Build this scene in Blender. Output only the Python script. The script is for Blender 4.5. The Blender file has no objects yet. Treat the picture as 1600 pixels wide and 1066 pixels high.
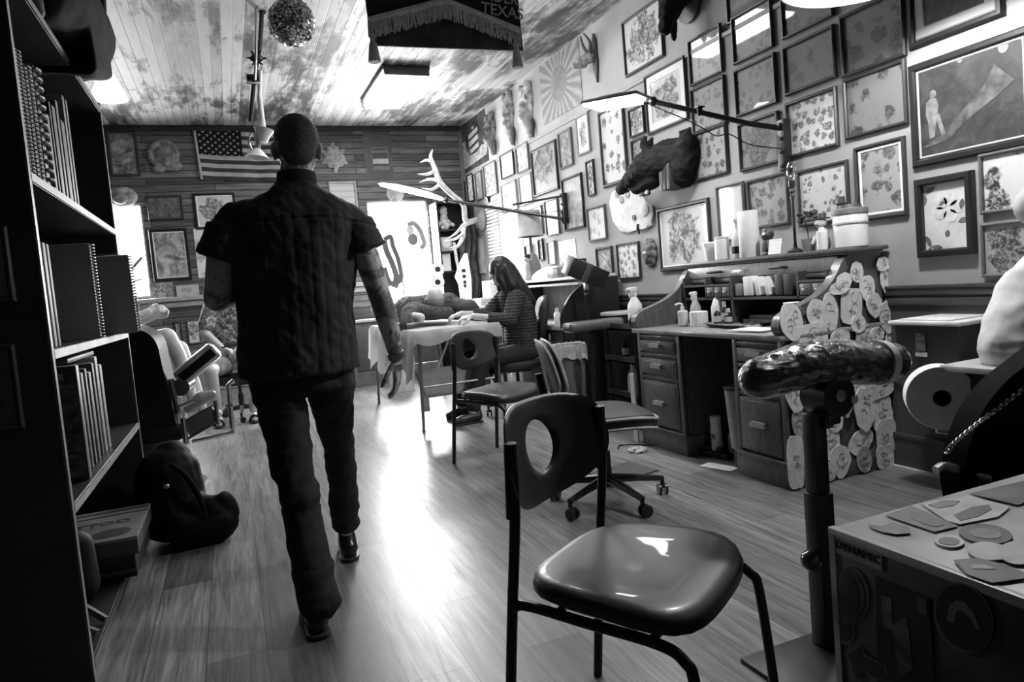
import bpy, bmesh, math, random
from mathutils import Vector, Matrix, noise
PI = math.pi
V = Vector
COL = bpy.context.scene.collection
TW = {}          # thing name -> its world matrix

# ---------------------------------------------------------------- camera
CAM = V((0, 0, 1.13)); FPX = 1089.5; CYP = 514.0
def cam_axes():
    y, p, r = [math.radians(a) for a in (21.864, 3.752, -4.967)]
    f = V((math.sin(y)*math.cos(p), math.cos(y)*math.cos(p), -math.sin(p)))
    rt = V((math.cos(y), -math.sin(y), 0)); up = rt.cross(f)
    return rt*math.cos(r)+up*math.sin(r), up*math.cos(r)-rt*math.sin(r), f
CR, CU, CF = cam_axes()
def at(x, y, X=None, Y=None, Z=None):
    """where the sight line through a photograph point meets a real plane of the room"""
    d = CR*((x-800)/FPX) + CU*(-(y-CYP)/FPX) + CF
    i, v = (0, X) if X is not None else (1, Y) if Y is not None else (2, Z)
    return CAM + d*((v-CAM[i])/d[i])
cd = bpy.data.cameras.new('camera'); cam = bpy.data.objects.new('camera', cd); COL.objects.link(cam)
M3 = Matrix((CR, CU, -CF)).transposed()
cam.matrix_world = Matrix.Translation(CAM) @ M3.to_4x4()
cd.sensor_fit = 'HORIZONTAL'; cd.sensor_width = 36; cd.lens = FPX/1600*36
cd.shift_y = (CYP-533)/1600; cd.clip_start = .02
cd.dof.use_dof = False
bpy.context.scene.camera = cam

# ---------------------------------------------------------------- objects
def mx(loc=(0,0,0), rz=0, rx=0, ry=0):
    return Matrix.Translation(V(loc)) @ Matrix.Rotation(rz,4,'Z') @ Matrix.Rotation(ry,4,'Y') @ Matrix.Rotation(rx,4,'X')
def thing(name, label, cat, loc=(0,0,0), rz=0, group=None, m=None):
    o = bpy.data.objects.new(name, None); COL.objects.link(o)
    o.empty_display_size = .05
    m = m if m is not None else mx(loc, rz)
    o.matrix_world = m; TW[o.name] = m.copy()
    o['label'] = label; o['category'] = cat
    if group: o['group'] = group
    return o
def tag(o, label, cat, group=None, kind=None):
    o['label'] = label; o['category'] = cat
    if group: o['group'] = group
    if kind: o['kind'] = kind
    return o
def obj(name, bm, mat, parent=None, world=False, smooth=True, ang=40, label=None):
    """link a bmesh as one mesh object; world=True when it was built in room coordinates"""
    if parent is not None and world:
        P = TW[parent.name]
        bm.transform(P.inverted())
    me = bpy.data.meshes.new(name)
    bmesh.ops.recalc_face_normals(bm, faces=bm.faces[:])
    if smooth:
        ca = math.cos(math.radians(ang))
        for f in bm.faces: f.smooth = True
        for e in bm.edges:
            if len(e.link_faces) == 2 and e.link_faces[0].normal.dot(e.link_faces[1].normal) < ca: e.smooth = False
    bm.to_mesh(me); bm.free()
    o = bpy.data.objects.new(name, me); COL.objects.link(o)
    for m in (mat if isinstance(mat,(list,tuple)) else [mat]): me.materials.append(m)
    if parent is not None:
        o.parent = parent
        TW[o.name] = TW[parent.name]
    else: TW[o.name] = Matrix()
    if label: o['label'] = label
    return o
def struct(name, bm, mat, smooth=False):
    o = obj(name, bm, mat, None, smooth=smooth); o['kind'] = 'structure'; return o
def dup(root, m, label=None, group=None):
    r = root.copy(); COL.objects.link(r); r.matrix_world = m; TW[r.name] = m.copy()
    if label: r['label'] = label
    if group: r['group'] = group
    for ch in list(root.children):
        c = ch.copy(); COL.objects.link(c); c.parent = r; TW[c.name] = m.copy()
        for g in list(ch.children):
            d = g.copy(); COL.objects.link(d); d.parent = c; TW[d.name] = m.copy()
    return r

# ---------------------------------------------------------------- shapes
def B(): return bmesh.new()
def box(bm, c, s, m=None, bev=0, seg=2):
    r = bmesh.ops.create_cube(bm, size=1)
    vs = r['verts']
    bmesh.ops.scale(bm, vec=V(s), verts=vs)
    if bev:
        es = list({e for v in vs for e in v.link_edges})
        q = bmesh.ops.bevel(bm, geom=es, offset=min(bev, min(s)*.45), segments=seg, profile=.5, affect='EDGES')
        vs = list({v for f in q['faces'] for v in f.verts} | {v for v in vs if v.is_valid})
        fs=set()
        st=list(vs)
        seen=set(st)
        while st:
            v=st.pop()
            for e in v.link_edges:
                w=e.other_vert(v)
                if w not in seen: seen.add(w); st.append(w)
        vs=list(seen)
    M = Matrix.Translation(V(c)) @ (m if m is not None else Matrix())
    bmesh.ops.transform(bm, matrix=M, verts=vs)
    return vs
def bx(bm, x0,x1,y0,y1,z0,z1, bev=0):
    return box(bm, ((x0+x1)/2,(y0+y1)/2,(z0+z1)/2), (abs(x1-x0),abs(y1-y0),abs(z1-z0)), bev=bev)
def frame_of(d, up=None):
    d = V(d).normalized(); u = V(up) if up is not None else (V((0,0,1)) if abs(d.z) < .95 else V((1,0,0)))
    a = u.cross(d)
    if a.length < 1e-6: a = V((1,0,0)).cross(d)
    a.normalize(); b = d.cross(a).normalized()
    return a, b, d
def rings_to(bm, rings, closed=False, caps=True):
    vr = [[bm.verts.new(p) for p in r] for r in rings]; n = len(vr[0])
    pairs = list(zip(vr, vr[1:])) + ([(vr[-1], vr[0])] if closed else [])
    for a, b in pairs:
        for i in range(n):
            bm.faces.new((a[i], a[(i+1)%n], b[(i+1)%n], b[i]))
    if caps and not closed:
        bm.faces.new(vr[0][::-1]); bm.faces.new(vr[-1])
    return vr
def cyl(bm, p0, p1, r0, r1=None, n=16):
    r1 = r0 if r1 is None else r1
    p0, p1 = V(p0), V(p1); a, b, d = frame_of(p1-p0)
    rings_to(bm, [[p+(a*math.cos(2*PI*i/n)+b*math.sin(2*PI*i/n))*r for i in range(n)] for p, r in ((p0,r0),(p1,r1))])
def ell(bm, c, r, m=None, n=16, k=10):
    q = bmesh.ops.create_uvsphere(bm, u_segments=n, v_segments=k, radius=1)
    r = (r,r,r) if not hasattr(r,'__len__') else r
    bmesh.ops.transform(bm, matrix=Matrix.Translation(V(c)) @ (m if m is not None else Matrix()) @ Matrix.Diagonal((r[0],r[1],r[2],1)), verts=q['verts'])
def smooth_path(pts, k=6):
    pts = [V(p) for p in pts]
    if len(pts) < 3: return pts
    out = []
    P = [pts[0]*2-pts[1]] + pts + [pts[-1]*2-pts[-2]]
    for i in range(1, len(P)-2):
        a,b,c,d = P[i-1:i+3]
        for j in range(k):
            t = j/k
            out.append(.5*((2*b)+(c-a)*t+(2*a-5*b+4*c-d)*t*t+(3*b-a-3*c+d)*t**3))
    out.append(pts[-1]); return out
def tube(bm, pts, r, n=8, closed=False, sm=0):
    if sm:
        if hasattr(r,'__len__'):
            q = smooth_path([V((a,0,0)) for a in r], sm); r = [v.x for v in q]
        pts = smooth_path(pts, sm)
    pts = [V(p) for p in pts]; N = len(pts); rings = []
    a = None
    for i, p in enumerate(pts):
        t = (pts[(i+1)%N]-pts[i-1]) if closed else (pts[min(i+1,N-1)]-pts[max(i-1,0)])
        if t.length < 1e-9: t = V((0,0,1))
        t.normalize()
        if a is None: a, b, _ = frame_of(t)
        else:
            a = a - t*a.dot(t)
            if a.length < 1e-6: a = frame_of(t)[0]
            a.normalize(); b = t.cross(a)
        rr = r[i] if hasattr(r,'__len__') else r
        rings.append([p+(a*math.cos(2*PI*k/n)+b*math.sin(2*PI*k/n))*rr for k in range(n)])
    rings_to(bm, rings, closed=closed)
def lathe(bm, prof, c=(0,0,0), n=20, axis=None, hollow=False):
    """prof: (radius, height) pairs, turned round z (or axis) through c"""
    a, b, d = frame_of(axis if axis is not None else (0,0,1))
    c = V(c)
    rings = [[c+d*h+(a*math.cos(2*PI*i/n)+b*math.sin(2*PI*i/n))*max(r,1e-4) for i in range(n)] for r, h in prof]
    rings_to(bm, rings, closed=hollow)
def prism(bm, poly, th, m=None, bev=0):
    """2-D outline in xy pulled th along z, then placed by m"""
    M = m if m is not None else Matrix()
    lo = [bm.verts.new(M @ V((x,y,0))) for x,y in poly]; hi = [bm.verts.new(M @ V((x,y,th))) for x,y in poly]
    n = len(poly)
    bm.faces.new(lo[::-1]); top = bm.faces.new(hi)
    for i in range(n): bm.faces.new((lo[i], lo[(i+1)%n], hi[(i+1)%n], hi[i]))
    if bev: bmesh.ops.bevel(bm, geom=[e for e in top.edges], offset=bev, segments=2, profile=.5, affect='EDGES')
def loft(bm, rings, n=24):
    """rings: (centre, half x, half y[, rotation matrix]) closed ellipses"""
    R = []
    for q in rings:
        c, rx, ry = V(q[0]), q[1], q[2]; m = q[3] if len(q) > 3 else Matrix.Identity(3)
        R.append([c + m @ V((rx*math.cos(2*PI*i/n), ry*math.sin(2*PI*i/n), 0)) for i in range(n)])
    rings_to(bm, R)
def caps(bm, pts, rs, n=14):
    """chain of tapered capsules"""
    pts = [V(p) for p in pts]
    for i, p in enumerate(pts):
        ell(bm, p, rs[i], n=n, k=8)
        if i: cyl(bm, pts[i-1], p, rs[i-1], rs[i], n)
def pmat(o, u, v):
    """matrix taking local xy to the plane through o spanned by u, v"""
    u = V(u).normalized(); v = V(v); v = (v-u*v.dot(u)).normalized(); w = u.cross(v)
    M = Matrix((u,v,w)).transposed().to_4x4(); M.translation = V(o); return M
def remesh(bm, vox, it=3, disp=None):
    """fuse overlapping closed shapes into one continuous surface"""
    me = bpy.data.meshes.new('fuse'); bm.to_mesh(me); bm.free()
    o = bpy.data.objects.new('fuse', me); COL.objects.link(o)
    r = o.modifiers.new('r','REMESH'); r.mode = 'VOXEL'; r.voxel_size = vox; r.use_smooth_shade = True
    if it:
        s = o.modifiers.new('s','SMOOTH'); s.factor = .5; s.iterations = it
    dg = bpy.context.evaluated_depsgraph_get(); dg.update()
    m2 = bpy.data.meshes.new_from_object(o.evaluated_get(dg))
    nb = bmesh.new(); nb.from_mesh(m2)
    bpy.data.objects.remove(o); bpy.data.meshes.remove(me); bpy.data.meshes.remove(m2)
    if disp:
        nb.normal_update()
        for v in nb.verts: v.co += v.normal*disp(v.co)
    return nb
def text(bm, s, size, m, th=.002):
    cu = bpy.data.curves.new('t','FONT'); cu.body = s; cu.size = size; cu.extrude = th/2
    cu.align_x = 'CENTER'; cu.align_y = 'CENTER'; cu.resolution_u = 3
    o = bpy.data.objects.new('t', cu); COL.objects.link(o)
    dg = bpy.context.evaluated_depsgraph_get(); dg.update()
    me = bpy.data.meshes.new_from_object(o.evaluated_get(dg)); me.transform(m); bm.from_mesh(me)
    bpy.data.objects.remove(o); bpy.data.curves.remove(cu); bpy.data.meshes.remove(me)
def nz(p, s=1.0, off=0): return noise.noise(V(p)*s + V((off,off*1.7,off*.3)))

# ---------------------------------------------------------------- materials (all grey: the photograph is black and white)
class N:
    def __init__(s, name):
        s.m = bpy.data.materials.new(name); s.m.use_nodes = True; s.t = s.m.node_tree; s.t.nodes.clear()
        s.o = s.n('ShaderNodeOutputMaterial')
    def n(s, ty, **k):
        q = s.t.nodes.new(ty)
        for a, v in k.items():
            if a.startswith('i_'):
                key = a[2:]; key = int(key) if key.isdigit() else key.replace('_',' ')
                q.inputs[key].default_value = v
            else: setattr(q, a, v)
        return q
    def l(s, a, b): s.t.links.new(a, b)
    def coord(s, kind='Object', scale=(1,1,1), loc=(0,0,0)):
        tc = s.n('ShaderNodeTexCoord'); mp = s.n('ShaderNodeMapping')
        mp.inputs['Scale'].default_value = scale; mp.inputs['Location'].default_value = loc
        s.l(tc.outputs[kind], mp.inputs[0]); return mp.outputs[0]
    def noise(s, vec, scale, detail=4, rough=.55, dist=0):
        q = s.n('ShaderNodeTexNoise'); q.inputs['Scale'].default_value = scale; q.inputs['Detail'].default_value = detail
        q.inputs['Roughness'].default_value = rough; q.inputs['Distortion'].default_value = dist
        s.l(vec, q.inputs['Vector']); return q.outputs['Fac']
    def ramp(s, fac, stops, mode='LINEAR'):
        q = s.n('ShaderNodeValToRGB'); e = q.color_ramp; e.interpolation = mode
        while len(e.elements) < len(stops): e.elements.new(.5)
        for i, (p, c) in enumerate(stops):
            e.elements[i].position = p; e.elements[i].color = (c,c,c,1)
        s.l(fac, q.inputs[0]); return q.outputs[0]
    def math(s, op, a, b=None):
        q = s.n('ShaderNodeMath', operation=op)
        for i, v in enumerate((a, b)):
            if v is None: continue
            if isinstance(v, (int,float)): q.inputs[i].default_value = v
            else: s.l(v, q.inputs[i])
        return q.outputs[0]
    def mix(s, f, a, b, bl='MIX'):
        q = s.n('ShaderNodeMix', data_type='RGBA', blend_type=bl)
        for i, v in ((0,f),(6,a),(7,b)):
            if isinstance(v,(int,float)): q.inputs[i].default_value = v if i == 0 else (v,v,v,1)
            else: s.l(v, q.inputs[i])
        return q.outputs[2]
    def bsdf(s, col, rough=.5, metal=0, bump=None, bs=.3, coat=0, trans=0, spec=.5, emit=0, bd=.01, cr=.03):
        p = s.n('ShaderNodeBsdfPrincipled')
        for k, v in (('Base Color',col),('Roughness',rough)):
            if isinstance(v,(int,float)): p.inputs[k].default_value = (v,v,v,1) if k == 'Base Color' else v
            else: s.l(v, p.inputs[k])
        p.inputs['Metallic'].default_value = metal; p.inputs['Coat Weight'].default_value = coat
        p.inputs['Coat Roughness'].default_value = cr
        p.inputs['Transmission Weight'].default_value = trans; p.inputs['Specular IOR Level'].default_value = spec
        if emit: p.inputs['Emission Color'].default_value = (1,1,1,1); p.inputs['Emission Strength'].default_value = emit
        if bump is not None:
            q = s.n('ShaderNodeBump'); q.inputs['Strength'].default_value = bs; q.inputs['Distance'].default_value = bd
            s.l(bump, q.inputs['Height']); s.l(q.outputs[0], p.inputs['Normal'])
        s.l(p.outputs[0], s.o.inputs[0]); return s.m
MC = {}
def mat(v, rough=.5, metal=0, var=.18, sc=12, st=(1,1,1), bump=.15, coat=0, spec=.5, key=None):
    """grey paint, plastic, cloth or metal with a little mottling"""
    k = (v,rough,metal,var,sc,st,bump,coat,spec)
    if k in MC: return MC[k]
    q = N('grey_%03d' % len(MC)); c = q.coord('Object', st)
    f = q.noise(c, sc, 5)
    MC[k] = q.bsdf(q.ramp(f, [(.3, v*(1-var)), (.7, min(v*(1+var),.95))]), rough, metal, f if bump else None, bump, coat, spec=spec)
    return MC[k]
def wood(v, v2, sc=1, st=(1,1,14), rough=.4, coat=0, name='wood'):
    k = ('w',v,v2,sc,st,rough,coat)
    if k in MC: return MC[k]
    q = N('%s_%03d' % (name,len(MC))); c = q.coord('Object', st)
    f = q.noise(c, 6*sc, 6, .6, 1.2); g = q.noise(c, 40*sc, 3, .6)
    h = q.math('ADD', q.math('MULTIPLY', f, .7), q.math('MULTIPLY', g, .3))
    MC[k] = q.bsdf(q.ramp(h, [(.32, v), (.5, (v+v2)/2), (.68, v2)]), rough, 0, h, .15, coat)
    return MC[k]
def emis(s, name):
    q = N(name); e = q.n('ShaderNodeEmission'); e.inputs['Strength'].default_value = s; q.l(e.outputs[0], q.o.inputs[0]); return q.m
def art(kind, seed, bg=.6, fg=.03, asp=1.0, coat=.6, sc=1.0):
    """a printed or painted sheet behind glass"""
    q = N('print_%s_%s' % (kind, seed)); r = random.Random(seed*7.3+11)
    off = (r.uniform(0,50), r.uniform(0,50), r.uniform(0,50))
    g = q.coord('Generated', (1,1,.001)); c = q.coord('Generated', (asp,1,.001), off)
    if kind == 'flash':          # rows of small drawings on paper
        n = 4.2*sc
        v = q.n('ShaderNodeTexVoronoi'); v.inputs['Scale'].default_value = n; v.inputs['Randomness'].default_value = .7
        q.l(c, v.inputs['Vector'])
        d = q.math('ADD', v.outputs['Distance'], q.math('MULTIPLY', q.math('SUBTRACT', q.noise(c, n*2.2, 4), .5), .85))
        m = q.ramp(d, [(.34, 1), (.44, 0)])
        ink = q.ramp(q.noise(c, n*4, 4, .7, 1.5), [(.46, 1), (.62, .25)])
        col = q.mix(q.mix(m, 0, ink), q.ramp(q.noise(c, 3, 3), [(.3,bg*.9),(.7,bg)]), fg)
    elif kind == 'figure':       # one big drawing in the middle
        x = q.n('ShaderNodeSeparateXYZ'); q.l(g, x.inputs[0])
        dx = q.math('POWER', q.math('MULTIPLY', q.math('SUBTRACT', x.outputs[0], .48), 2.0), 2)
        dy = q.math('POWER', q.math('MULTIPLY', q.math('SUBTRACT', x.outputs[1], .5), 1.75), 2)
        d = q.math('ADD', q.math('ADD', dx, dy), q.math('MULTIPLY', q.math('SUBTRACT', q.noise(c, 2.6*sc, 5), .5), 2.6))
        m = q.ramp(d, [(.55, 1), (.75, 0)])
        ink = q.ramp(q.noise(c, 6*sc, 6, .65, 1.6), [(.42, 1), (.52, .6), (.62, .12)])
        col = q.mix(q.mix(m, 0, ink), bg, fg)
    elif kind == 'text':         # lines of writing too small to read
        x = q.n('ShaderNodeSeparateXYZ'); q.l(g, x.inputs[0])
        w = q.math('SINE', q.math('MULTIPLY', x.outputs[1], 95*sc))
        m = q.ramp(q.math('MULTIPLY', w, q.noise(c, 26*sc, 3)), [(.12, 0), (.3, 1)])
        col = q.mix(m, bg, fg)
    elif kind == 'rays':         # light rays round an oval
        x = q.n('ShaderNodeSeparateXYZ'); q.l(g, x.inputs[0])
        dx = q.math('MULTIPLY', q.math('SUBTRACT', x.outputs[0], .48), 1.35); dy = q.math('SUBTRACT', x.outputs[1], .52)
        a = q.math('ARCTAN2', dy, dx)
        rad = q.math('POWER', q.math('ADD', q.math('POWER', dx, 2), q.math('POWER', dy, 2)), .5)
        ray = q.ramp(q.math('ADD', q.math('MULTIPLY', q.math('SINE', q.math('MULTIPLY', a, 22)), .3), q.noise(c, 8, 4)), [(.35, fg), (.75, bg)])
        inn = q.ramp(q.noise(c, 7, 5, .6, 1), [(.3, bg*.35), (.7, bg*.8)])
        col = q.mix(q.ramp(rad, [(.27, 0), (.29, 1)]), inn, ray)
    else:                        # 'paint': broad tones
        f = q.noise(c, 2.6*sc, 6, .62, 1.4)
        e = q.noise(c, 11*sc, 4, .6, 1.0)
        h = q.math('ADD', q.math('MULTIPLY', f, .72), q.math('MULTIPLY', e, .28))
        col = q.ramp(h, [(.36, fg), (.5, (fg+bg)*.45), (.62, bg)])
    return q.bsdf(col, .55, 0, None, 0, coat)
BLACK = mat(.012, .35, bump=.05); BLACKM = mat(.010, .75, bump=.2, spec=.2); CHROME = mat(.75, .12, 1, bump=0, var=.05)
STEEL = mat(.45, .3, 1, bump=.03, var=.1); WHITE = mat(.8, .45, bump=.03, var=.04); DGREY = mat(.05, .5); MGREY = mat(.2, .5); LGREY = mat(.5, .5)
RUBBER = mat(.015, .7, spec=.2); PAPER = mat(.82, .7, var=.06, sc=25, bump=.25)
# ================================================================ the room
XR, YB, ZC, XL, YF = 3.16, 9.16, 3.31, -1.7, -1.5
def floor_mat():
    q = N('laminate_planks')
    tc = q.n('ShaderNodeTexCoord'); sp = q.n('ShaderNodeSeparateXYZ'); cb = q.n('ShaderNodeCombineXYZ')
    q.l(tc.outputs['Object'], sp.inputs[0]); q.l(sp.outputs[1], cb.inputs[0]); q.l(sp.outputs[0], cb.inputs[1])
    b = q.n('ShaderNodeTexBrick'); b.offset = .37; q.l(cb.outputs[0], b.inputs['Vector'])
    b.inputs['Scale'].default_value = 1; b.inputs['Brick Width'].default_value = 1.2; b.inputs['Row Height'].default_value = .185
    b.inputs['Mortar Size'].default_value = .0016; b.inputs['Mortar Smooth'].default_value = .2
    b.inputs['Color1'].default_value = (.14,.14,.14,1); b.inputs['Color2'].default_value = (.27,.27,.27,1); b.inputs['Mortar'].default_value = (.03,.03,.03,1)
    c = q.coord('Object', (9, .55, 1)); f = q.noise(c, 3.2, 6, .62, .8)
    c2 = q.coord('Object', (60, 2.2, 1)); g = q.noise(c2, 2.5, 4, .6)
    h = q.math('ADD', q.math('MULTIPLY', f, .65), q.math('MULTIPLY', g, .35))
    k = q.ramp(h, [(.34,.25),(.5,.8),(.66,1.5)])
    col = q.mix(1, b.outputs['Color'], k, 'MULTIPLY')
    ro = q.ramp(h, [(.3,.4),(.7,.26)])
    bp = q.math('SUBTRACT', q.math('MULTIPLY', h, .3), b.outputs['Fac'])
    return q.bsdf(col, ro, 0, bp, .12, spec=.5, bd=.004)
def ceil_mat():
    q = N('peeling_beadboard')
    tc = q.n('ShaderNodeTexCoord'); sp = q.n('ShaderNodeSeparateXYZ'); q.l(tc.outputs['Object'], sp.inputs[0])
    fx = q.math('FRACT', q.math('MULTIPLY', sp.outputs[0], 1/.085))
    groove = q.ramp(fx, [(.0,0),(.05,1),(.95,1),(1,0)])
    wn = q.n('ShaderNodeTexWhiteNoise'); wn.noise_dimensions = '1D'; q.l(q.math('FLOOR', q.math('MULTIPLY', sp.outputs[0], 1/.085)), wn.inputs['W'])
    c = q.coord('Object', (1, .5, 1)); big = q.noise(c, 1.35, 3, .5)
    c2 = q.coord('Object', (5, .9, 1)); fine = q.noise(c2, 2.2, 6, .65, .6)
    c3 = q.coord('Object', (1,1,1)); brk = q.noise(c3, 7, 5, .7)
    s = q.math('ADD', q.math('ADD', q.math('MULTIPLY', big, 1.0), q.math('MULTIPLY', fine, .55)), q.math('ADD', q.math('MULTIPLY', brk, .3), q.math('MULTIPLY', wn.outputs['Value'], .10)))
    patch = q.ramp(s, [(.88,0),(.92,.25),(1.0,.7),(1.09,1)])
    bare = q.ramp(fine, [(.3,.02),(.7,.10)])
    paint = q.ramp(q.math('ADD', q.math('MULTIPLY', wn.outputs['Value'], .35), q.math('MULTIPLY', fine, .6)), [(.2,.28),(.8,.66)])
    col = q.mix(1, q.mix(patch, bare, paint), q.ramp(groove, [(0,.25),(1,1)]), 'MULTIPLY')
    return q.bsdf(col, .6, 0, q.math('ADD', q.math('MULTIPLY', patch, .3), groove), .35, bd=.006)
def clap_mat():
    q = N('old_clapboards')
    tc = q.n('ShaderNodeTexCoord'); sp = q.n('ShaderNodeSeparateXYZ'); cb = q.n('ShaderNodeCombineXYZ')
    q.l(tc.outputs['Object'], sp.inputs[0]); q.l(sp.outputs[0], cb.inputs[0]); q.l(sp.outputs[2], cb.inputs[1])
    b = q.n('ShaderNodeTexBrick'); b.offset = .43; q.l(cb.outputs[0], b.inputs['Vector'])
    b.inputs['Scale'].default_value = 1; b.inputs['Brick Width'].default_value = 1.7; b.inputs['Row Height'].default_value = .082
    b.inputs['Mortar Size'].default_value = .005; b.inputs['Color1'].default_value = (.05,.05,.05,1); b.inputs['Color2'].default_value = (.16,.16,.16,1)
    b.inputs['Mortar'].default_value = (.012,.012,.012,1)
    c = q.coord('Object', (.8, 1, 14)); f = q.noise(c, 4, 6, .65, .5)
    col = q.mix(1, b.outputs['Color'], q.ramp(f, [(.3,.35),(.7,1.9)]), 'MULTIPLY')
    return q.bsdf(col, .6, 0, q.math('SUBTRACT', f, b.outputs['Fac']), .4, bd=.008)
FLOORM, CEILM, CLAPM = floor_mat(), ceil_mat(), clap_mat()
UPW = mat(.40, .75, var=.14, sc=3, bump=.12); MIDW = mat(.33, .65, var=.08, sc=4, bump=.06); LOWW = mat(.055, .5, var=.2, sc=5)
TRIMW = mat(.33, .5, var=.05); RAILM = mat(.05, .35, var=.15); LEDGE = mat(.38, .5)
b = B(); bx(b, XL-.2, XR+.2, YF-.2, YB+.2, -.1, 0); struct('floor', b, FLOORM)
b = B(); bx(b, XL-.2, XR+.2, YF-.2, YB+.2, ZC, ZC+.1); struct('ceiling', b, CEILM)
b = B(); bx(b, XR+.02, XR+.2, YF, YB, 0, ZC); struct('wall_right', b, UPW)
b = B(); bx(b, XR, XR+.03, YF, YB-.02, .93, 2.60); struct('trim_1', b, MIDW)
b = B(); bx(b, XR, XR+.03, YF, YB-.02, 0, .93); struct('trim_2', b, LOWW)
b = B(); bx(b, XR-.012, XR+.03, YF, YB-.02, 2.60, 2.63, bev=.004); struct('trim_3', b, TRIMW)
b = B(); bx(b, XR-.022, XR, YF, YB-.02, .895, .945, bev=.008); bx(b, XR-.03, XR, YF, YB-.02, .93, .947, bev=.005); bx(b, XR-.016, XR, YF, YB-.02, .845, .885, bev=.006); struct('trim_4', b, RAILM, True)
b = B(); bx(b, XR-.02, XR, YF, YB-.02, 0, .15); bx(b, XR-.028, XR, YF, YB-.02, .15, .185, bev=.01); struct('baseboard_right', b, RAILM, True)
b = B(); bx(b, XR-.045, XR-.02, YF, YB-.02, 0, .012); struct('trim_5', b, mat(.6,.5))
b = B(); bx(b, XL-.2, XL, YF, YB, 0, ZC); struct('wall_left', b, mat(.06,.8))
b = B(); bx(b, XL-.2, XR+.2, YF-.2, YF, 0, ZC); struct('wall_front', b, mat(.05,.8))
# back wall with its two window openings
W1 = (1.795, 2.605, .99, 2.345); W2 = (-1.45, -.81, 1.33, 2.415)
b = B()
for x0,x1,z0,z1 in ((XL-.2, W2[0], 0, ZC), (W2[0], W2[1], 0, W2[2]), (W2[0], W2[1], W2[3], ZC), (W2[1], W1[0], 0, ZC), (W1[0], W1[1], 0, W1[2]), (W1[0], W1[1], W1[3], ZC), (W1[1], XR+.2, 0, ZC)):
    bx(b, x0, x1, YB, YB+.12, z0, z1)
struct('wall_back', b, CLAPM)
b = B(); bx(b, XR-.04, XR+.02, YB-.03, YB, 0, ZC, bev=.005); struct('trim_6', b, mat(.16,.5))
b = B(); bx(b, XL, XR, YB-.05, YB, ZC-.06, ZC, bev=.01); struct('trim_7', b, mat(.012,.5))
# low ledge, dark band and baseboard along the back wall
b = B(); bx(b, XL, W1[0]-.05, YB-.10, YB, 1.255, 1.31, bev=.012); bx(b, XL, W1[0]-.05, YB-.06, YB, 1.185, 1.25, bev=.015); struct('trim_8', b, LEDGE, True)
b = B(); bx(b, XL, 2.4, YB-.035, YB, .18, .66); struct('trim_9', b, mat(.22,.6))
b = B(); bx(b, XL, 2.4, YB-.045, YB, 0, .17); bx(b, XL, 2.4, YB-.06, YB, .15, .19, bev=.012); struct('baseboard_back', b, mat(.25,.5), True)
def glass_mat():
    q = N('window_glass'); tr = q.n('ShaderNodeBsdfTransparent'); gl = q.n('ShaderNodeBsdfGlossy'); gl.inputs['Roughness'].default_value = .02
    mixn = q.n('ShaderNodeMixShader'); mixn.inputs[0].default_value = .06
    q.l(tr.outputs[0], mixn.inputs[1]); q.l(gl.outputs[0], mixn.inputs[2]); q.l(mixn.outputs[0], q.o.inputs[0]); return q.m
GLASS = glass_mat(); WFR = mat(.5, .5)
for i, w in enumerate((W1, W2)):
    b = B(); x0,x1,z0,z1 = w
    for a in ((x0,x0+.02,z0,z1),(x1-.02,x1,z0,z1),(x0,x1,z0,z0+.02),(x0,x1,z1-.02,z1)): bx(b, a[0],a[1],YB+.02,YB+.10,a[2],a[3])
    o = struct('window_%d' % (i+1), b, WFR)
    b = B(); bx(b, x0+.02, x1-.02, YB+.05, YB+.056, z0+.02, z1-.02); g = obj('pane', b, GLASS, o, smooth=False); 
# painted lettering strokes and a round emblem on the panes, seen from behind
SIGN = mat(.06, .5)
def stroke(pts, r, y=YB+.044):
    b = B(); prs = [at(px,py,Y=y) for px,py in pts]
    tube(b, prs, r, 8, sm=5); 
    for v in b.verts: v.co.y = y + (v.co.y-y)*.06
    return b
w1 = bpy.data.objects['window_1']; w2 = bpy.data.objects['window_2']
obj('painted_letter', stroke([(600,375),(604,392),(612,410),(619,430),(618,440)], .038), SIGN, w1)
obj('painted_letter', stroke([(600,375),(610,370),(614,385),(622,405),(627,432),(622,441),(606,444)], .030), SIGN, w1)
obj('painted_letter', stroke([(601,418),(604,430),(610,442),(622,448)], .030), SIGN, w1)
obj('painted_letter', stroke([(626,432),(631,448),(630,462)], .010), mat(.2,.5), w1)
obj('painted_letter', stroke([(618,377),(624,390),(626,402)], .006), mat(.35,.5), w1)
obj('painted_emblem', stroke([(637,352),(646,349),(655,358),(661,372),(663,382),(657,388)], .032), mat(.18,.5), w1)
b = B(); p = at(645,374,Y=YB+.044); ell(b, p, (.07,.004,.08)); obj('painted_emblem', b, mat(.12,.5), w1)
b = B(); p = at(641,360,Y=YB+.044); ell(b, p, (.05,.004,.07)); obj('painted_emblem', b, mat(.4,.5), w1)
obj('painted_letter', stroke([(206,421),(214,411),(222,402)], .016), mat(.15,.5), w2)
obj('painted_letter', stroke([(208,440),(222,436)], .008), mat(.3,.5), w2)
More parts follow.
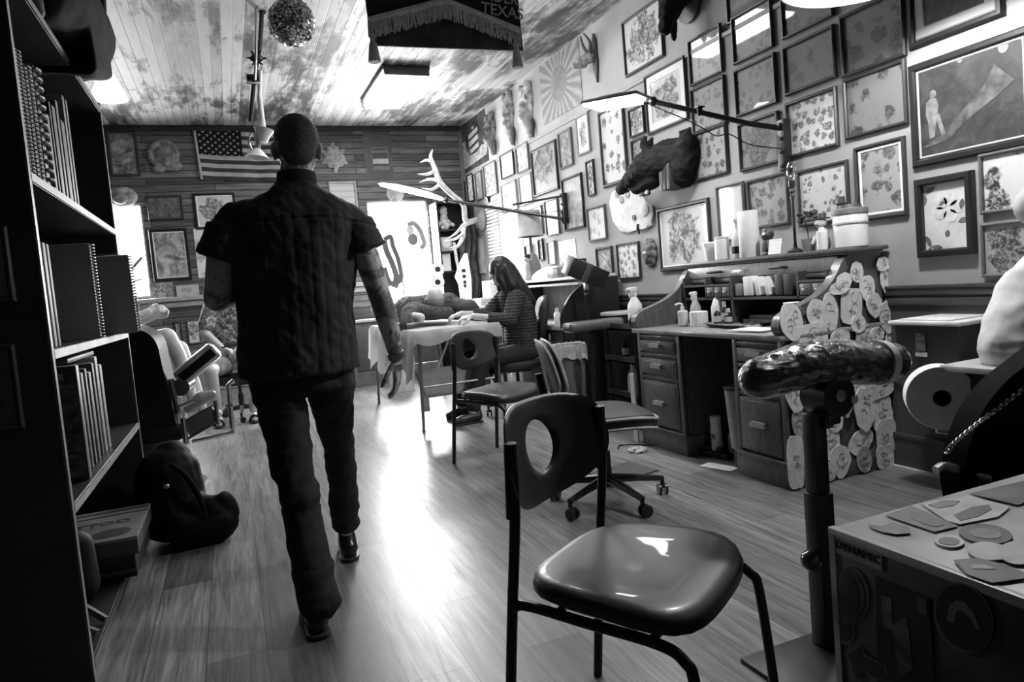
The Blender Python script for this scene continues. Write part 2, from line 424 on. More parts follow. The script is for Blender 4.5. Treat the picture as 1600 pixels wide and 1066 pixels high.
# ================================================================ light
sc = bpy.context.scene
w = bpy.data.worlds.new('sky'); sc.world = w; w.use_nodes = True
bg = w.node_tree.nodes['Background']; bg.inputs[0].default_value = (1,1,1,1); bg.inputs[1].default_value = 5.0
def area(name, loc, d, sx, sy, p, spread=180):
    l = bpy.data.lights.new(name,'AREA'); l.shape = 'RECTANGLE'; l.size = sx; l.size_y = sy; l.energy = p; l.spread = math.radians(spread)
    o = bpy.data.objects.new(name, l); COL.objects.link(o); o.location = loc
    o.rotation_euler = V(d).to_track_quat('-Z','Y').to_euler(); return o
area('daylight_window', ((W1[0]+W1[1])/2, YB+.2, 1.67), (-.12,-1,-.25), .78, 1.3, 260)
area('daylight_side_window', ((W2[0]+W2[1])/2, YB+.2, 1.87), (.2,-1,-.2), .6, 1.0, 80)
sc.view_settings.view_transform = 'Standard'; sc.view_settings.look = 'None'
sc.view_settings.exposure = .25; sc.view_settings.gamma = 1; sc.view_settings.use_curve_mapping = False
sc.cycles.use_denoising = True
# ================================================================ pictures
FB, FD, FM, FL, FW = mat(.012,.35,bump=.05), wood(.02,.05,rough=.35), wood(.07,.16,rough=.4), mat(.33,.45), mat(.7,.4)
MATW = mat(.82,.7,bump=.05,var=.03); MATG = mat(.38,.7,var=.05)
def ring(bm, w, h, fw, d0, d1, bev=0):
    """mitred moulding of width fw round w x h, from depth d0 to d1"""
    o = [(-w/2,-h/2),(w/2,-h/2),(w/2,h/2),(-w/2,h/2)]; i = [(-w/2+fw,-h/2+fw),(w/2-fw,-h/2+fw),(w/2-fw,h/2-fw),(-w/2+fw,h/2-fw)]
    k = min(fw*.35, .008)
    def loop(p, z): return [bm.verts.new((x,y,z)) for x,y in p]
    def inset(p, s): return [(x-s*math.copysign(1,x), y-s*math.copysign(1,y)) for x,y in p]
    L = [loop(o,d0), loop(o,d1-k), loop(inset(o,k),d1), loop(inset(i,-k),d1), loop(i,d1-k), loop(i,d0)]
    for a, b in zip(L, L[1:]+L[:1]):
        for j in range(4): bm.faces.new((a[j],a[(j+1)%4],b[(j+1)%4],b[j]))
def wallm(wall, tl, br, gap=.003):
    if wall == 'R':
        hi = tl[1] < 0 and 0
        p = at(*tl, X=XR); q = at(*br, X=XR); c = (p+q)/2; c.x = (XR if c.z < 2.6 or q.z < 2.56 else XR+.02)-gap
        u, n = V((0,-1,0)), V((-1,0,0)); w = abs(p.y-q.y)
    else:
        p = at(*tl, Y=YB); q = at(*br, Y=YB); c = (p+q)/2; c.y = YB-gap; u, n = V((1,0,0)), V((0,-1,0)); w = abs(p.x-q.x)
    h = abs(p.z-q.z); v = V((0,0,1))
    M = Matrix((u, v, n)).transposed().to_4x4(); M.translation = c
    return M, w, h
def picture(wall, tl, br, a, label, fm=None, fw=.018, mw=0, d=.022, mm=None, name='picture_frame', cat='picture', group=None, gap=.003, roll=0):
    M, w, h = wallm(wall, tl, br, gap if fw else 0)
    t = thing(name, label, cat, m=M @ Matrix.Rotation(roll,4,'Z'), group=group)
    if fw:
        b = B(); ring(b, w, h, fw, 0, d, 1); obj('frame', b, fm or FB, t, smooth=False)
    if mw:
        b = B(); ring(b, w-2*fw, h-2*fw, mw, .002, d*.5); obj('mat_board', b, mm or MATW, t, smooth=False)
    kind, seed, bgv, fgv = a[:4]; s = a[4] if len(a) > 4 else 1
    pw, ph = w-2*(fw+mw), h-2*(fw+mw)
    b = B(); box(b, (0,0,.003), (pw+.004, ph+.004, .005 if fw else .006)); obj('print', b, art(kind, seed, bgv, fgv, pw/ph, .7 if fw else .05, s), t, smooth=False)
    return t
S = 0
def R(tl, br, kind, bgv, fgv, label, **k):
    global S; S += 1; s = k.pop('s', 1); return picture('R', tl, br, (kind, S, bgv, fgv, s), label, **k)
def K(tl, br, kind, bgv, fgv, label, **k):
    global S; S += 1; s = k.pop('s', 1); return picture('B', tl, br, (kind, S, bgv, fgv, s), label, **k)
GF = 'framed flash sheets on the right wall'
# upper, pale part of the right wall
pole_poster = R((714,187),(762,250),'paint',.10,.006,'dark hanging poster of a striped pole in the far corner under the ceiling', fw=0, name='poster', cat='poster', s=1.3)
R((840,105),(908,160),'rays',.36,.19,'tall unframed poster with an oval ringed by rays, left of the horned skull', fw=0, name='poster', cat='poster')
R((970.5,36),(1037,87),'figure',.62,.03,'black framed many-armed figure print, high beside the dark goat head', fm=FB, fw=.02, s=1.5, group=GF)
# columns of flash sheets right of the boar
R((1077,65),(1133,112),'flash',.42,.16,'pale glossy flash sheet catching a glare, topmost of the column above the boar head', fm=FD, s=1.2, group=GF)
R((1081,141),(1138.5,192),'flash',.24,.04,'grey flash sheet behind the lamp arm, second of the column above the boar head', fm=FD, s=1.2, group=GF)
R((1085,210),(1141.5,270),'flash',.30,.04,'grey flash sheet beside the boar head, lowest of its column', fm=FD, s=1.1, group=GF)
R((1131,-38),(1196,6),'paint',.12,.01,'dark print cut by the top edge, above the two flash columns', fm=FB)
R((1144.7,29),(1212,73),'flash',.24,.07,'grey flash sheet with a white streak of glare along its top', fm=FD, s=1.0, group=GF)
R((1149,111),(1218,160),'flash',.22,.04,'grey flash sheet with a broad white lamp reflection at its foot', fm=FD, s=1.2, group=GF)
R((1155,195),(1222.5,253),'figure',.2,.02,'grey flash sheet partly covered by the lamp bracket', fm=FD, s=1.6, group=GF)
R((1221,-20),(1306,25),'flash',.12,.03,'dim flash sheet cut by the top edge, left of the round lamp', fm=FD, s=.9, group=GF)  # dim sheets: dark paper stock, with the upper wall's shade put into its colour
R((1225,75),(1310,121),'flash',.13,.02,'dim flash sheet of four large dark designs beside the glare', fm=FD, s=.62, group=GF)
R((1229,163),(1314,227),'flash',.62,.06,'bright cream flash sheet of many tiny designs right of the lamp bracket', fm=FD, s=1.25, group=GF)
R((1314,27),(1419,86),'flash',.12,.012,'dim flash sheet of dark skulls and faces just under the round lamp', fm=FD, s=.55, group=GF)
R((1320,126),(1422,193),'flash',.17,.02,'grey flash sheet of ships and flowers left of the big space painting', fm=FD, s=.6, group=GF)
R((1418,-44),(1572,23),'paint',.05,.01,'dark landscape print in a pale mat and thick black frame at the top edge', fm=FB, fw=.03, mw=.055, mm=MATG)
sp = R((1422,105),(1624,224),'paint',.045,.003,'largest painting on the right wall, a walker in a dark landscape under two pale moons', fm=FB, fw=.035, mw=.012, mm=mat(.45,.5), s=.8)
R((1336.6,232),(1422,336),'flash',.34,.06,'flash sheet with a pair of eyes in a white mat, above the tall tub', fm=FD, mw=.022, fw=.018, s=.8, group=GF)
rose = R((1433.8,282),(1529.5,396),'paint',.78,.66,'pale rose drawing with dark leaves in a ribbed black frame', fm=FB, fw=.034, d=.035, s=.5)
R((1532,242),(1622,325),'flash',.72,.02,'white print of bold black shapes directly under the big space painting', fm=FM, fw=.016, s=.45)
R((1535,350),(1624,430),'figure',.34,.02,'grinning skull print in a light wood frame above the seated man in white', fm=FM, fw=.014, s=1.4)
R((1247,268),(1332,344),'flash',.62,.04,'flash sheet of crowded swirling figures behind the desk ornaments', fm=FD, s=1.6, group=GF)
R((1169,283),(1238,350),'flash',.30,.06,'grey flash sheet behind the tall bulb lamp', fm=FD, s=.8, group=GF)
R((1121,293),(1169,373),'text',.6,.4,'pale certificate behind the white spray bottle', fm=FM, fw=.014, s=2.2)
R((1028,327),(1116.5,418),'figure',.55,.025,'large dark framed print of a shaggy bird above the left of the desk', fm=FD, fw=.03, mw=.012, s=1.0)
R((1008.7,121),(1078.5,186),'figure',.55,.03,'horned mask print in a wide white mat behind the lamp arm', fm=FD, mw=.06, fw=.016, s=1.2)
R((1064.5,205),(1082.5,233),'paint',.2,.03,'tiny dark framed print beside the boar head', fm=FB, fw=.012)
R((936,176),(984.5,282),'flash',.58,.04,'tall flash sheet of many small animals left of the boar head', fm=FD, fw=.028, s=1.4, group=GF)
R((984,173),(1010.5,207),'figure',.6,.05,'small black framed sketch right under the lit lamp panel', fm=FB, fw=.014)
R((988,221),(1012,247),'paint',.35,.04,'small framed print half hidden by the boar ear', fm=FD, fw=.014)
R((901,184),(925,236),'figure',.7,.05,'narrow pale print of a pin-up in a white frame left of the tall animal sheet', fm=FL, mw=.03, fw=.016)
R((873,209),(898,257),'paint',.45,.05,'grey toned print of a seated figure in a thin grey frame', fm=FM, fw=.018)
R((917,253),(933,304),'figure',.72,.05,'thin upright print in a narrow dark frame left of the white cutout', fm=FD, fw=.016)
R((831,237),(875.5,295),'figure',.30,.02,'crow painting on a textured ground in a black shadow frame', fm=FB, fw=.024, s=.8)
R((878.6,281),(916.7,355),'paint',.55,.16,'tall landscape print right of the lamp wall bracket', fm=FB, fw=.022)
R((919,326),(951,373),'flash',.78,.4,'washed out pale print in a grey frame left of the white cutout', fm=FM, fw=.016, s=.8)
R((965,382),(1004,434),'flash',.66,.08,'flash sheet of little figures left of the carved flower', fm=FD, fw=.014, s=1.0, group=GF)
R((932.6,388),(962.5,448),'paint',.5,.05,'dark framed print behind the propped open book', fm=FD, fw=.02)
R((807,231),(829.5,264),'flash',.72,.2,'light print in a grey frame, top right of the pale row by the far corner', fm=FM, fw=.02, s=.7)
R((782.7,244),(806,272),'flash',.82,.4,'white sheet in a thin black frame left of the crow painting', fm=FB, fw=.012, s=.7)
R((811.6,277),(835,316),'flash',.78,.4,'very pale print directly left of the crow painting', fm=FL, fw=.015, s=.7)
R((784,290),(811,326),'flash',.72,.2,'pale print with an oval above the far lamp arm', fm=FL, fw=.014, s=.6)
R((756.5,260),(779.6,302),'flash',.45,.16,'soft grey flash sheet in the pale row near the far corner', fm=FM, fw=.012, s=1.5)
R((743,271),(757,310),'paint',.4,.14,'narrow grey print, third from the far corner', fm=FM, fw=.014)
R((730,275),(743,313),'flash',.7,.15,'narrow white flash strip, second from the far corner', fm=FB, fw=.014, s=1.3)
R((718,288),(731,327),'flash',.8,.5,'white print in a black edge, nearest to the far corner', fm=FB, fw=.018, s=.6)
R((758,318),(784,402),'text',.72,.10,'long sheet of handwritten lines left of the drum lamp shade', fw=0, name='poster', cat='poster', s=1.1)
R((827,327),(851,365),'flash',.72,.25,'pale flash sheet seen under the far lamp arm', fm=FM, fw=.014, s=1.0)
R((852,315),(877,365),'flash',.74,.3,'pale flash sheet under the lamp bracket, right of its twin', fm=FM, fw=.014, s=1.1)
R((737,374),(761,427),'flash',.78,.5,'tall white sheet behind the antler tips', fm=FL, fw=.018, s=.6)
R((821,384),(835,411),'paint',.5,.02,'small black framed portrait right of the dark haired woman', fm=FB, fw=.018)
R((842,374),(852,406),'paint',.55,.03,'narrow black framed portrait above the second desk', fm=FB, fw=.016)
R((856,378),(871,413),'flash',.8,.5,'small white print right of the narrow portraits', fm=FL, fw=.012, s=.6)
R((873,378),(902,410),'flash',.82,.4,'white sheet pinned above the jar on the second desk', fw=0, name='poster', cat='poster', s=.5)
R((787,374),(819,400),'text',.8,.55,'white notice below the drum lamp shade', fw=0, name='poster', cat='poster', s=.3)
R((739,359),(750,368),'paint',.3,.04,'tiny dark card above the tall white sheet', fw=0, name='card', cat='card')
# painted marks of the big space painting and of the rose drawing
def on(t, name, m, polys, th=.0012, z=.0062):
    b = B()
    for pl in polys: prism(b, pl, th, Matrix.Translation((0,0,z)))
    return obj(name, b, m, t, smooth=False)
def pol(t,pts): return [tuple((TW[t.name].inverted()@at(x,y,X=XR+.012))[:2]) for x,y in pts]
on(pole_poster,'printed_stripe',mat(.5,.7),[pol(pole_poster,q_) for q_ in ([(731,212),(745,198),(746,204),(732,219)],[(732,223),(746,209),(747,216),(733,231)],[(734,235),(747,222),(748,228),(736,240)],[(736,199),(740,196),(740,200),(737,203)])])
on(pole_poster,'printed_figure',mat(.4,.7,var=.6,sc=20),[pol(pole_poster,q_) for q_ in ([(722,225),(726,221),(728,232),(735,243),(746,237),(752,226),(760,224),(761,240),(745,252),(722,268)],)])
def leaf(x, y, a, L, w):
    pts = []
    for i in range(13):
        t = i/12; s = math.sin(PI*t)**.8*w
        pts.append((t*L, s))
    pts += [(t[0], -t[1]) for t in pts[-2:0:-1]]
    return [(x+math.cos(a)*p-math.sin(a)*q, y+math.sin(a)*p+math.cos(a)*q) for p,q in pts]
def disc(x, y, rx, ry=None, n=20): return [(x+rx*math.cos(2*PI*i/n), y+(ry or rx)*math.sin(2*PI*i/n)) for i in range(n)]
LEAF = mat(.12,.6,var=.5,sc=60)
on(rose, 'drawn_leaf', LEAF, [leaf(-.10,.115,a,.06,.012) for a in (2.4,.5,-1.7)])
on(rose, 'drawn_leaf', LEAF, [leaf(-.08,-.14,a,.06,.012) for a in (2.0,-.15,-2.0)])
on(rose, 'drawn_leaf', LEAF, [leaf(.075,.02,1.4,.05,.012), leaf(.06,-.035,.3,.045,.012), leaf(.0,-.10,1.3,.035,.012), leaf(-.03,.05,.6,.035,.01)])
petal = mat(.62,.7,var=.25,sc=30)
on(rose, 'drawn_rose', petal, [disc(.01+.045*math.cos(a), .035+.04*math.sin(a), .034, .03) for a in (0,1.2,2.4,3.7,5)] , z=.006)
PALE = mat(.17,.6,var=.5,sc=30)
on(sp, 'painted_walker', PALE, [[(-.19,-.12),(-.165,-.115),(-.15,-.03),(-.14,.02),(-.15,.06),(-.175,.065),(-.2,.05),(-.205,-.01),(-.195,-.04)], disc(-.165,.082,.016,.018), [(-.155,-.03),(-.13,-.12),(-.11,-.115),(-.14,-.01)]])
on(sp, 'painted_rock', mat(.06,.7,var=.95,sc=16), [[(-.24,-.16),(-.1,-.145),(.02,-.06),(.14,.0),(.2,.04),(.12,.13),(.07,.05),(-.03,-.03),(-.12,-.11)]], z=.0058)
on(sp, 'painted_moon', mat(.2,.6), [disc(-.03,.2,.014,.017)]); on(sp, 'painted_moon', mat(.2,.6), [disc(.16,.19,.022,.026)])
# back wall
K((165,205),(221,276),'paint',.4,.03,'dark framed cave scene at the left end of the back wall', fm=FD, fw=.03)
K((228,307),(288,343),'paint',.22,.03,'carved wooden owl plaque above the left framed witch picture', fm=FD, fw=.02, s=1.6, name='carved_plaque', cat='plaque')
K((300,303),(372,356),'figure',.62,.08,'black framed drawing behind the walking man’s shoulder', fm=FB, fw=.026, mw=.02, s=1.3)
K((231,359),(301,437),'paint',.62,.04,'black framed witch picture between the side window and the man', fm=FB, fw=.035, mw=.015, s=.9)
K((302,358),(345,432),'flash',.74,.4,'pale sheet right of the framed witch picture', fw=0, name='poster', cat='poster', s=.4)
K((233,443),(272,466),'paint',.5,.05,'small oval face print standing on the ledge under the witch picture', fw=0, name='card', cat='card', s=1.5)
K((275,447),(312,464),'flash',.5,.3,'blank grey card lying against the wall above the ledge', fw=0, name='card', cat='card', s=.4)
K((512,284),(560,332),'text',.55,.45,'pale framed sheet beside the man’s right shoulder', fm=FL, fw=.03, s=.3)
K((271,503),(287,535),'figure',.5,.1,'grey print leaning low on the back wall left of its twin', fm=FD, fw=.02)
K((291,501),(316,536),'figure',.62,.04,'white print with a dark figure low on the back wall', fm=FM, fw=.015)
K((566,205),(616,281),'paint',.12,.05,'grey cloth banner with a small flag on the dark back wall', fw=0, d=.01, name='cloth_banner', cat='banner', s=.3)
# ================================================================ roll-top desk
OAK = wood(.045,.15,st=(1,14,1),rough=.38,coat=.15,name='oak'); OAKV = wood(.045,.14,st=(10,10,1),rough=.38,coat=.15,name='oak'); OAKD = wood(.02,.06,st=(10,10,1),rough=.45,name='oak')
OAKL = wood(.10,.26,st=(1,14,1),rough=.32,coat=.2,name='oak')
DX0, DX1, DY0, DY1 = 2.45, 3.125, 2.63, 3.93
t = thing('rolltop_desk', 'large oak roll-top desk with open top, standing against the right wall', 'desk', (2.8,3.28,0))
b = B(); bx(b, DX0-.025, DX1, DY0-.02, DY1+.02, .735, .765, bev=.008); obj('worktop', b, wood(.16,.4,st=(10,1,1),rough=.3,coat=.2,name='oak'), t, True)
def pedestal(y0, y1):
    b = B(); bx(b, DX0+.02, DX1, y0, y1, .0, .735); bx(b, DX0-.005, DX1, y0-.012, y1+.012, 0, .12, bev=.006)
    bx(b, DX0-.012, DX0+.03, y0-.014, y1+.014, .118, .135, bev=.006)
    for y in (y0, y1-.035): bx(b, DX0+.003, DX0+.03, y, y+.035, .12, .735, bev=.003)
    for z in (.44,.585,.70): bx(b, DX0+.005, DX0+.03, y0, y1, z, z+.022, bev=.003)
    obj('pedestal', b, OAKV, t, True)
    for z0, z1 in ((.145,.435),(.467,.58),(.612,.695)):
        b = B(); bx(b, DX0-.004, DX0+.025, y0+.04, y1-.04, z0+.006, z1-.004, bev=.006)
        bx(b, DX0-.008, DX0, y0+.055, y1-.055, z0+.02, z1-.018, bev=.004)
        d = obj('drawer', b, OAK, t, True)
        b = B(); yc, zc = (y0+y1)/2, (z0+z1)/2+.01
        prof = [(-.056,-.012),(-.05,.008),(-.04,.014),(.04,.014),(.05,.008),(.056,-.012)]
        P = pmat((DX0-.03, yc, zc), (0,1,0), (0,0,1)); prism(b, [(x,y) for x,y in prof], .024, P, bev=.005)
        obj('handle', b, mat(.42,.35,var=.1), d, True)
pedestal(DY0, 3.0); pedestal(3.47, DY1)
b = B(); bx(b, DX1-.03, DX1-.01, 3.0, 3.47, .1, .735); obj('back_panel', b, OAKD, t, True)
# scrolled sides
def scurve():
    p = [(DX0+.0,.765),(DX0-.02,.80),(DX0-.005,.845),(DX0+.05,.875),(DX0+.14,.90),(DX0+.24,.935),(DX0+.32,.985),(DX0+.37,1.04),(DX0+.41,1.095),(DX0+.46,1.125),(DX0+.53,1.135)]
    return [(v.x,v.y) for v in smooth_path([V((x,z,0)) for x,z in p], 5)]
sc_ = scurve()
for y0, y1 in ((DY0-.005, DY0+.03), (DY1-.03, DY1+.005)):
    b = B(); P = pmat((0, y1, 0), (1,0,0), (0,0,1))       # normal -y
    prism(b, sc_+[(DX1,1.135),(DX1,.765)], y1-y0, P)
    s = obj('side_panel', b, OAKV, t, True)
    b = B(); pts = [V((x, (y0+y1)/2, z)) for x,z in sc_]
    n = len(pts); prev = None
    rings = []
    for i, p in enumerate(pts):
        tg = (pts[min(i+1,n-1)]-pts[max(i-1,0)]).normalized(); nn = V((-tg.z,0,tg.x))
        rings.append([p+nn*a+V((0,c,0)) for a,c in ((.006,-.027),(.006,.027),(-.045,.027),(-.045,-.027))])
    rings_to(b, rings); obj('edge_moulding', b, OAKV, s, True)
b = B(); bx(b, 2.86, DX1+.02, DY0-.045, DY1+.045, 1.137, 1.16, bev=.006); bx(b, 2.88, DX1, DY0-.025, DY1+.025, 1.128, 1.14); obj('top_board', b, OAK, t, True)
b = B(); box(b, (2.875, (DY0+DY1)/2, 1.085), (.02, DY1-DY0-.06, .075), mx(ry=.12), bev=.004); fa = obj('roll_front', b, OAKL, t, True)
for y in (3.06, 3.61):
    b = B(); tube(b, [(2.872,y-.055,1.085),(2.84,y-.05,1.088),(2.84,y+.05,1.088),(2.872,y+.055,1.085)], .008, 8, sm=4); obj('pull', b, BLACK, fa, True)
b = B(); box(b, (2.862,3.33,1.088),(.004,.05,.006)); obj('lock_plate', b, mat(.2,.3,1), fa, True)
b = B(); bx(b, 2.86, 2.90, DY0+.03, DY1-.03, 1.02, 1.045, bev=.004); obj('roll_rail', b, OAK, t, True)
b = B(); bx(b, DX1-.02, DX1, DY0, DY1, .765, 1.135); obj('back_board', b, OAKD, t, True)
# pigeonholes
b = B()
for y in (2.665, 2.86, 3.39, 3.63, 3.86): bx(b, 2.80, DX1-.02, y, y+.015, .765 if y in (3.39,2.665,3.86) else .92, 1.06)
bx(b, 2.80, DX1-.02, 2.665, 3.875, .915, .93); bx(b, 2.80, DX1-.02, 3.40, 3.87, 1.0, 1.012); bx(b, 2.80, DX1-.02, 2.67, 2.86, 1.0, 1.012)
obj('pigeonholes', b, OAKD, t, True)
for k in range(3):
    for (ya, yb) in ((3.40,3.62),):
        y = ya+.01+k*.073
        b = B(); bx(b, 2.795, 2.84, y, y+.066, .935, .995, bev=.004); d = obj('small_drawer', b, OAK, t, True)
        b = B(); box(b, (2.788,y+.033,.965),(.012,.03,.012), bev=.003); obj('handle', b, STEEL, d, True)
for k in range(2):
    b = B(); y=2.68+k*.088; bx(b, 2.795, 2.84, y, y+.082, .935, .995, bev=.004); d = obj('small_drawer', b, OAK, t, True)
    b = B(); box(b, (2.788,y+.04,.965),(.012,.03,.012), bev=.003); obj('handle', b, STEEL, d, True)

# ---- paper stencils stuck over the near side of the desk
def stencil(px, py, w, h, shape, label, rot=0, lay=0, fold=.004):
    p = at(px, py, Y=DY0-.009-.0035*lay)
    r = random.Random(int(px*7+py*13)); n = 22; pts = []
    for i in range(n):
        a = 2*PI*i/n
        e = {'oval':2.0,'round':2.2,'square':5,'shield':2.4,'drop':2.0,'fan':3}[shape]
        ca, sa = math.cos(a), math.sin(a)
        q = (abs(ca)**e+abs(sa)**e)**(-1/e)*(1+r.uniform(-.05,.05))
        x, y = ca*q, sa*q
        if shape == 'shield' and y < 0: x *= 1-.45*(-y)
        if shape == 'drop': x *= .8+.3*y*-1
        if shape == 'fan' and y > 0: x *= 1-.35*y
        pts.append((x*w/2*math.cos(rot)-y*h/2*math.sin(rot), x*w/2*math.sin(rot)+y*h/2*math.cos(rot)))
    t = thing('paper_stencil', label, 'stencil', m=pmat(p, (1,0,0), (0,0,1)), group='paper tattoo stencils stuck on the side of the desk')
    b = B()
    c = b.verts.new((0,0,.004)); c2 = b.verts.new((0,0,0))
    mid = [b.verts.new((x*.6,y*.6,.003+r.uniform(-.0015,.002))) for x,y in pts]
    o = [b.verts.new((x,y,.0022+r.uniform(0,fold))) for x,y in pts]; u = [b.verts.new((x,y,0.0)) for x,y in pts]
    for i in range(n):
        j = (i+1)%n
        b.faces.new((mid[i],mid[j],c)); b.faces.new((o[i],o[j],mid[j],mid[i])); b.faces.new((u[i],u[j],o[j],o[i])); b.faces.new((u[j],u[i],c2))
    obj('sheet', b, STENM[r.randrange(2)] if not label.startswith('shaded') else STENM[2], t, ang=80)
    # the drawing: thin inked lines
    b = B(); m = min(w,h)
    for k in range(4):
        cx, cy = r.uniform(-.2,.2)*w, r.uniform(-.25,.25)*h; R0 = r.uniform(.08,.2)*m; ph = r.uniform(0,6)
        ang0 = r.uniform(2.5,6)
        tube(b, [(cx+R0*math.cos(ph+ang0*j/9)*(1+.3*math.sin(j*1.7)), cy+R0*math.sin(ph+ang0*j/9), .0056) for j in range(10)], .0011, 4)
    o_ = obj('inked_drawing', b, STINK, t)
STENM = [mat(.84,.8,var=.08,sc=40,bump=.3), mat(.74,.8,var=.10,sc=40,bump=.3), mat(.42,.8,var=.45,sc=45,bump=.3)]; STINK = mat(.30,.7)
ST = [ # px, py, w, h, shape, rot, layer, label
 (1379,412,.062,.05,'fan',.1,3,'white fan-shaped stencil, topmost on the desk side'),
 (1382,436,.045,.105,'oval',.05,1,'long white stencil hanging at the upper back edge of the desk side'),
 (1338,425,.06,.075,'oval',0,2,'oval stencil just left of the topmost one'),
 (1318,440,.075,.06,'round',.4,1,'round stencil under the scroll of the desk side'),
 (1355,452,.075,.10,'shield',.1,2,'shield-shaped stencil with a pointed foot near the top'),
 (1312,450,.10,.045,'oval',.15,3,'flat wide oval stencil along the desk scroll'),
 (1330,478,.10,.13,'square',-.1,1,'large square stencil with lines of writing in the upper middle'),
 (1297,487,.07,.14,'oval',.05,2,'tall oval stencil below the curve of the scroll'),
 (1366,478,.075,.09,'shield',.2,3,'small shield stencil left of the rear edge column'),
 (1386,496,.075,.12,'oval',.12,2,'large oval stencil at the rear edge below the chair rail'),
 (1341,505,.07,.065,'fan',.05,3,'fan stencil hanging under the sheet with writing'),
 (1275,490,.085,.10,'round',.1,1,'round white stencil in the left middle of the desk side'),
 (1236,503,.095,.135,'oval',.2,3,'big oval stencil with a face, nearest to the desk front'),
 (1270,525,.13,.09,'square',.1,2,'wide white stencil beside the big oval face'),
 (1312,528,.095,.06,'oval',.1,3,'low oval stencil above the chrome armrest'),
 (1352,530,.09,.08,'square',0,2,'square stencil right above the armrest end'),
 (1395,535,.08,.12,'oval',-.05,1,'tall oval stencil at the rear edge level with the armrest'),
 (1370,522,.07,.05,'fan',0,3,'small fan stencil above the armrest tip'),
 (1248,540,.10,.05,'oval',.2,1,'half hidden stencil behind the armrest top'),
 (1372,605,.13,.075,'square',.15,2,'wide stencil directly under the armrest tip'),
 (1338,600,.10,.07,'square',-.1,1,'pale stencil behind the armrest hinge'),
 (1378,646,.085,.115,'square',.05,1,'tall stencil at the rear edge below the armrest'),
 (1350,640,.085,.14,'oval',.1,3,'long white oval stencil right of the black post'),
 (1324,628,.05,.10,'shield',-.1,2,'shaded striped horn stencil beside the black post'),
 (1385,682,.085,.11,'square',.0,2,'square stencil at the rear edge near the floor'),
 (1345,690,.11,.075,'oval',.35,1,'slanted oval stencil in the lower middle'),
 (1383,714,.075,.075,'square',.05,3,'bottom corner stencil at the rear edge'),
 (1350,718,.065,.085,'oval',.15,3,'shaded small skull stencil near the bottom'),
 (1313,722,.085,.105,'shield',0,2,'shield stencil with a grinning face right of the post foot'),
 (1298,690,.07,.12,'square',0,1,'tall stencil behind the lower post'),
 (1245,612,.10,.125,'shield',-.1,2,'shield stencil with a dark eagle left of the post'),
 (1247,660,.05,.10,'oval',.05,1,'shaded narrow curled stencil left of the post'),
 (1243,722,.065,.16,'square',-.03,2,'long ragged white stencil left of the post foot'),
 (1292,738,.06,.06,'square',.1,3,'little stencil torn at the floor behind the post'),
 (1305,655,.06,.08,'fan',0,2,'fan stencil hidden half by the black post'),
]
for px,py,w,h,shp,rot,lay,lab in ST:
    k_ = 1.42 if py < 590 else 1.62
    stencil(px,py,w*k_,h*k_,shp,lab,rot,lay)

# ---- things on the desk
def jar(name, cat, label, c, prof, m, lid=None, lidm=None, lidn='lid', band=None, bandm=None, group=None, n=20):
    t = thing(name, label, cat, c, group=group)
    b = B(); lathe(b, prof, n=n); obj('body', b, m, t)
    if lid: b = B(); lathe(b, lid, n=n); obj(lidn, b, lidm or m, t)
    if band: b = B(); lathe(b, band, n=n); obj('printed_label', b, bandm, t)
    return t
def cylp(r, z0, z1, e=.004): return [(0,z0),(r-e,z0),(r,z0+e),(r,z1-e),(r-e,z1),(0,z1)]
def spray_bottle(label, c, h=.26, r=.04, rz=0, m=None, hm=None, group='spray bottles'):
    t = thing('spray_bottle', label, 'bottle', c, rz, group=group)
    b = B(); lathe(b, [(0,0),(r*.96,0),(r,.006),(r,h*.45),(r*.92,h*.55),(r*.42,h*.72),(r*.34,h*.76),(r*.34,h*.80),(0,h*.80)]); obj('body', b, m or WHITE, t)
    b = B(); lathe(b, [(0,h*.78),(r*.42,h*.78),(r*.42,h*.86),(0,h*.86)], n=14); obj('collar', b, hm or WHITE, t)
    b = B(); box(b, (-r*.35,0,h*.93), (r*1.7,r*.55,h*.13), bev=.006); cyl(b, (-r*1.1,0,h*.95), (-r*1.6,0,h*.95), r*.22, r*.16, 10)
    tube(b, [(-r*.9,0,h*.88),(-r*1.1,0,h*.80),(-r*.95,0,h*.73)], r*.13, 6, sm=3); obj('trigger_head', b, hm or WHITE, t)
    return t
TOPZ = 1.161; g = 'bottles and cups on top of the desk'
jar('plastic_cup','cup','white lidded paper cup at the left end of the desk top',(2.98,3.80,TOPZ),[(0,0),(.03,0),(.042,.11),(0,.11)],WHITE,[(0,.108),(.045,.108),(.046,.12),(.04,.125),(0,.125)],WHITE,'cup_lid')
jar('jar','jar','white plastic jar second from the left on the desk top',(2.95,3.64,TOPZ),cylp(.045,0,.13),WHITE,cylp(.043,.13,.148),LGREY)
spray_bottle('white spray bottle with a dark label left of the paper towel roll',(2.98,3.515,TOPZ),.25,.042,rz=.6)
o = bpy.data.objects['spray_bottle']; b = B(); lathe(b, [(.0425,.03),(.0432,.03),(.0432,.075),(.0425,.075)], n=20); obj('printed_label', b, BLACK, o)
t = thing('paper_towel_roll','tall white paper towel roll standing on the desk top','paper roll',(2.95,3.385,TOPZ))
b = B(); lathe(b, [(.02,0),(.058,0),(.06,.003),(.06,.275),(.058,.278),(.02,.278)], n=28, hollow=True); obj('paper', b, PAPER, t)
b = B(); lathe(b, [(.0,.0),(.021,.0),(.021,.279),(.017,.279),(.017,.05),(0,.05)], n=16); obj('core', b, mat(.3,.8), t)
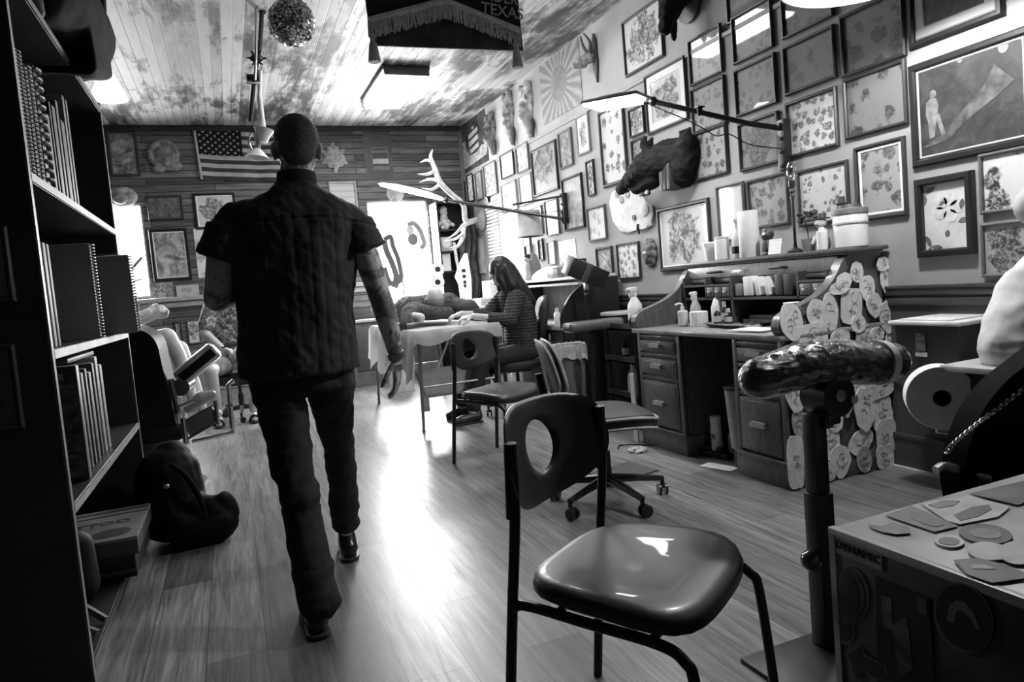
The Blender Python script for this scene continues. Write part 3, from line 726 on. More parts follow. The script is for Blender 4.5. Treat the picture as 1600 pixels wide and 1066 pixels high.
# small ornaments
t = thing('bust_ornament','dark little monkey-like ornament right of the paper towel roll','ornament',(2.95,3.23,TOPZ))
b = B(); caps(b, [(0,0,.03),(0,0,.07)], [.036,.03]); ell(b, (0,0,.125), (.038,.04,.042)); ell(b, (-.028,-.01,.118), (.018,.022,.02)); ell(b,(0,.04,.13),(.012,.01,.016)); ell(b,(0,-.04,.13),(.012,.01,.016))
obj('figure', remesh(b,.004,3), mat(.05,.5,var=.6,sc=40), t)
b = B(); lathe(b, cylp(.045,0,.02)); obj('base', b, MGREY, t)
b = B(); ell(b, (-.036,-.012,.122), (.010,.014,.012)); obj('muzzle', b, WHITE, t)
t = thing('bulb_lamp','tall thin lamp with a bare clear bulb standing on the desk top','lamp',(3.03,3.10,TOPZ))
b = B(); lathe(b, [(0,0),(.045,0),(.045,.012),(.012,.03),(.008,.06),(.008,.30),(.013,.32),(.008,.335),(.016,.35),(.010,.365),(.018,.38),(.018,.41),(0,.41)], n=18); obj('stand', b, mat(.03,.3), t)
b = B(); lathe(b, [(.012,.41),(.02,.43),(.026,.46),(.024,.49),(.012,.515),(0,.52)], n=16)
q = N('bulb_glass'); tr = q.n('ShaderNodeBsdfTransparent'); gl = q.n('ShaderNodeBsdfGlossy'); gl.inputs['Roughness'].default_value=.05; mm_ = q.n('ShaderNodeMixShader'); mm_.inputs[0].default_value=.35
q.l(tr.outputs[0],mm_.inputs[1]); q.l(gl.outputs[0],mm_.inputs[2]); q.l(mm_.outputs[0],q.o.inputs[0]); CLEAR=q.m
obj('bulb', b, CLEAR, t)
t = thing('folded_card','white folded card standing at a slant on the desk top','card',(2.90,3.12,TOPZ),.5)
b = B(); box(b,(0.0,0,.045),(.004,.07,.095),mx(ry=.45)); box(b,(.035,0,.042),(.004,.07,.09),mx(ry=-.45)); obj('sheet', b, PAPER, t, smooth=False)
t = thing('potted_flower','dark dried flower in a pot in the middle of the desk top','plant',(3.0,2.97,TOPZ))
b = B(); lathe(b, [(0,0),(.03,0),(.04,.07),(0,.07)]); obj('pot', b, MGREY, t)
b = B(); tube(b,[(0,0,.06),(.005,.01,.12),(0,.02,.17)],.004,6,sm=3); obj('stem', b, DGREY, t)
b = B(); rr=random.Random(3)
for k in range(26):
    a=rr.uniform(0,6.28); z=rr.uniform(-.3,1); d_=V((math.cos(a)*.04,math.sin(a)*.04,.18+z*.035)); ell(b, d_*1 , (.016,.016,.009), mx(rx=rr.uniform(-1,1),ry=rr.uniform(-1,1)), 8, 6)
obj('flower_head', b, mat(.04,.7,var=.5,sc=40), t)
t = thing('figurine','pale spotted animal figurine between the flower and the white candle','ornament',(2.97,2.84,TOPZ))
b = B(); caps(b,[(0,0,.03),(0,.0,.09)],[.038,.03]); ell(b,(-.01,0,.145),(.03,.03,.032)); ell(b,(-.035,0,.14),(.018,.014,.014)); 
for s in (-1,1): caps(b,[(-.02,.025*s,.08),(-.045,.03*s,.04)],[.012,.01])
obj('figure', remesh(b,.004,3), mat(.4,.6,var=.8,sc=45), t)
b = B(); lathe(b,[(0,.165),(.04,.165),(.042,.17),(.022,.175),(.02,.195),(0,.197)],n=16); obj('hat', b, DGREY, t)
jar('candle','candle','short white candle in front of the animal figurine',(2.90,2.78,TOPZ),cylp(.027,0,.10),WHITE,[(0,.10),(.015,.10),(.012,.118),(0,.12)],WHITE,'cap')
t = thing('bird_figurine','slim dark-hatted figurine left of the big tub','ornament',(3.02,2.755,TOPZ))
b = B(); caps(b,[(0,0,.02),(0,0,.10),(.005,0,.17)],[.03,.034,.022]); ell(b,(0,0,.215),(.024,.024,.028)); caps(b,[(0,.0,.15),(-.03,-.02,.12)],[.012,.009])
obj('figure', remesh(b,.004,3), mat(.2,.6,var=.7,sc=35), t)
b = B(); lathe(b,[(0,.23),(.034,.232),(.034,.236),(.02,.24),(.018,.27),(0,.272)],n=16); obj('hat', b, DGREY, t)
t = jar('storage_tub','tub','large white tub with a strapped lid at the right end of the desk top',(2.97,2.66,TOPZ),[(0,0),(.075,0),(.08,.005),(.083,.16),(.078,.17),(0,.17)],WHITE,[(0,.17),(.085,.168),(.087,.175),(.085,.195),(.06,.20),(0,.2)],MGREY)
b = B(); lathe(b,[(.079,.12),(.086,.12),(.086,.128),(.079,.128)],n=24); obj('strap', b, LGREY, t)
b = B(); lathe(b,[(.0,.199),(.06,.199),(.055,.215),(.03,.22),(0,.22)],n=12); obj('lid_clip', b, DGREY, t)
b = B(); bx(b,-.09,.09,-.09,.09,-.0,.004); 
# on the worktop
WZ = .766
t = jar('soap_bottle','bottle','pale pump bottle at the left front of the desk worktop',(2.63,3.66,WZ),cylp(.032,0,.10,.008),mat(.6,.3,var=.1),[(0,.10),(.012,.10),(.012,.125),(.006,.125),(.006,.14),(.0,.14)],WHITE,'pump')
b=B(); tube(b,[(0,0,.14),(-.02,.005,.145),(-.045,.01,.138)],.006,6,sm=3); obj('nozzle',b,WHITE,t)
spray_bottle('white spray bottle behind the pump bottle on the worktop',(2.76,3.70,WZ),.21,.034,rz=.3,m=mat(.55,.4))
t = jar('jug','jug','round-shouldered white jug with a dark label on the worktop',(2.82,3.55,WZ),[(0,0),(.04,0),(.046,.01),(.046,.10),(.03,.15),(.016,.17),(.016,.195),(0,.195)],WHITE,[(0,.19),(.017,.19),(.017,.215),(0,.215)],WHITE)
b=B(); lathe(b,[(.0465,.08),(.047,.08),(.047,.12),(.0465,.12)],n=20)
jar('tissue_block','box','short white block of cotton squares in front of the jug',(2.67,3.555,WZ),[(0,0),(.055,0),(.056,.004),(.056,.088),(.054,.09),(0,.09)],mat(.8,.7,bump=.3,sc=60),n=8)
for k,(x,y,h,lab) in enumerate(((2.72,3.44,.12,'small dark dropper bottle with a white cap beside the tray'),(2.77,3.40,.10,'second dark ink bottle behind the tray with a grey label'),(2.80,3.47,.14,'taller dark ink bottle behind the cotton block'))):
    jar('ink_bottle','bottle',lab,(x,y,WZ),[(0,0),(.02,0),(.022,.004),(.022,h*.6),(.01,h*.72),(.01,h*.76),(0,h*.76)],BLACK,[(0,h*.75),(.013,h*.75),(.012,h),(0,h)],WHITE if k==0 else LGREY,'cap',[(.0222,h*.2),(.0226,h*.2),(.0226,h*.5),(.0222,h*.5)],LGREY,group='ink bottles on the worktop')
t = thing('metal_tray','shallow steel tray of tools in the middle of the worktop','tray',(2.73,3.27,WZ),-.12)
b=B(); ring_=[]
for hx,hy,z in ((.11,.17,0),(.125,.19,.022),(.135,.20,.022),(.135,.20,.018),(.113,.173,-.0),):
    pass
prof=[(.10,.16,.0),(.122,.182,.024),(.132,.192,.024),(.132,.192,.021),(.124,.184,.020),(.102,.162,-.0)]
def rr_(hx,hy,z,rad=.03,n=6):
    out=[]
    for cx,cy,a0 in ((hx-rad,hy-rad,0),(-hx+rad,hy-rad,PI/2),(-hx+rad,-hy+rad,PI),(hx-rad,-hy+rad,3*PI/2)):
        out += [V((cx+rad*math.cos(a0+PI/2*i/n),cy+rad*math.sin(a0+PI/2*i/n),z)) for i in range(n+1)]
    return out
rings_to(b,[rr_(.10,.16,.002),rr_(.122,.182,.024),rr_(.132,.192,.024),rr_(.132,.192,.020),rr_(.124,.184,.018),rr_(.102,.162,0)],caps=True)
obj('dish', b, STEEL, t)
for k,(x,y,a,L,lab) in enumerate(((2.70,3.33,.3,.13,'steel tweezers lying at the left of the tray'),(2.74,3.27,-.5,.11,'dark tattoo grip lying across the tray'),(2.71,3.20,.9,.12,'thin steel needle bar lying at the right of the tray'))):
    t=thing('tattoo_tool',lab,'tool',(x,y,WZ+.012),a,group='tools in the steel tray'); b=B(); caps(b,[(0,-L/2,0),(0,L*.1,0),(0,L/2,.003)],[.005,.008 if k==1 else .004,.003],8); obj('handle',b,DGREY if k==1 else STEEL,t)
t=thing('tattoo_machine','small steel tattoo machine lying right of the tray','tool',(2.66,3.04,WZ),.4)
b=B(); box(b,(0,0,.02),(.03,.06,.03),bev=.004); cyl(b,(-.01,.03,.014),(-.02,.09,.008),.007,.006,10); obj('frame',b,STEEL,t)
b=B(); cyl(b,(0.005,-.01,.036),(0.005,-.01,.05),.011); cyl(b,(.005,.018,.036),(.005,.018,.05),.011); obj('coil',b,DGREY,t)
t=thing('paper_pile','white papers stacked at the right front of the worktop','papers',(2.57,2.95,WZ),.1); b=B()
for k in range(5): box(b,(random.Random(k).uniform(-.01,.01),random.Random(k+9).uniform(-.02,.02),.0015+.002*k),(.16,.24,.0016),mx(rz=random.Random(k+4).uniform(-.15,.15)))
obj('sheets',b,PAPER,t,smooth=False)
jar('plastic_cup','cup','large white cup half hidden behind the near desk scroll',(2.62,2.72,WZ),[(0,0),(.03,0),(.045,.14),(.048,.145),(.0,.145)],WHITE)
t=thing('book_stack','small stack of dark books lying behind the tray','books',(2.93,3.15,WZ)); b=B(); bx(b,-.1,.1,-.2,.2,0,.03,bev=.003); obj('lower_book',b,DGREY,t,smooth=False); b=B(); bx(b,-.09,.09,-.18,.15,.031,.055,bev=.003); obj('upper_book',b,mat(.03,.6),t,smooth=False)
# in the pigeonholes
for k,(y,w_,h,m_,tl,lab) in enumerate(((3.345,.06,.075,MGREY,0,'grey box in the left of the middle pigeonhole'),(3.265,.075,.115,WHITE,0,'thick white envelope bundle in the middle pigeonhole'),(3.18,.03,.11,WHITE,.16,'white envelope leaning right of the thick bundle'),(3.10,.03,.11,WHITE,.22,'second leaning white envelope, near the dark books'),(3.02,.05,.12,DGREY,.0,'dark book standing in the middle pigeonhole'),(2.95,.06,.115,mat(.03,.6),0,'black case at the right of the middle pigeonhole'))):
    t=thing('envelope' if m_ is WHITE else 'small_book',lab,'envelope' if m_ is WHITE else 'book',(2.88,y,.931),group='papers in the pigeonholes'); b=B(); box(b,(0,math.sin(tl)*h/2,h/2*math.cos(tl)+.004),(.14,w_,h*.98),mx(rx=-tl),bev=.006); obj('cover',b,m_,t)
# kneehole
def leanpic(label,c,rz,w,h,tilt,fm,a):
    M=mx(c,rz) @ Matrix.Rotation(PI/2-tilt,4,'X') @ Matrix.Translation((0,h/2,0))
    t=thing('picture_frame',label,'picture',m=M); b=B(); ring(b,w,h,.03,0,.022); obj('frame',b,fm,t,smooth=False); b=B(); ring(b,w-.06,h-.06,.02,.002,.01); obj('mat_board',b,MATG,t,smooth=False); b=B(); box(b,(0,0,.003),(w-.095,h-.095,.005)); obj('print',b,a,t,smooth=False)
leanpic('framed print leaning on the floor inside the desk kneehole',(2.80,3.30,.006),-PI/2-.25,.30,.42,.16,FM,art('paint',901,.3,.02))
t=jar('spray_can','can','white spray can marked 2X under the desk',(2.60,3.37,0),cylp(.033,0,.19,.006),WHITE,[(0,.19),(.03,.19),(.032,.20),(.032,.235),(.028,.24),(0,.24)],WHITE,'cap')
b=B(); text(b,'2X',.045,pmat((-.0345,-.004,.12),(0,-1,0),(0,0,1)),.004); obj('lettering',b,BLACK,t,smooth=False)
jar('small_jar','jar','small grey jar behind the spray can under the desk',(2.66,3.27,0),cylp(.045,0,.14,.006),mat(.2,.5,var=.6,sc=30),cylp(.04,.14,.155),DGREY)
t=thing('waste_bin','grey plastic waste bin in the kneehole beside the right drawers','bin',(2.55,3.09,0)); b=B(); loft(b,[((0,0,.11),.05,.062),((0,0,.44),.075,.075)],4*6); obj('body',b,mat(.33,.45),t); b=B(); loft(b,[((0,0,.44),.078,.078),((0,0,.455),.08,.08)],24); obj('rim',b,DGREY,t)
b=B(); lathe(b,[(0,0),(.045,0),(.045,.11),(0,.11)]); obj('foot',b,BLACK,t)
t=thing('power_strip','black power strip with plugs on the floor under the desk','power strip',(2.57,3.40,0),.2); b=B(); bx(b,-.03,.03,-.15,.15,0,.035,bev=.006); obj('body',b,BLACK,t)
for k in range(3): b=B(); bx(b,-.018,.018,-.1+k*.09,-.06+k*.09,.034,.06,bev=.004); obj('plug',b,BLACK,t)
def cord(label,pts,r=.0045,m=None,name='cord'):
    b=B(); tube(b,pts,r,6,sm=6); return tag(obj(name,b,m or BLACK),label,'cord')
cord('black cord trailing from the power strip to the loose earbuds',[(2.55,3.55,.005),(2.48,3.68,.005),(2.44,3.82,.005),(2.36,3.93,.005),(2.28,3.96,.005),(2.23,3.90,.005)])
t=thing('paper_sheet','white sheet lying on the floor at the foot of the right drawers','paper',(2.45,3.17,.001),.3); b=B(); box(b,(0,0,.001),(.09,.2,.002)); obj('sheet',b,PAPER,t,smooth=False)
b=B(); rr=random.Random(5)
for k in range(5): tube(b,[(2.29+rr.uniform(-.05,.05),3.76+rr.uniform(-.05,.05),.006+rr.uniform(0,.015)) for _ in range(5)],.007,6,sm=4)
tag(obj('cable_bundle',b,mat(.5,.5)),'pale bundle of loose cable on the floor left of the desk','cable')
# ================================================================ lamps and hung things
GLOW = emis(26, 'lit_diffuser'); GLOWL = emis(42, 'lit_lamp_panel'); GLOWS = emis(1.1, 'lit_shade')
def ceiling_light(label, x, y, L=1.15, W=.42):
    t = thing('ceiling_light', label, 'ceiling light', (x,y,ZC), group='ceiling fluorescent lights')
    b = B(); box(b,(0,0,-.02),(W+.05,L+.05,.04),bev=.01); box(b,(0,-L/2-.02,-.05),(W+.03,.03,.09),bev=.01); box(b,(0,L/2+.02,-.05),(W+.03,.03,.09),bev=.01); obj('housing',b,mat(.06,.4),t)
    b = B(); vs=box(b,(0,0,-.075),(W,L,.08),bev=.035,seg=3); obj('diffuser',b,GLOW,t)
    return t
ceiling_light('lit fluorescent box on the ceiling below the hanging banner, near the back wall', 1.83, 7.3)
ceiling_light('fluorescent box on the ceiling hidden behind the fringed banner', 1.78, 5.25)
# swing-arm lamps on the right wall
def arm_lamp(label, bp, elbow, tip, panel, brace, az=-.10):
    """bp: bracket centre on the wall, tip: arm end, panel: (centre, axis u, axis v, hu, hv, kind)"""
    t = thing('swing_arm_lamp', label, 'lamp', bp, group='swing-arm lamps on the right wall')
    b = B(); bp = V(bp); box(b, bp+V((0.005,0,0)), (.05,.07,.30), bev=.008)
    for z in (-.12,-.04,.04,.12): cyl(b, bp+V((-.02,.0,z)), bp+V((-.034,0,z)), .012, .010, 10)
    br = obj('wall_bracket', b, BLACK, t, True)
    b = B()
    for z in (-.115,-.03,.05): cyl(b, bp+V((-.034,-.0,z)), bp+V((-.038,0,z)), .007, .006, 8)
    obj('bolt', b, CHROME, br, True)
    b = B(); e, tp = V(elbow), V(tip); tube(b, [bp+V((-.02,0,az)), e, tp], .016, 8); obj('arm', b, BLACK, t, True)
    if brace:
        b = B(); tube(b, [bp+V((-.02,0,.12)), bp.lerp(tp,.42)+V((0,0,.0))], .011, 8); obj('brace', b, BLACK, t, True)
    b = B(); m_ = bp.lerp(tp,.62); cyl(b, m_+V((0,0,.01)), m_+V((0,0,.055)), .016, .02, 10); box(b, m_+V((0,0,.06)), (.05,.05,.012), bev=.004); obj('clamp_knob', b, BLACK, t, True)
    b = B(); ps=[bp+V((-.02,0,-.02))]+[bp.lerp(tp,s)+V((0,0,-.035-.05*math.sin(s*9)**2)) for s in (.25,.4,.5,.6,.75)]+[tp+V((0,0,-.03))]
    tube(b, ps, .004, 6, sm=5); obj('cable', b, BLACK, t, True)
    c,u,v,hu,hv,kind = panel; c=V(c); u=V(u).normalized(); v=V(v); v=(v-u*v.dot(u)).normalized(); w=u.cross(v)
    if w.z<0: v=-v; w=u.cross(v)
    P = Matrix((u,v,w)).transposed().to_4x4(); P.translation=c
    b = B(); cyl(b, tp, tp+(c-tp)*.25, .02,.02,10); ell(b, tp, .03, n=12); obj('joint', b, BLACK, t, True)
    b = B(); b2 = B()
    if kind=='rect':
        box(b,(0,0,.012),(2*hu,2*hv,.024),bev=.008); box(b,(hu*.1,0,.034),(hu*.9,hv*.9,.03),bev=.01); box(b2,(0,0,-.004),(2*hu-.02,2*hv-.02,.012),bev=.003)
    else:
        q=[(.0,.045),(.5,.042),(.9,.022),(1.0,.0),(.96,-.004),(0,-.004)]; lathe(b,q,n=32); lathe(b2,[(0,-.006),(.93,-.006),(.9,-.014),(0,-.016)],n=32)
        for q_ in (b,b2): bmesh.ops.transform(q_, matrix=Matrix.Diagonal((hu,hv,1,1)), verts=q_.verts[:])
    b.transform(P); b2.transform(P)
    h = obj('lamp_head', b, mat(.3,.4) if kind=='rect' else mat(.5,.4), t, True); obj('diffuser', b2, GLOWL, h, True)
    return t
c1 = V((2.5,4.03,2.25))
arm_lamp('near black swing-arm lamp with a lit square panel above the boar head', (3.125,3.24,1.80), (3.02,3.39,1.96), (2.66,3.86,2.215), (c1, (-.55,.83,.05), (-.83,-.55,0), .20,.14,'rect'), False, .10)
arm_lamp('far black swing-arm lamp with a lit oval head in front of the back window', (3.12,6.15,1.81), (3.02,6.2,1.735), (2.22,7.06,2.055), ((1.87,7.10,2.155), (-.96,.06,.27), (0,1,.18), .36,.20,'oval'), True)
# third lamp: the round shade at the top edge
t = thing('swing_arm_lamp','round white lamp shade cut off by the top edge, above the near wall pictures','lamp',(2.50,2.10,2.27),group='swing-arm lamps on the right wall')
b = B(); lathe(b,[(.03,.16),(.10,.14),(.24,.06),(.325,-.03),(.33,-.035),(.322,-.035),(.235,.05),(.10,.13),(.03,.15)],n=40); obj('shade',b,mat(.7,.4,bump=0),t)
b = B(); ell(b,(0,0,.085),(.05,.05,.055)); obj('bulb',b,emis(720,'lit_bulb'),t)
b = B(); lathe(b,[(0,.14),(.035,.14),(.03,.24),(0,.25)]); obj('socket',b,BLACK,t)
b = B(); tube(b,[(0,0,.22),(.30,-.05,.27),(.655,-.1,.2)],.014,8,sm=4); obj('arm',b,BLACK,t)
b = B(); box(b,(.648,-.1,.18),(.02,.08,.2),bev=.006); obj('wall_bracket',b,BLACK,t)
# little lit shade at the left, over the bookcase corner
t = thing('lamp_shade_light','lit cone lamp shade peeping out behind the top of the bookcase','lamp',(-.50,4.55,2.36))
b = B(); lathe(b,[(.028,.17),(.03,.172),(.10,.0),(.098,-.002),(.026,.168)],n=28); obj('shade',b,emis(.85,'lit_cone_shade'),t)
b = B(); tube(b,[(0,0,.14),(0,0,.30),(.0,.0,ZC-2.36)],.008,8); obj('cord',b,BLACK,t)
b = B(); lathe(b,[(.0,.16),(.03,.16),(.03,.20),(0,.21)]); obj('cap',b,BLACK,t)
# disco ball
t = thing('disco_ball','mirrored disco ball hanging from the ceiling at the top of the picture','disco ball',(.475,4.0,2.64))
b = B()
R_=.122; nb_=22
for i in range(nb_):
    th0=PI*i/nb_; th1=PI*(i+1)/nb_; m_=max(4,int(2*nb_*math.sin((th0+th1)/2)))
    for k in range(m_):
        f0,f1=2*PI*k/m_+.012/max(.15,math.sin((th0+th1)/2)),2*PI*(k+1)/m_
        g_=lambda th,f:V((math.sin(th)*math.cos(f),math.sin(th)*math.sin(f),math.cos(th)))*R_
        vs=[g_(th0+.012,f0),g_(th0+.012,f1),g_(th1,f1),g_(th1,f0)]
        n_=(vs[0]+vs[1]+vs[2]+vs[3]).normalized(); a_=V((nz(n_,40,i),nz(n_,37,k),nz(n_,43,3)))*.009
        vv=[b.verts.new(p+n_*.002+a_*s_) for p,s_ in zip(vs,(1,-1,1,-1))]
        try: b.faces.new(vv)
        except ValueError: pass
o_=obj('mirror_tiles',b,mat(.9,.08,1,bump=0,var=.05),t,smooth=False); o_['kind']='stuff'
b = B(); ell(b,(0,0,0),R_*.985,n=28,k=18); lathe(b,[(.0,R_-.005),(.02,R_-.005),(.02,R_+.03),(0,R_+.03)]); obj('core',b,mat(.02,.4),t)
b = B(); tube(b,[(0,0,R_),(0,0,ZC-2.64)],.006,6); obj('hanging_wire',b,BLACK,t)
# fringed banner
BY=3.5
t = thing('fringed_banner','dark velvet banner with pale gabled fringe and tassels hanging from the ceiling','banner',(1.2,BY,2.33))
VEL = mat(.026,.8,var=.5,sc=9,bump=.3,spec=.2)
def bp_(x,y): return at(x,y,Y=BY)
b = B(); P=pmat((0,BY+.006,0),(1,0,0),(0,0,1))
def poly(pts): return [(at(x,y,Y=BY).x, at(x,y,Y=BY).z) for x,y in pts]
prism(b, poly([(580,72),(817,80)])+[(1.585,3.1),(.765,3.1)], .012, P); vs=b.verts[:]
obj('lower_cloth',b,mat(.06,.55,var=.8,sc=9,bump=.4),t,True,smooth=False)
b = B(); P=pmat((0,BY-.012,0),(1,0,0),(0,0,1)); prism(b, poly([(579,30),(695,2),(811,46)])+[(1.59,3.12),(.75,3.12)], .012, P); obj('upper_cloth',b,VEL,t,True,smooth=False)
FR=mat(.72,.8,var=.25,sc=70,bump=.4)
e0,e1,e2=[at(x,y,Y=BY-.03) for x,y in ((576,32),(695,1),(812,48))]
b = B(); tube(b,[e0,e1],.017,8); tube(b,[e1,e2],.017,8); obj('braid',b,FR,t,True)
b = B(); rr=random.Random(8); n_=150
for k in range(n_):
    s=k/(n_-1); p=(e0.lerp(e1,s*2) if s<.5 else e1.lerp(e2,s*2-1)); L=.085+rr.uniform(-.008,.008)
    tube(b,[p+V((0,rr.uniform(-.006,.006),0)),p+V((rr.uniform(-.006,.006),rr.uniform(-.01,.004),-L*.6)),p+V((rr.uniform(-.008,.008),0,-L))],[.005,.0045,.0035],5)
o_=obj('fringe',b,FR,t,True); o_['kind']='stuff'
for (px,py),rr_k in (((582,60),0),((806,72),1)):
    p=at(px,py,Y=BY-.03); b=B(); tube(b,[p+V((0,0,.06)),p+V((0,0,.0))],.004,6); lathe(b,[(0,.02),(.012,.018),(.016,.005),(.010,-.008),(.02,-.03),(.032,-.11),(.028,-.115),(0,-.115)],c=p+V((0,0,-.0)),n=14); obj('tassel',b,FR,t,True)
b = B(); pc=(at(785,18,Y=BY-.0265)); text(b,'TEXAS',.082,pmat(pc,(1,0,-.10),(0.08,0,1)),.006); obj('lettering',b,mat(.6,.6),t,True,smooth=False)
b = B(); pc=(at(780,0,Y=BY-.0265)); text(b,'INDER',.075,pmat(pc+V((0,0,.012)),(1,0,-.10),(0.08,0,1)),.006); obj('lettering',b,mat(.6,.6),t,True,smooth=False)
b = B(); tube(b,[(.74,BY,3.12),(1.61,BY,3.12)],.014,8)
for x in (.8,1.55): tube(b,[(x,BY,3.12),(x,BY,ZC)],.005,6)
obj('hanging_rod',b,DGREY,t,True)
# hanging pole with clamp lamps
t = thing('hanging_pole','hanging cluster of poles and clamps with a small white lamp beside the man’s head','pole lamp',(.38,5.6,ZC))
Yp=5.6
b=B(); tube(b,[at(413,-60,Y=Yp),at(406,80,Y=Yp),at(397,130,Y=Yp),at(391,190,Y=Yp)],.017,8); tube(b,[at(408,-60,Y=Yp),at(410,20,Y=Yp)],.03,8); obj('dark_pole',b,BLACK,t,True)
b=B(); tube(b,[at(400,-40,Y=Yp-.05),at(400,90,Y=Yp-.05),at(398,125,Y=Yp-.05)],.010,8); obj('thin_pole',b,STEEL,t,True)
b=B(); tube(b,[at(405,150,Y=Yp),at(411,200,Y=Yp)],[.018,.022],10); tube(b,[at(407,110,Y=Yp),at(405,150,Y=Yp)],.014,8); obj('white_pipe',b,WHITE,t,True)
b=B(); p=at(401,92,Y=Yp); ell(b,p,(.05,.04,.035)); 
for k in range(6): a=k*1.05; cyl(b,p,p+V((math.cos(a)*.07,-.02,math.sin(a)*.06)),.014,.006,8)
obj('clamp',b,BLACK,t,True)
b=B(); p=at(395,122,Y=Yp); box(b,p,(.09,.05,.045),bev=.006); obj('switch_box',b,BLACK,t,True)
b=B(); p=at(395,131,Y=Yp); box(b,p,(.095,.05,.014),bev=.004); obj('white_plate',b,WHITE,t,True)
b=B(); p=at(396,3,Y=Yp); box(b,p,(.09,.05,.05),bev=.006); obj('switch_box',b,BLACK,t,True)
b=B(); p0=at(411,212,Y=Yp); lathe(b,[(.035,-.05),(.05,.0),(.075,.05),(.07,.05),(.045,0),(.03,-.05)],c=p0,n=20,axis=(.25,0,1)); obj('upper_shade',b,WHITE,t,True)
b=B(); p1=at(402,240,Y=Yp); lathe(b,[(.012,.045),(.05,.01),(.09,-.03),(.086,-.03),(.046,.0),(.01,.035)],c=p1,n=20,axis=(.15,0,1)); obj('lower_shade',b,WHITE,t,True)
b=B(); p2=at(401,222,Y=Yp); 
for k in range(7): a=PI*k/6; 
tube(b,[p2+V((-.03-.025*math.sin(PI*k/8),0,.07-.14*k/8)) for k in range(9)],.008,8); tube(b,[p2+V((0,0,.07)),p2+V((.012,0,0)),p2+V((0,0,-.07))],.02,8); obj('bracket',b,STEEL,t,True)
b=B(); tube(b,[p0,at(411,195,Y=Yp)],.012,8); obj('stem',b,WHITE,t,True)

# shelf with the boar head and books
t = thing('wall_shelf','white floating shelf under the boar head','shelf',(3.05,4.5,1.69)); b=B(); bx(b,2.955,XR,4.18,4.95,1.672,1.70,bev=.003); obj('board',b,mat(.55,.4),t,smooth=False); b=B(); bx(b,2.96,XR,4.2,4.36,1.655,1.672); obj('bracket',b,mat(.02,.5),t,smooth=False)
t = thing('boar_head','mounted dark bristly boar head facing left on the white shelf','trophy head',(3.05,4.4,1.9))
b=B(); caps(b,[(3.13,4.17,1.93),(3.07,4.30,1.94),(2.99,4.47,1.91),(2.96,4.62,1.85),(2.95,4.76,1.80)],[.13,.135,.115,.075,.052])
caps(b,[(2.955,4.77,1.80),(2.95,4.80,1.79)],[.05,.045]); caps(b,[(3.0,4.44,1.80),(2.97,4.62,1.76)],[.07,.04]); caps(b,[(3.1,4.17,1.86),(3.1,4.2,1.80)],[.11,.10])
for dx,dy in ((.04,.06),(-.03,.03)): caps(b,[(2.99+dx,4.38+dy,2.0),(2.975+dx,4.40+dy,2.07),(2.98+dx,4.36+dy,2.11)],[.035,.03,.01])
caps(b,[(3.08,4.1,2.0),(3.08,4.09,2.06)],[.07,.03])
bb=remesh(b,.011,3,lambda p:.006*nz(p,26)+.005*nz(p,75))
for v in bb.verts: v.co.x=min(v.co.x,XR-.004)
obj('head',bb,mat(.012,.85,var=.8,sc=35,st=(1,.4,1),bump=.5,spec=.2),t,True)
b=B(); 
for dx in (0,.05): tube(b,[(2.945+dx,4.66,1.77),(2.93+dx,4.675,1.80),(2.935+dx,4.68,1.84)],[.012,.009,.003],8,sm=3)
obj('tusk',b,WHITE,t,True)
b=B(); ell(b,(2.90,4.56,1.925),.014); obj('eye',b,BLACK,t,True)
for k,(y,h,m_,lab) in enumerate(((4.30,.17,mat(.10,.5),'grey book standing on the white shelf right of the boar head'),(4.255,.18,mat(.02,.5),'black book standing on the white shelf'),(4.21,.175,mat(.04,.5),'dark book at the right end of the white shelf'))):
    t=thing('book',lab,'book',(3.05,y,1.7002),group='books on the boar shelf'); b=B(); bx(b,-.07,.075,-.019,.019,0,h,bev=.003); obj('cover',b,m_,t); b=B(); bx(b,-.068,.078,-.015,.015,.003,h+.001); obj('pages',b,PAPER,t,smooth=False)
t=thing('toy_tractor','small dark ornament with a white piece under the boar snout on the shelf','ornament',(3.0,4.55,1.7002)); b=B(); box(b,(0,0,.03),(.06,.09,.06),bev=.01); caps(b,[(0,.0,.05),(0,.03,.09)],[.02,.012]); obj('figure',b,DGREY,t); b=B(); caps(b,[(-.02,-.06,.015),(-.02,-.09,.05)],[.015,.01]); obj('white_piece',b,WHITE,t)
# painted wooden cutout
t = thing('wooden_cutout','white painted wooden cutout with flowers and a dog-like cloud shape under the shelf','wall ornament',m=wallm('R',(955,290),(1023,366))[0]); Mw,w_,h_=wallm('R',(955,290),(1023,366))
def wpoly(pts): 
    Mi=TW[t.name].inverted(); return [tuple((Mi@at(x,y,X=XR))[:2]) for x,y in pts]
b=B(); prism(b,wpoly([(955,318),(958,302),(970,293),(985,287),(997,284),(1005,300),(1012,316),(1022,322),(1024,335),(1020,345),(1021,352),(1012,358),(995,360),(985,364),(972,361),(960,345)]),.018,bev=.004); obj('board',b,mat(.72,.6,var=.12,sc=25),t)
b=B()
for x,y in ((977,296),(968,304),(984,304),(993,293),(975,312)): prism(b,[(u,v) for u,v in disc(*wpoly([(x,y)])[0],.035,.03)],.024)
obj('painted_flower',b,mat(.3,.6,var=.6,sc=40),t,smooth=False)
b=B()
for x,y in ((1000,294),(995,340)): prism(b,disc(*wpoly([(x,y)])[0],.022,.022),.03)
obj('dark_knob',b,BLACK,t,smooth=False)
b=B(); prism(b,disc(*wpoly([(1010,328)])[0],.07,.055),.026,bev=.006); prism(b,disc(*wpoly([(1008,352)])[0],.085,.03),.026,bev=.006); obj('cloud_shape',b,mat(.75,.6,var=.15,sc=25),t)
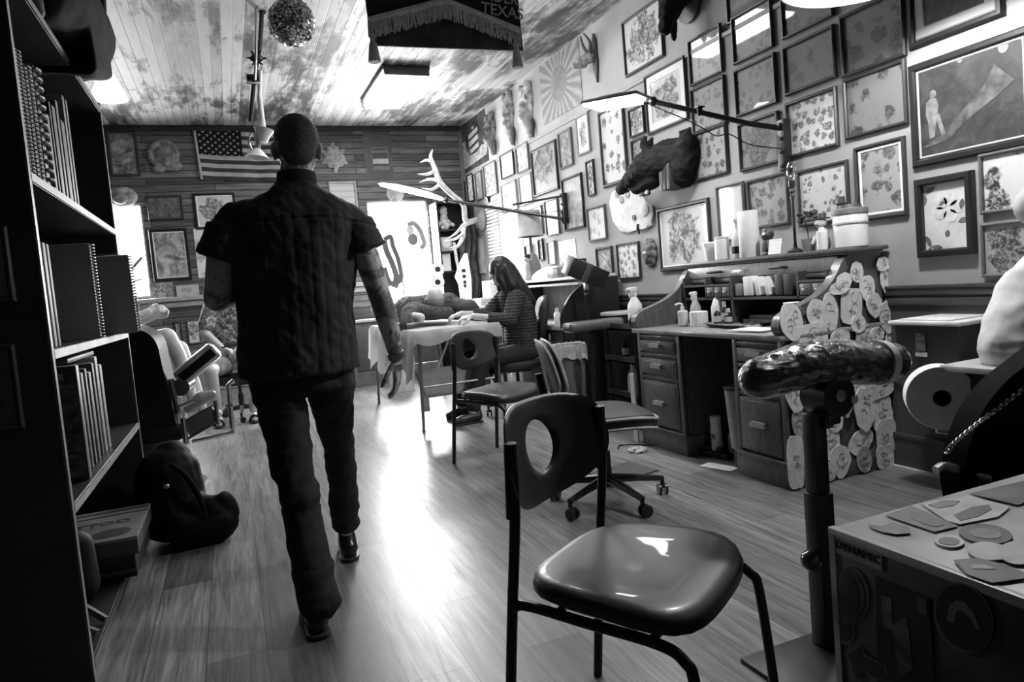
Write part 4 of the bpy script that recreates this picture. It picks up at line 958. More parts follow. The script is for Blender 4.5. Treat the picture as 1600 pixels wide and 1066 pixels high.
b=B(); tube(b,[TW[t.name].inverted()@at(x,y,X=XR-.03) for x,y in ((997,350),(997,358),(999,366))],[.012,.016,.006],8); obj('tassel',b,BLACK,t)
# carved flower
M_,w_,h_=wallm('R',(1005,374),(1031,416)); t=thing('carved_flower','round carved wooden flower left of the big bird print','wall ornament',m=M_)
b=B()
for r_,n_,z in ((.085,9,.012),(.055,7,.028),(.03,5,.04)):
    for k in range(n_): a=2*PI*k/n_+r_*30; ell(b,(r_*math.cos(a)*.8,r_*1.05*math.sin(a),z),(.034,.034,.018),n=10,k=6)
ell(b,(0,0,.01),(.09,.1,.014)); obj('petals',remesh(b,.005,2),mat(.10,.6,var=.5,sc=25),t)
b=B(); ell(b,(0,0,.06),.014); obj('centre',b,WHITE,t)
# skulls, masks and the goat head on the upper wall
def wall_obj(name,label,cat,tl,br): 
    M,w,h=wallm('R',tl,br); return thing(name,label,cat,m=M),w,h
t,w,h=wall_obj('horned_skull','small horned animal skull mounted on the pale upper wall','trophy skull',(905,65),(943,122))
b=B(); prism(b,[(.06,.20),(.09,.14),(.10,-.05),(.07,-.22),(.03,-.1),(.02,.1)],.02); obj('plaque',b,DGREY,t)
b=B(); caps(b,[(.03,.0,.05),(.0,-.01,.10),(-.02,-.05,.19)],[.05,.045,.02]); caps(b,[(0,-.05,.09),(-.02,-.07,.18)],[.03,.014])
obj('skull',remesh(b,.006,2,lambda p:.003*nz(p,50)),mat(.35,.6,var=.6,sc=30),t)
b=B()
for s in (-1,1): tube(b,[(.03+s*.02,.04,.05),(.03+s*.06,.12,.07),(.02+s*.03,.20,.10)],[.018,.014,.006],8,sm=4)
obj('horn',b,mat(.08,.5),t)
t,w,h=wall_obj('goat_head','dark goat trophy head at the top edge between two prints','trophy head',(1053,-25),(1100,62))
b=B(); caps(b,[(0,.16,.04),(0,.10,.12),(0,-.02,.18),(0,-.13,.22)],[.12,.10,.075,.045]); 
for s in (-1,1): caps(b,[(s*.07,.08,.14),(s*.13,.05,.15)],[.03,.015]); caps(b,[(s*.05,.17,.10),(s*.08,.3,.05)],[.03,.012])
caps(b,[(0,-.06,.16),(0,-.20,.15)],[.04,.015]); bb=remesh(b,.009,3,lambda p:.008*nz(p,30))
for v in bb.verts: v.co.z=max(v.co.z,.002)
obj('head',bb,mat(.012,.8,var=.5,spec=.2),t)
b=B(); prism(b,disc(0,.12,.15,.2),.025); obj('plaque',b,FD,t)
for nm,lab,tl,br,m_ in (('carved_mask','narrow carved mask pair hanging third from the far corner, on the upper wall',(785,148),(807,224),mat(.22,.6,var=.9,sc=18)),('carved_mask','pale bearded carved mask beside the poster with rays',(809,137),(838,210),mat(.34,.6,var=.8,sc=14)),('carved_mask','dark carved figure hanging beside the striped pole poster',(756,182),(778,238),mat(.12,.6,var=.95,sc=14))):
    t,w,h=wall_obj(nm,lab,'mask',tl,br)
    b=B(); ell(b,(0,h*.16,.0),(w*.42,h*.30,.07)); ell(b,(w*.05,h*.08,.06),(w*.10,h*.09,.05)); ell(b,(-w*.17,h*.2,.05),(w*.10,h*.04,.03)); ell(b,(w*.2,h*.2,.05),(w*.10,h*.04,.03)); ell(b,(0,-h*.06,.05),(w*.2,h*.04,.035)); caps(b,[(0,-h*.1,.02),(w*.05,-h*.45,.015)],[w*.28,w*.08])
    ell(b,(w*.2,h*.38,.02),(w*.18,h*.12,.04)); ell(b,(-w*.25,h*.4,.02),(w*.14,h*.1,.04))
    obj('face',remesh(b,.008,2,lambda p:.006*nz(p,26)),m_,t)
    b=B(); tube(b,[(w*.3,-h*.2,.02),(w*.38,-h*.35,.03),(w*.3,-h*.52,.02)],[.02,.025,.012],8,sm=3); obj('hanging_strand',b,mat(.05,.7),t)
# antlers on the right wall, at the far end
ANT=mat(.55,.5,var=.25,sc=20)
t=thing('antler_mount','large pale antler rack on a round wall plaque near the far corner','antlers',(XR,8.5,1.98))
b=B(); lathe(b,[(0,0),(.13,0),(.15,.02),(.12,.05),(.05,.09),(0,.1)],c=(XR-.003,8.55,1.98),axis=(-1,0,0),n=24); obj('plaque',b,mat(.25,.5),t,True)
def A(x,y,Y): return at(x,y,Y=Y)
b=B(); base=V((XR-.08,8.55,1.98))
tube(b,[base,A(728,345,8.3),A(724,320,8.2),A(705,303,8.15),A(688,285,8.1),A(679,262,8.1),A(673,245,8.1),A(676,234,8.1)],[.035,.034,.032,.032,.034,.03,.022,.008],10,sm=5)
for pts in (((687,283),(672,280),(655,285)),((685,290),(675,296),(659,294)),((678,268),(668,272),(652,272)),((677,255),(668,250),(656,254)),):
    tube(b,[A(x,y,8.1) for x,y in pts],[.022,.018,.004],8,sm=4)
obj('upper_antler',b,ANT,t,True)
b=B(); tube(b,[base,A(726,352,8.2),A(724,368,8.1),A(716,384,8.0),A(703,388,7.95)],[.034,.03,.026,.02,.005],10,sm=5)
for pts in (((725,350),(712,365),(697,374)),((724,365),(710,374),(694,377)),((721,375),(715,386),(706,391))): tube(b,[A(x,y,8.05) for x,y in pts],[.02,.016,.004],8,sm=4)
obj('lower_antler',b,ANT,t,True)
# things on the back wall
def backm(px,py,d=.0): p=at(px,py,Y=YB); return Matrix(((1,0,0,p.x),(0,0,-1,YB-d),(0,1,0,p.z),(0,0,0,1)))
# star-spangled flag
t=thing('flag','striped flag with a field of stars hanging on the dark back wall behind the man','flag',m=backm(303,196))
Mi=TW[t.name].inverted(); 
q0,q1,q2,q3=[(Mi@at(x,y,Y=YB)) for x,y in ((303,196),(470,204),(316,281),(470,283))]
def fp(s,v,z=.012): 
    a=q0.lerp(q1,s); c=q2.lerp(q3,s); p=a.lerp(c,v); p.z=z+.008+.010*math.sin(s*17+v*2)+.006*math.sin(s*31); p.y-=.012*math.sin(s*PI); return p
def patch(b,s0,s1,v0,v1,z,ns=24):
    g=[[b.verts.new(fp(s0+(s1-s0)*i/ns,v,z)) for v in (v0,v1)] for i in range(ns+1)]
    for i in range(ns): b.faces.new((g[i][0],g[i+1][0],g[i+1][1],g[i][1]))
b1,b2=B(),B()
for k in range(13):
    s0=.42 if k<7 else 0
    patch(b1 if k%2==0 else b2,s0,1,k/13,(k+1)/13,.012)
obj('dark_stripes',b1,mat(.035,.8),t); obj('pale_stripes',b2,mat(.42,.8),t)
b=B(); patch(b,0,.42,0,7/13,.012); obj('star_field',b,mat(.008,.8,spec=.2),t)
b=B(); st=mat(.35,.8)
for r_ in range(9):
    for c_ in range(6 if r_%2==0 else 5):
        s=(.035+c_*.07+(0 if r_%2==0 else .035)); v=(.5+r_*.78)/13+.02; p=fp(s,v,.016)
        pts=[(p.x+(.02 if k%2==0 else .009)*math.sin(PI*k/5),p.y+(.02 if k%2==0 else .009)*math.cos(PI*k/5)) for k in range(10)]
        f=b.faces.new([b.verts.new((x,y,p.z)) for x,y in pts])
o_=obj('stars',b,st,t,smooth=False)
b=B(); tube(b,[fp(-.005,0,.016),fp(-.005,1,.016)],.016,8); obj('pale_hem',b,mat(.4,.8),t)
# plaques
t=thing('round_plaque','carved round head plaque between the cave scene and the striped flag','plaque',m=backm(258,247))
b=B(); lathe(b,[(.10,0),(.17,0),(.175,.03),(.14,.05),(.11,.03)],n=24); bmesh.ops.translate(b,vec=(-.01,.04,0),verts=b.verts[:]); ell(b,(0,.0,.02),(.12,.15,.05)); ell(b,(.08,-.10,.03),(.10,.06,.04)); ell(b,(-.08,-.13,.03),(.07,.05,.04)); ell(b,(0.01,-.05,.06),(.04,.05,.03)); ell(b,(-.02,.06,.06),(.07,.018,.02)); ell(b,(.02,.0,.065),(.07,.015,.02)); obj('carving',remesh(b,.009,2,lambda p:.005*nz(p,30)),mat(.2,.5,var=.5,sc=18),t)
t=thing('flower_plaque','pale rose-shaped carved plaque right of the man’s head','plaque',m=backm(522,247))
b=B(); 
for r_,n_,z in ((.10,9,.02),(.07,7,.04),(.035,4,.055)):
    for k in range(n_): a=2*PI*k/n_+r_*20; ell(b,(r_*math.cos(a),r_*1.1*math.sin(a),z),(.045,.045,.02),n=10,k=6)
for a in (.6,1.6,2.7,3.5,4.7,5.9): ell(b,(.14*math.cos(a),.16*math.sin(a),.015),(.04,.025,.012),mx(rz=a))
obj('carving',remesh(b,.007,2),mat(.33,.6,var=.4,sc=20),t)
t=thing('round_plaque','small pale round plaque behind the far lamp head','plaque',m=backm(617,303)); b=B(); lathe(b,[(0,.0),(.11,0),(.115,.02),(.09,.03),(.07,.022),(0,.03)],n=24); obj('disc',b,mat(.4,.5,var=.5,sc=22),t)
t=thing('oval_plaque','oval painted face plaque above the side window, partly behind the bookcase','plaque',m=backm(191,308)); b=B(); ell(b,(0,0,.0),(.16,.12,.04)); ell(b,(-.02,0,.03),(.09,.09,.03)); obj('disc',b,mat(.28,.5,var=.9,sc=10),t)
# small flag printed on the cloth banner
o_=bpy.data.objects['cloth_banner']; b=B(); box(b,(0.02,-.04,.008),(.22,.30,.003)); obj('printed_panel',b,mat(.16,.8,var=.2),o_,smooth=False)
b=B(); box(b,(.02,-.075,.0102),(.2,.06,.002)); obj('printed_flag_stripe',b,mat(.45,.8),o_,smooth=False); b=B(); box(b,(.02,.0,.0102),(.2,.07,.002)); box(b,(.02,-.12,.0102),(.2,.03,.002)); obj('printed_flag_band',b,DGREY,o_,smooth=False); b=B(); box(b,(.02,.08,.0102),(.18,.025,.002)); obj('printed_wording_band',b,DGREY,o_,smooth=False)
# ================================================================ chairs
VINYL = mat(.020,.42,var=.1,sc=40,bump=.06,coat=.15); SHELL = mat(.014,.45,var=.06,sc=90,bump=.12)
def dining_chair(label, loc, rz):
    t = thing('stacking_chair', label, 'chair', loc, rz, group='black stacking chairs with a hole in the back')
    # seat: padded, rounded square
    b = B(); R_=[]
    def outline(s, z):
        out=[]
        for i in range(40):
            a=2*PI*i/40; ca,sa=math.cos(a),math.sin(a); e=3.6
            q=(abs(ca)**e+abs(sa)**e)**(-1/e); x=ca*q*.236*s; y=sa*q*.212*s
            x*=1+.10*(y/.2); zz=z-.018*(max(0,y)/.2)**2*1.2+.010*(x/.22)**2
            out.append(V((x,y+.20,zz)))
        return out
    rings_to(b,[outline(.90,.418),outline(.99,.424),outline(1.0,.440),outline(.97,.456),outline(.85,.464),outline(.55,.461),outline(.2,.458)])
    obj('seat',b,VINYL,t,ang=60)
    b = B(); rings_to(b,[outline(.86,.405),outline(.9,.412),outline(.88,.419)]); obj('seat_pan',b,BLACK,t)
    # backrest shell, curved, with an oval hole
    W,H,th=.232,.125,.012; nu,nv=36,18
    def sp(u,v,off):            # u,v in -1..1
        ex=1-.06*(v*v)
        x=W*u*ex; z=.712+H*v
        y=-.045+.075*u*u-.02*v + off
        return V((x,y,z))
    def outl(k,n):              # superellipse outline, bottom more rounded
        a=2*PI*k/n; ca,sa=math.cos(a),math.sin(a); e=3.4 if sa>0 else 2.5
        q=(abs(ca)**e+abs(sa)**e)**(-1/e); return ca*q,sa*q
    def hole(k,n): a=2*PI*k/n; return .27*math.cos(a),.05+.52*math.sin(a)
    b=B(); n=64; fr=[]; bk=[]
    for side,off,ls in ((0,th/2,fr),(1,-th/2,bk)):
        for j in range(9):
            s=j/8; rowv=[]
            for k in range(n):
                o_,h_=outl(k,n),hole(k,n); u=h_[0]+(o_[0]-h_[0])*s; v=h_[1]+(o_[1]-h_[1])*s
                rowv.append(b.verts.new(sp(u,v,off*(1 if j not in (0,8) else .45))))
            ls.append(rowv)
    for ls in (fr,bk):
        for j in range(8):
            for k in range(n): b.faces.new((ls[j][k],ls[j][(k+1)%n],ls[j+1][(k+1)%n],ls[j+1][k]))
    for j in (0,8):
        for k in range(n): b.faces.new((fr[j][k],fr[j][(k+1)%n],bk[j][(k+1)%n],bk[j][k]))
    obj('backrest',b,SHELL,t,ang=75)
    TB=mat(.010,.3,bump=0)
    for s in (-1,1):
        b=B(); tube(b,[(s*.222,-.055,0),(s*.215,-.015,.36),(s*.212,.018,.62),(s*.212,.024,.775)],.0125,10,sm=4); obj('leg',b,TB,t)
        b=B(); tube(b,[(s*.213,.012,.61),(s*.212,.022,.78)],.0155,10); obj('backrest_sleeve',b,BLACK,t)
        b=B(); tube(b,[(s*.215,-.01,.40),(s*.213,.03,.412),(s*.215,.18,.405),(s*.218,.34,.398),(s*.220,.395,.375),(s*.225,.415,.32),(s*.232,.44,0)],.0120,10,sm=5); obj('leg',b,TB,t)
    b=B()
    for y in (.10,.33): tube(b,[(-.214,y,.405),(.214,y,.405)],.009,8)
    obj('seat_frame',b,TB,t)
    return t
c1=dining_chair('black chair with an oval hole in its back, largest and nearest in the foreground',(.705,1.55,0),math.radians(-146.6))
m2=mx((1.46,4.36,0),math.radians(-150))
c2=dup(c1,m2,'smaller black chair with an oval hole, standing beside the white-sheeted table')

def task_chair(label, loc, rz, seat_z, m_, back=True, edge=None, tall=.42, arm=False):
    """five-star rolling chair, facing local +y"""
    t=thing('office_chair',label,'chair',loc,rz,group='rolling office chairs')
    b=B()
    for k in range(5):
        a=2*PI*k/5+.35; d=V((math.cos(a),math.sin(a),0)); tube(b,[d*.02+V((0,0,.12)),d*.16+V((0,0,.105)),d*.29+V((0,0,.085))],[.024,.019,.014],8)
        cyl(b,d*.285+V((0,0,.09)),d*.285+V((0,0,.05)),.011,.011,8)
    obj('base',b,BLACK,t)
    for k in range(5):
        a=2*PI*k/5+.35; d=V((math.cos(a),math.sin(a),0)); e=V((-d.y,d.x,0)); p=d*.285+e*.012+V((0,0,.028)); b=B()
        for s in (-1,1): cyl(b,p+d*.004+d*s*.016-d*.009,p+d*s*.016+d*.009,.028,.028,16)
        box(b,p+V((0,0,.018)),(.03,.03,.026),bev=.008); obj('caster',b,BLACK,t)
    b=B(); cyl(b,(0,0,.10),(0,0,.26),.028,.026,14); cyl(b,(0,0,.26),(0,0,seat_z-.08),.016,.016,12); box(b,(0,0,seat_z-.085),(.2,.22,.03),bev=.008); obj('gas_lift',b,BLACK,t)
    b=B(); R_=[]
    def ol(s,z): 
        out=[]
        for i in range(36):
            a=2*PI*i/36; ca,sa=math.cos(a),math.sin(a); q=(abs(ca)**3+abs(sa)**3)**(-1/3); y=sa*q*.235*s; out.append(V((ca*q*.235*s,y+.02,z-.04*max(0,y/.235)**3)))
        return out
    rings_to(b,[ol(.9,seat_z-.07),ol(.99,seat_z-.055),ol(1,seat_z-.02),ol(.94,seat_z),ol(.6,seat_z+.004)]); s_=obj('seat',b,m_,t)
    if edge:
        b=B(); tube(b,[p+V((0,0,.0)) for p in ol(1.005,seat_z-.012)],.007,6,closed=True); tube(b,[p for p in ol(.985,seat_z-.058)],.006,6,closed=True); obj('piping',b,edge,s_)
    if back:
        h0=seat_z+.10
        def bo(s,y0):
            out=[]
            for i in range(36):
                a=2*PI*i/36; ca,sa=math.cos(a),math.sin(a); q=(abs(ca)**3.2+abs(sa)**3.2)**(-1/3.2); z=h0+tall/2+sa*q*tall/2*s; x=ca*q*.20*s*(1-.22*((z-h0)/tall)); out.append(V((x,y0-.22-.18*(z-h0)+.04*(x/.2)**2,z)))
            return out
        b=B(); rings_to(b,[bo(.85,-.035),bo(.98,-.025),bo(1,0),bo(.95,.018),bo(.6,.026)]); k_=obj('backrest',b,m_,t)
        if edge:
            b=B(); tube(b,bo(1.005,.004),.008,6,closed=True); tube(b,bo(1.0,-.028),.006,6,closed=True); obj('piping',b,edge,k_)
        b=B(); tube(b,[(0,-.05,seat_z-.085),(0,-.24,seat_z-.075),(0,-.275,seat_z+.02),(0,-.30,h0+tall*.4)],.02,8,sm=4); obj('back_bar',b,BLACK,t)
    return t
task_chair('low black rolling chair with pale piping, beside the oak desk and behind the foreground chair',(1.65,3.02,0),math.radians(-106),.47,mat(.03,.45,var=.2),True,mat(.5,.4),.27)
task_chair('tall black office chair the long-haired woman sits on',(2.27,5.62,0),math.radians(80),.46,mat(.012,.6,spec=.3),True,None,.44)
task_chair('dark rolling stool chair under the seated person in the patterned shirt',(.02,7.55,0),math.radians(175),.46,mat(.02,.5),False)
t=thing('floor_mat','small dark mat on the floor under the low rolling chair','mat',(1.98,3.42,.001),.2); b=B(); box(b,(0,0,.003),(.30,.26,.006)); obj('sheet',b,mat(.06,.8),t,smooth=False)

# ================================================================ chrome wrapped armrest on its post
t=thing('armrest_stand','black post stand with a plastic-wrapped black armrest cushion beside the sticker trunk','armrest',(1.50,1.50,0))
b=B(); bx(b,1.24,1.72,1.18,1.57,0,.012,bev=.003); obj('base_plate',b,mat(.012,.4),t,True)
b=B(); bx(b,1.468,1.528,1.475,1.53,.012,.46,bev=.004); bx(b,1.474,1.522,1.48,1.525,.46,.69,bev=.004); obj('post',b,mat(.009,.35,bump=0),t,True)
b=B(); ell(b,(1.455,1.50,.27),.03); cyl(b,(1.45,1.5,.27),(1.48,1.5,.27),.01); obj('knob',b,mat(.04,.15,coat=.8),t,True)
b=B(); cyl(b,(1.55,1.455,.735),(1.55,1.545,.735),.058,.058,24); box(b,(1.55,1.50,.68),(.05,.05,.06),bev=.008); box(b,(1.52,1.50,.665),(.07,.04,.05),bev=.01); obj('hinge',b,BLACK,t,True)
b=B(); cyl(b,(1.55,1.45,.738),(1.55,1.455,.738),.018,.016,14); obj('hinge_bolt',b,STEEL,t,True)
b=B(); cyl(b,(1.60,1.448,.72),(1.60,1.47,.72),.012,.012,10); obj('knob',b,mat(.7,.4),t,True)
def wrapd(p): return .004*nz(p,22)+.0025*nz(p,60)
b=B(); pts=[]; 
def cush(s): 
    x=1.31+.50*s; return V((x,1.50,.812+.022*math.sin(PI*min(1,s*1.2))-.012*s)), .05+.018*math.sin(PI*(.12+.76*s))
caps(b,[cush(k/8)[0] for k in range(9)],[cush(k/8)[1] for k in range(9)],20)
q=N('plastic_wrapped_vinyl'); c=q.coord('Object',(1,1,3)); f=q.noise(c,14,5,.6,2.0); WRAP=q.bsdf(q.ramp(f,[(.45,.012),(.75,.05)]),.10,0,f,.6,1.0,bd=.02)
obj('cushion',remesh(b,.007,3,wrapd),WRAP,t,True)
b=B(); c_,r_=cush(.90); lathe(b,[(r_+.003,-.012),(r_+.0055,-.012),(r_+.0055,.014),(r_+.003,.014)],c=c_,axis=(1,0,-.1),n=32); obj('tape_band',b,mat(.75,.4),t,True)
def crumple(b,c,d,r,L,seed):
    rr=random.Random(seed); n=18; rings=[]
    a_,b_,d_=frame_of(d)
    for j in range(5):
        s=j/4; rings.append([V(c)+d_*(L*s+rr.uniform(-.006,.006))+(a_*math.cos(2*PI*i/n)+b_*math.sin(2*PI*i/n))*r*(1-.35*s)*(1+rr.uniform(-.22,.16)) for i in range(n)])
    rings_to(b,rings)
q=N('clear_plastic_wrap'); tr=q.n('ShaderNodeBsdfTransparent'); gl=q.n('ShaderNodeBsdfGlossy'); gl.inputs['Roughness'].default_value=.12; gl.inputs['Color'].default_value=(.9,.9,.9,1); df=q.n('ShaderNodeBsdfDiffuse'); df.inputs[0].default_value=(.7,.7,.7,1); m1=q.n('ShaderNodeMixShader'); m1.inputs[0].default_value=.6; m2_=q.n('ShaderNodeMixShader'); m2_.inputs[0].default_value=.55
q.l(gl.outputs[0],m1.inputs[1]); q.l(df.outputs[0],m1.inputs[2]); q.l(tr.outputs[0],m2_.inputs[1]); q.l(m1.outputs[0],m2_.inputs[2]); q.l(m2_.outputs[0],q.o.inputs[0]); CLING=q.m
b=B(); crumple(b,(1.315,1.50,.808),(-1,0,-.25),.052,.045,1); obj('plastic_wrap',b,CLING,t,True,smooth=False); b=B(); crumple(b,(1.80,1.5,.80),(1,0,-.3),.056,.045,2); obj('plastic_wrap',b,CLING,t,True,smooth=False)

# ================================================================ sticker-covered trunk
TX0,TX1,TY0,TY1,TZ=1.140,1.95,.30,1.115,.55
t=thing('sticker_trunk','flat-topped trunk covered in stickers in the lower right corner','trunk',((TX0+TX1)/2,(TY0+TY1)/2,0))
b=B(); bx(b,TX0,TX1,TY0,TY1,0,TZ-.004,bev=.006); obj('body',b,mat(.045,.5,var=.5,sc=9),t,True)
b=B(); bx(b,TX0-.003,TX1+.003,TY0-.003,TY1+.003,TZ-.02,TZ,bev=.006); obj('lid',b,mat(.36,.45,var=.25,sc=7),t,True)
b=B()
for y in (TY1,): bx(b,TX0-.004,TX0+.012,y-.012,y+.003,.0,TZ+.001); 
bx(b,TX0-.005,TX0+.012,TY0,TY1+.002,TZ-.012,TZ+.0015,bev=.002); obj('edge_strip',b,mat(.42,.4),t,True)
FC=[0]
def face(pts,plane,m_,name='sticker',th=.0012,art_=None):
    FC[0]+=.00012; k=('X',TX0-.0015-FC[0]) if plane=='L' else ('Z',TZ+.001+FC[0])
    P=[at(*p,**{k[0]:k[1]}) for p in pts]; c=sum(P,V())/len(P)
    M=pmat(c,(0,-1,0),(0,0,1)) if plane=='L' else pmat(c,(1,0,0),(0,1,0))
    Mi=M.inverted(); b=B(); prism(b,[tuple((Mi@p)[:2]) for p in P],th); b.transform(M); return obj(name,b,m_,t,True,smooth=False)
def ovl(cx,cy,rx,ry,rot=0,n=24): return [(cx+rx*math.cos(2*PI*i/n)*math.cos(rot)-ry*math.sin(2*PI*i/n)*math.sin(rot),cy+rx*math.cos(2*PI*i/n)*math.sin(rot)+ry*math.sin(2*PI*i/n)*math.cos(rot)) for i in range(n)]
face([(1299,830),(1378,864),(1379,893),(1300,861)],'L',mat(.30,.5,var=.15),'name_sticker')
p=at(1339,863,X=TX0-.0035); b=B(); text(b,'DYNAMIC',.0245,pmat(p,(0,-1,0),(0,0,1)),.002); obj('sticker_lettering',b,BLACK,t,True,smooth=False)
SG=mat(.085,.5,var=.4,sc=25)
face(ovl(1333,930,25,45,-.12),'L',SG); face(ovl(1332,930,20,38,-.12),'L',mat(.035,.5),'sticker_centre',.0022); face(ovl(1334,930,9,26,-.12),'L',mat(.012,.5,var=.6,sc=30),'sticker_emblem',.003)
face(ovl(1322,988,15,20),'L',SG); face(ovl(1322,988,9,13),'L',mat(.03,.5),'sticker_centre',.0022)
face([(1368,900),(1452,935),(1460,1066),(1372,1066)],'L',mat(.012,.5,var=.3)); face([(1378,930),(1394,935),(1396,985),(1381,980)],'L',mat(.11,.5,var=.8,sc=30),'sticker_figure',.002); face([(1395,975),(1418,965),(1428,1045),(1405,1060)],'L',mat(.09,.5,var=.8,sc=30),'sticker_figure',.002)
face([(1432,930),(1447,936),(1450,962),(1435,957)],'L',mat(.08,.5,var=.5),'sticker_figure',.002)
face(ovl(1506,965,44,58,-.45),'L',mat(.11,.5,var=.3)); face(ovl(1506,965,40,54,-.45),'L',mat(.010,.5),'sticker_centre',.0022)
face([(1481,968),(1484,948),(1494,938),(1508,940),(1522,955),(1533,982),(1529,985),(1517,965),(1504,953),(1496,955),(1493,972),(1488,973)],'L',mat(.16,.5),'sticker_emblem',.003)
face([(1320,1020),(1345,1008),(1352,1022),(1385,1040),(1388,1056),(1368,1062),(1350,1050),(1338,1066),(1330,1040)],'L',mat(.10,.5,var=.3)); face([(1324,1022),(1343,1013),(1350,1026),(1380,1043),(1383,1054),(1366,1058),(1350,1046),(1338,1060),(1332,1038)],'L',mat(.012,.5),'sticker_centre',.0022)
# top stickers
face([(1383,806),(1425,791),(1498,823),(1460,832)],'Z',mat(.07,.5)); face(ovl(1448,812,28,9,.3),'Z',mat(.05,.5,var=.5),'sticker_centre',.002)
face([(1357,820),(1375,823),(1395,818),(1420,825),(1423,834),(1400,836),(1378,832),(1362,826)],'Z',mat(.05,.5,var=.9,sc=40))
face([(1440,788),(1512,774),(1578,793),(1560,808),(1500,820),(1480,815)],'Z',mat(.5,.5,var=.3,sc=15)); face([(1490,806),(1520,793),(1545,790),(1550,797),(1530,808),(1500,815)],'Z',mat(.04,.5),'sticker_emblem',.002); face([(1450,790),(1475,783),(1500,784),(1490,792),(1465,795)],'Z',mat(.12,.5,var=.8,sc=40),'sticker_emblem',.002)
face([(1515,772),(1600,752),(1640,770),(1590,790)],'Z',mat(.09,.5,var=.9,sc=14))
face(ovl(1540,835,42,15,.1),'Z',mat(.012,.5)); face(ovl(1540,835,26,8,.1),'Z',mat(.1,.5,var=.6,sc=40),'sticker_centre',.002)
face(ovl(1483,846,24,10,.1),'Z',mat(.5,.5)); face(ovl(1483,847,17,6,.05),'Z',mat(.1,.5),'sticker_centre',.002)
face([(1490,876),(1530,872),(1575,885),(1600,895),(1600,905),(1550,912),(1510,898)],'Z',mat(.015,.5,var=.4)); face([(1515,884),(1540,884),(1556,891),(1520,890)],'Z',mat(.3,.5),'sticker_centre',.002)
face(ovl(1545,862,34,14,.1),'Z',mat(.48,.5,var=.25)); face(ovl(1590,865,30,18,.1),'Z',mat(.45,.5,var=.3))

# ================================================================ right edge: bin, paper roll, cabinet, black chair with chain
t=thing('plastic_bin','grey bin with a white slotted lid fixed to the right wall beside the desk','bin',(2.98,2.18,.57))
b=B(); loft(b,[((2.98,2.18,.0),.10,.11),((2.98,2.18,.01),.115,.125),((2.98,2.18,.775),.14,.155)],4) if False else None
def taper(b,x0,x1,y0,y1,z0,z1,k):
    vs=[b.verts.new((xx,yy,zz)) for zz,q in ((z0,k),(z1,0)) for xx,yy in ((x0+q,y0+q),(x1-q,y0+q),(x1-q,y1-q),(x0+q,y1-q))]
    for f in ((3,2,1,0),(4,5,6,7),(0,1,5,4),(1,2,6,5),(2,3,7,6),(3,0,4,7)): b.faces.new([vs[i] for i in f])
taper(b,2.83,3.16,2.02,2.32,.57,.785,.012); obj('body',b,mat(.05,.45,var=.1),t,True,smooth=False)
b=B(); bx(b,2.81,3.16,2.0,2.34,.785,.805,bev=.006); bx(b,2.84,3.06,2.06,2.3,.805,.812,bev=.003); obj('lid',b,mat(.68,.5),t,True)
b=B(); bx(b,2.827,2.833,2.17,2.215,.67,.75); obj('printed_label',b,mat(.12,.5,var=.9,sc=60),t,True,smooth=False); b=B(); bx(b,2.829,2.836,2.165,2.22,.645,.665); obj('printed_label',b,mat(.6,.5),t,True,smooth=False)
t=thing('cabinet','low black cabinet with a pale top between the wall bin and the black chair','cabinet',(2.66,1.66,0))
b=B(); bx(b,2.50,2.70,1.52,1.80,.05,.66,bev=.004); obj('body',b,mat(.012,.5),t,True); b=B(); bx(b,2.44,2.73,1.505,1.82,.662,.685,bev=.004); obj('top',b,mat(.45,.4),t,True)
b=B(); 
for x in (2.52,2.68):
    for y in (1.54,1.78): cyl(b,(x,y,0),(x,y,.05),.015)
obj('feet',b,BLACK,t,True)
t=thing('paper_towel_roll','white paper roll with a dark core hanging on the side of the black cabinet','paper roll',(2.52,1.86,.55))
b=B(); ax=(.72,.69,-.02); lathe(b,[(.03,0),(.118,0),(.12,.004),(.12,.10),(.118,.104),(.03,.104)],c=(2.435,1.81,.56),axis=ax,n=40,hollow=True); obj('paper',b,PAPER,t,True)
b=B(); lathe(b,[(.0305,-.002),(.0305,.10),(.027,.10),(.027,-.002)],c=(2.435,1.81,.56),axis=ax,n=30,hollow=True); lathe(b,[(0,.05),(.028,.05),(.028,.055),(0,.055)],c=(2.435,1.81,.56),axis=ax,n=30); obj('core',b,mat(.01,.8),t,True)
b=B(); tube(b,[(2.46,1.84,.53),(2.47,1.86,.42),(2.54,1.79,.41)],.010,8); obj('holder',b,STEEL,t,True)
tag((lambda b:(tube(b,[at(x,y,X=XR-.008) for x,y in ((1396,598),(1410,604),(1428,611),(1450,612))],.005,6,sm=4),obj('cord',b,BLACK))[1])(B()),'thin black cord on the dark wall below the wall bin','cord')
t=thing('black_chair','high rounded black chair back in front of the man in white at the right edge','chair',(2.42,1.3,0))
b=B(); P=pmat((0,1.40,0),(1,0,0),(0,0,1))
def pz(pts,Y): return [(at(x,y,Y=Y).x,at(x,y,Y=Y).z) for x,y in pts]
cur=smooth_path([V((x,z,0)) for x,z in pz([(1468,742),(1478,690),(1497,640),(1530,597),(1565,568),(1605,540),(1660,515)],1.40)],5)
pl=[(v.x,v.y) for v in cur]+[(2.85,.78),(2.85,.32),(cur[0].x+.02,.32)]
prism(b,pl,.07,P,bev=.015); obj('backrest',b,mat(.003,.8,spec=.05),t,True)
b=B(); bx(b,2.0,2.75,.95,1.42,.27,.33,bev=.02); obj('seat',b,mat(.012,.5),t,True)
b=B(); tube(b,[at(1462,735,Y=1.36),at(1475,728,Y=1.36),at(1500,735,Y=1.35),at(1545,748,Y=1.33)],.012,8,sm=4); obj('seat_rim',b,mat(.5,.35,1),t,True)
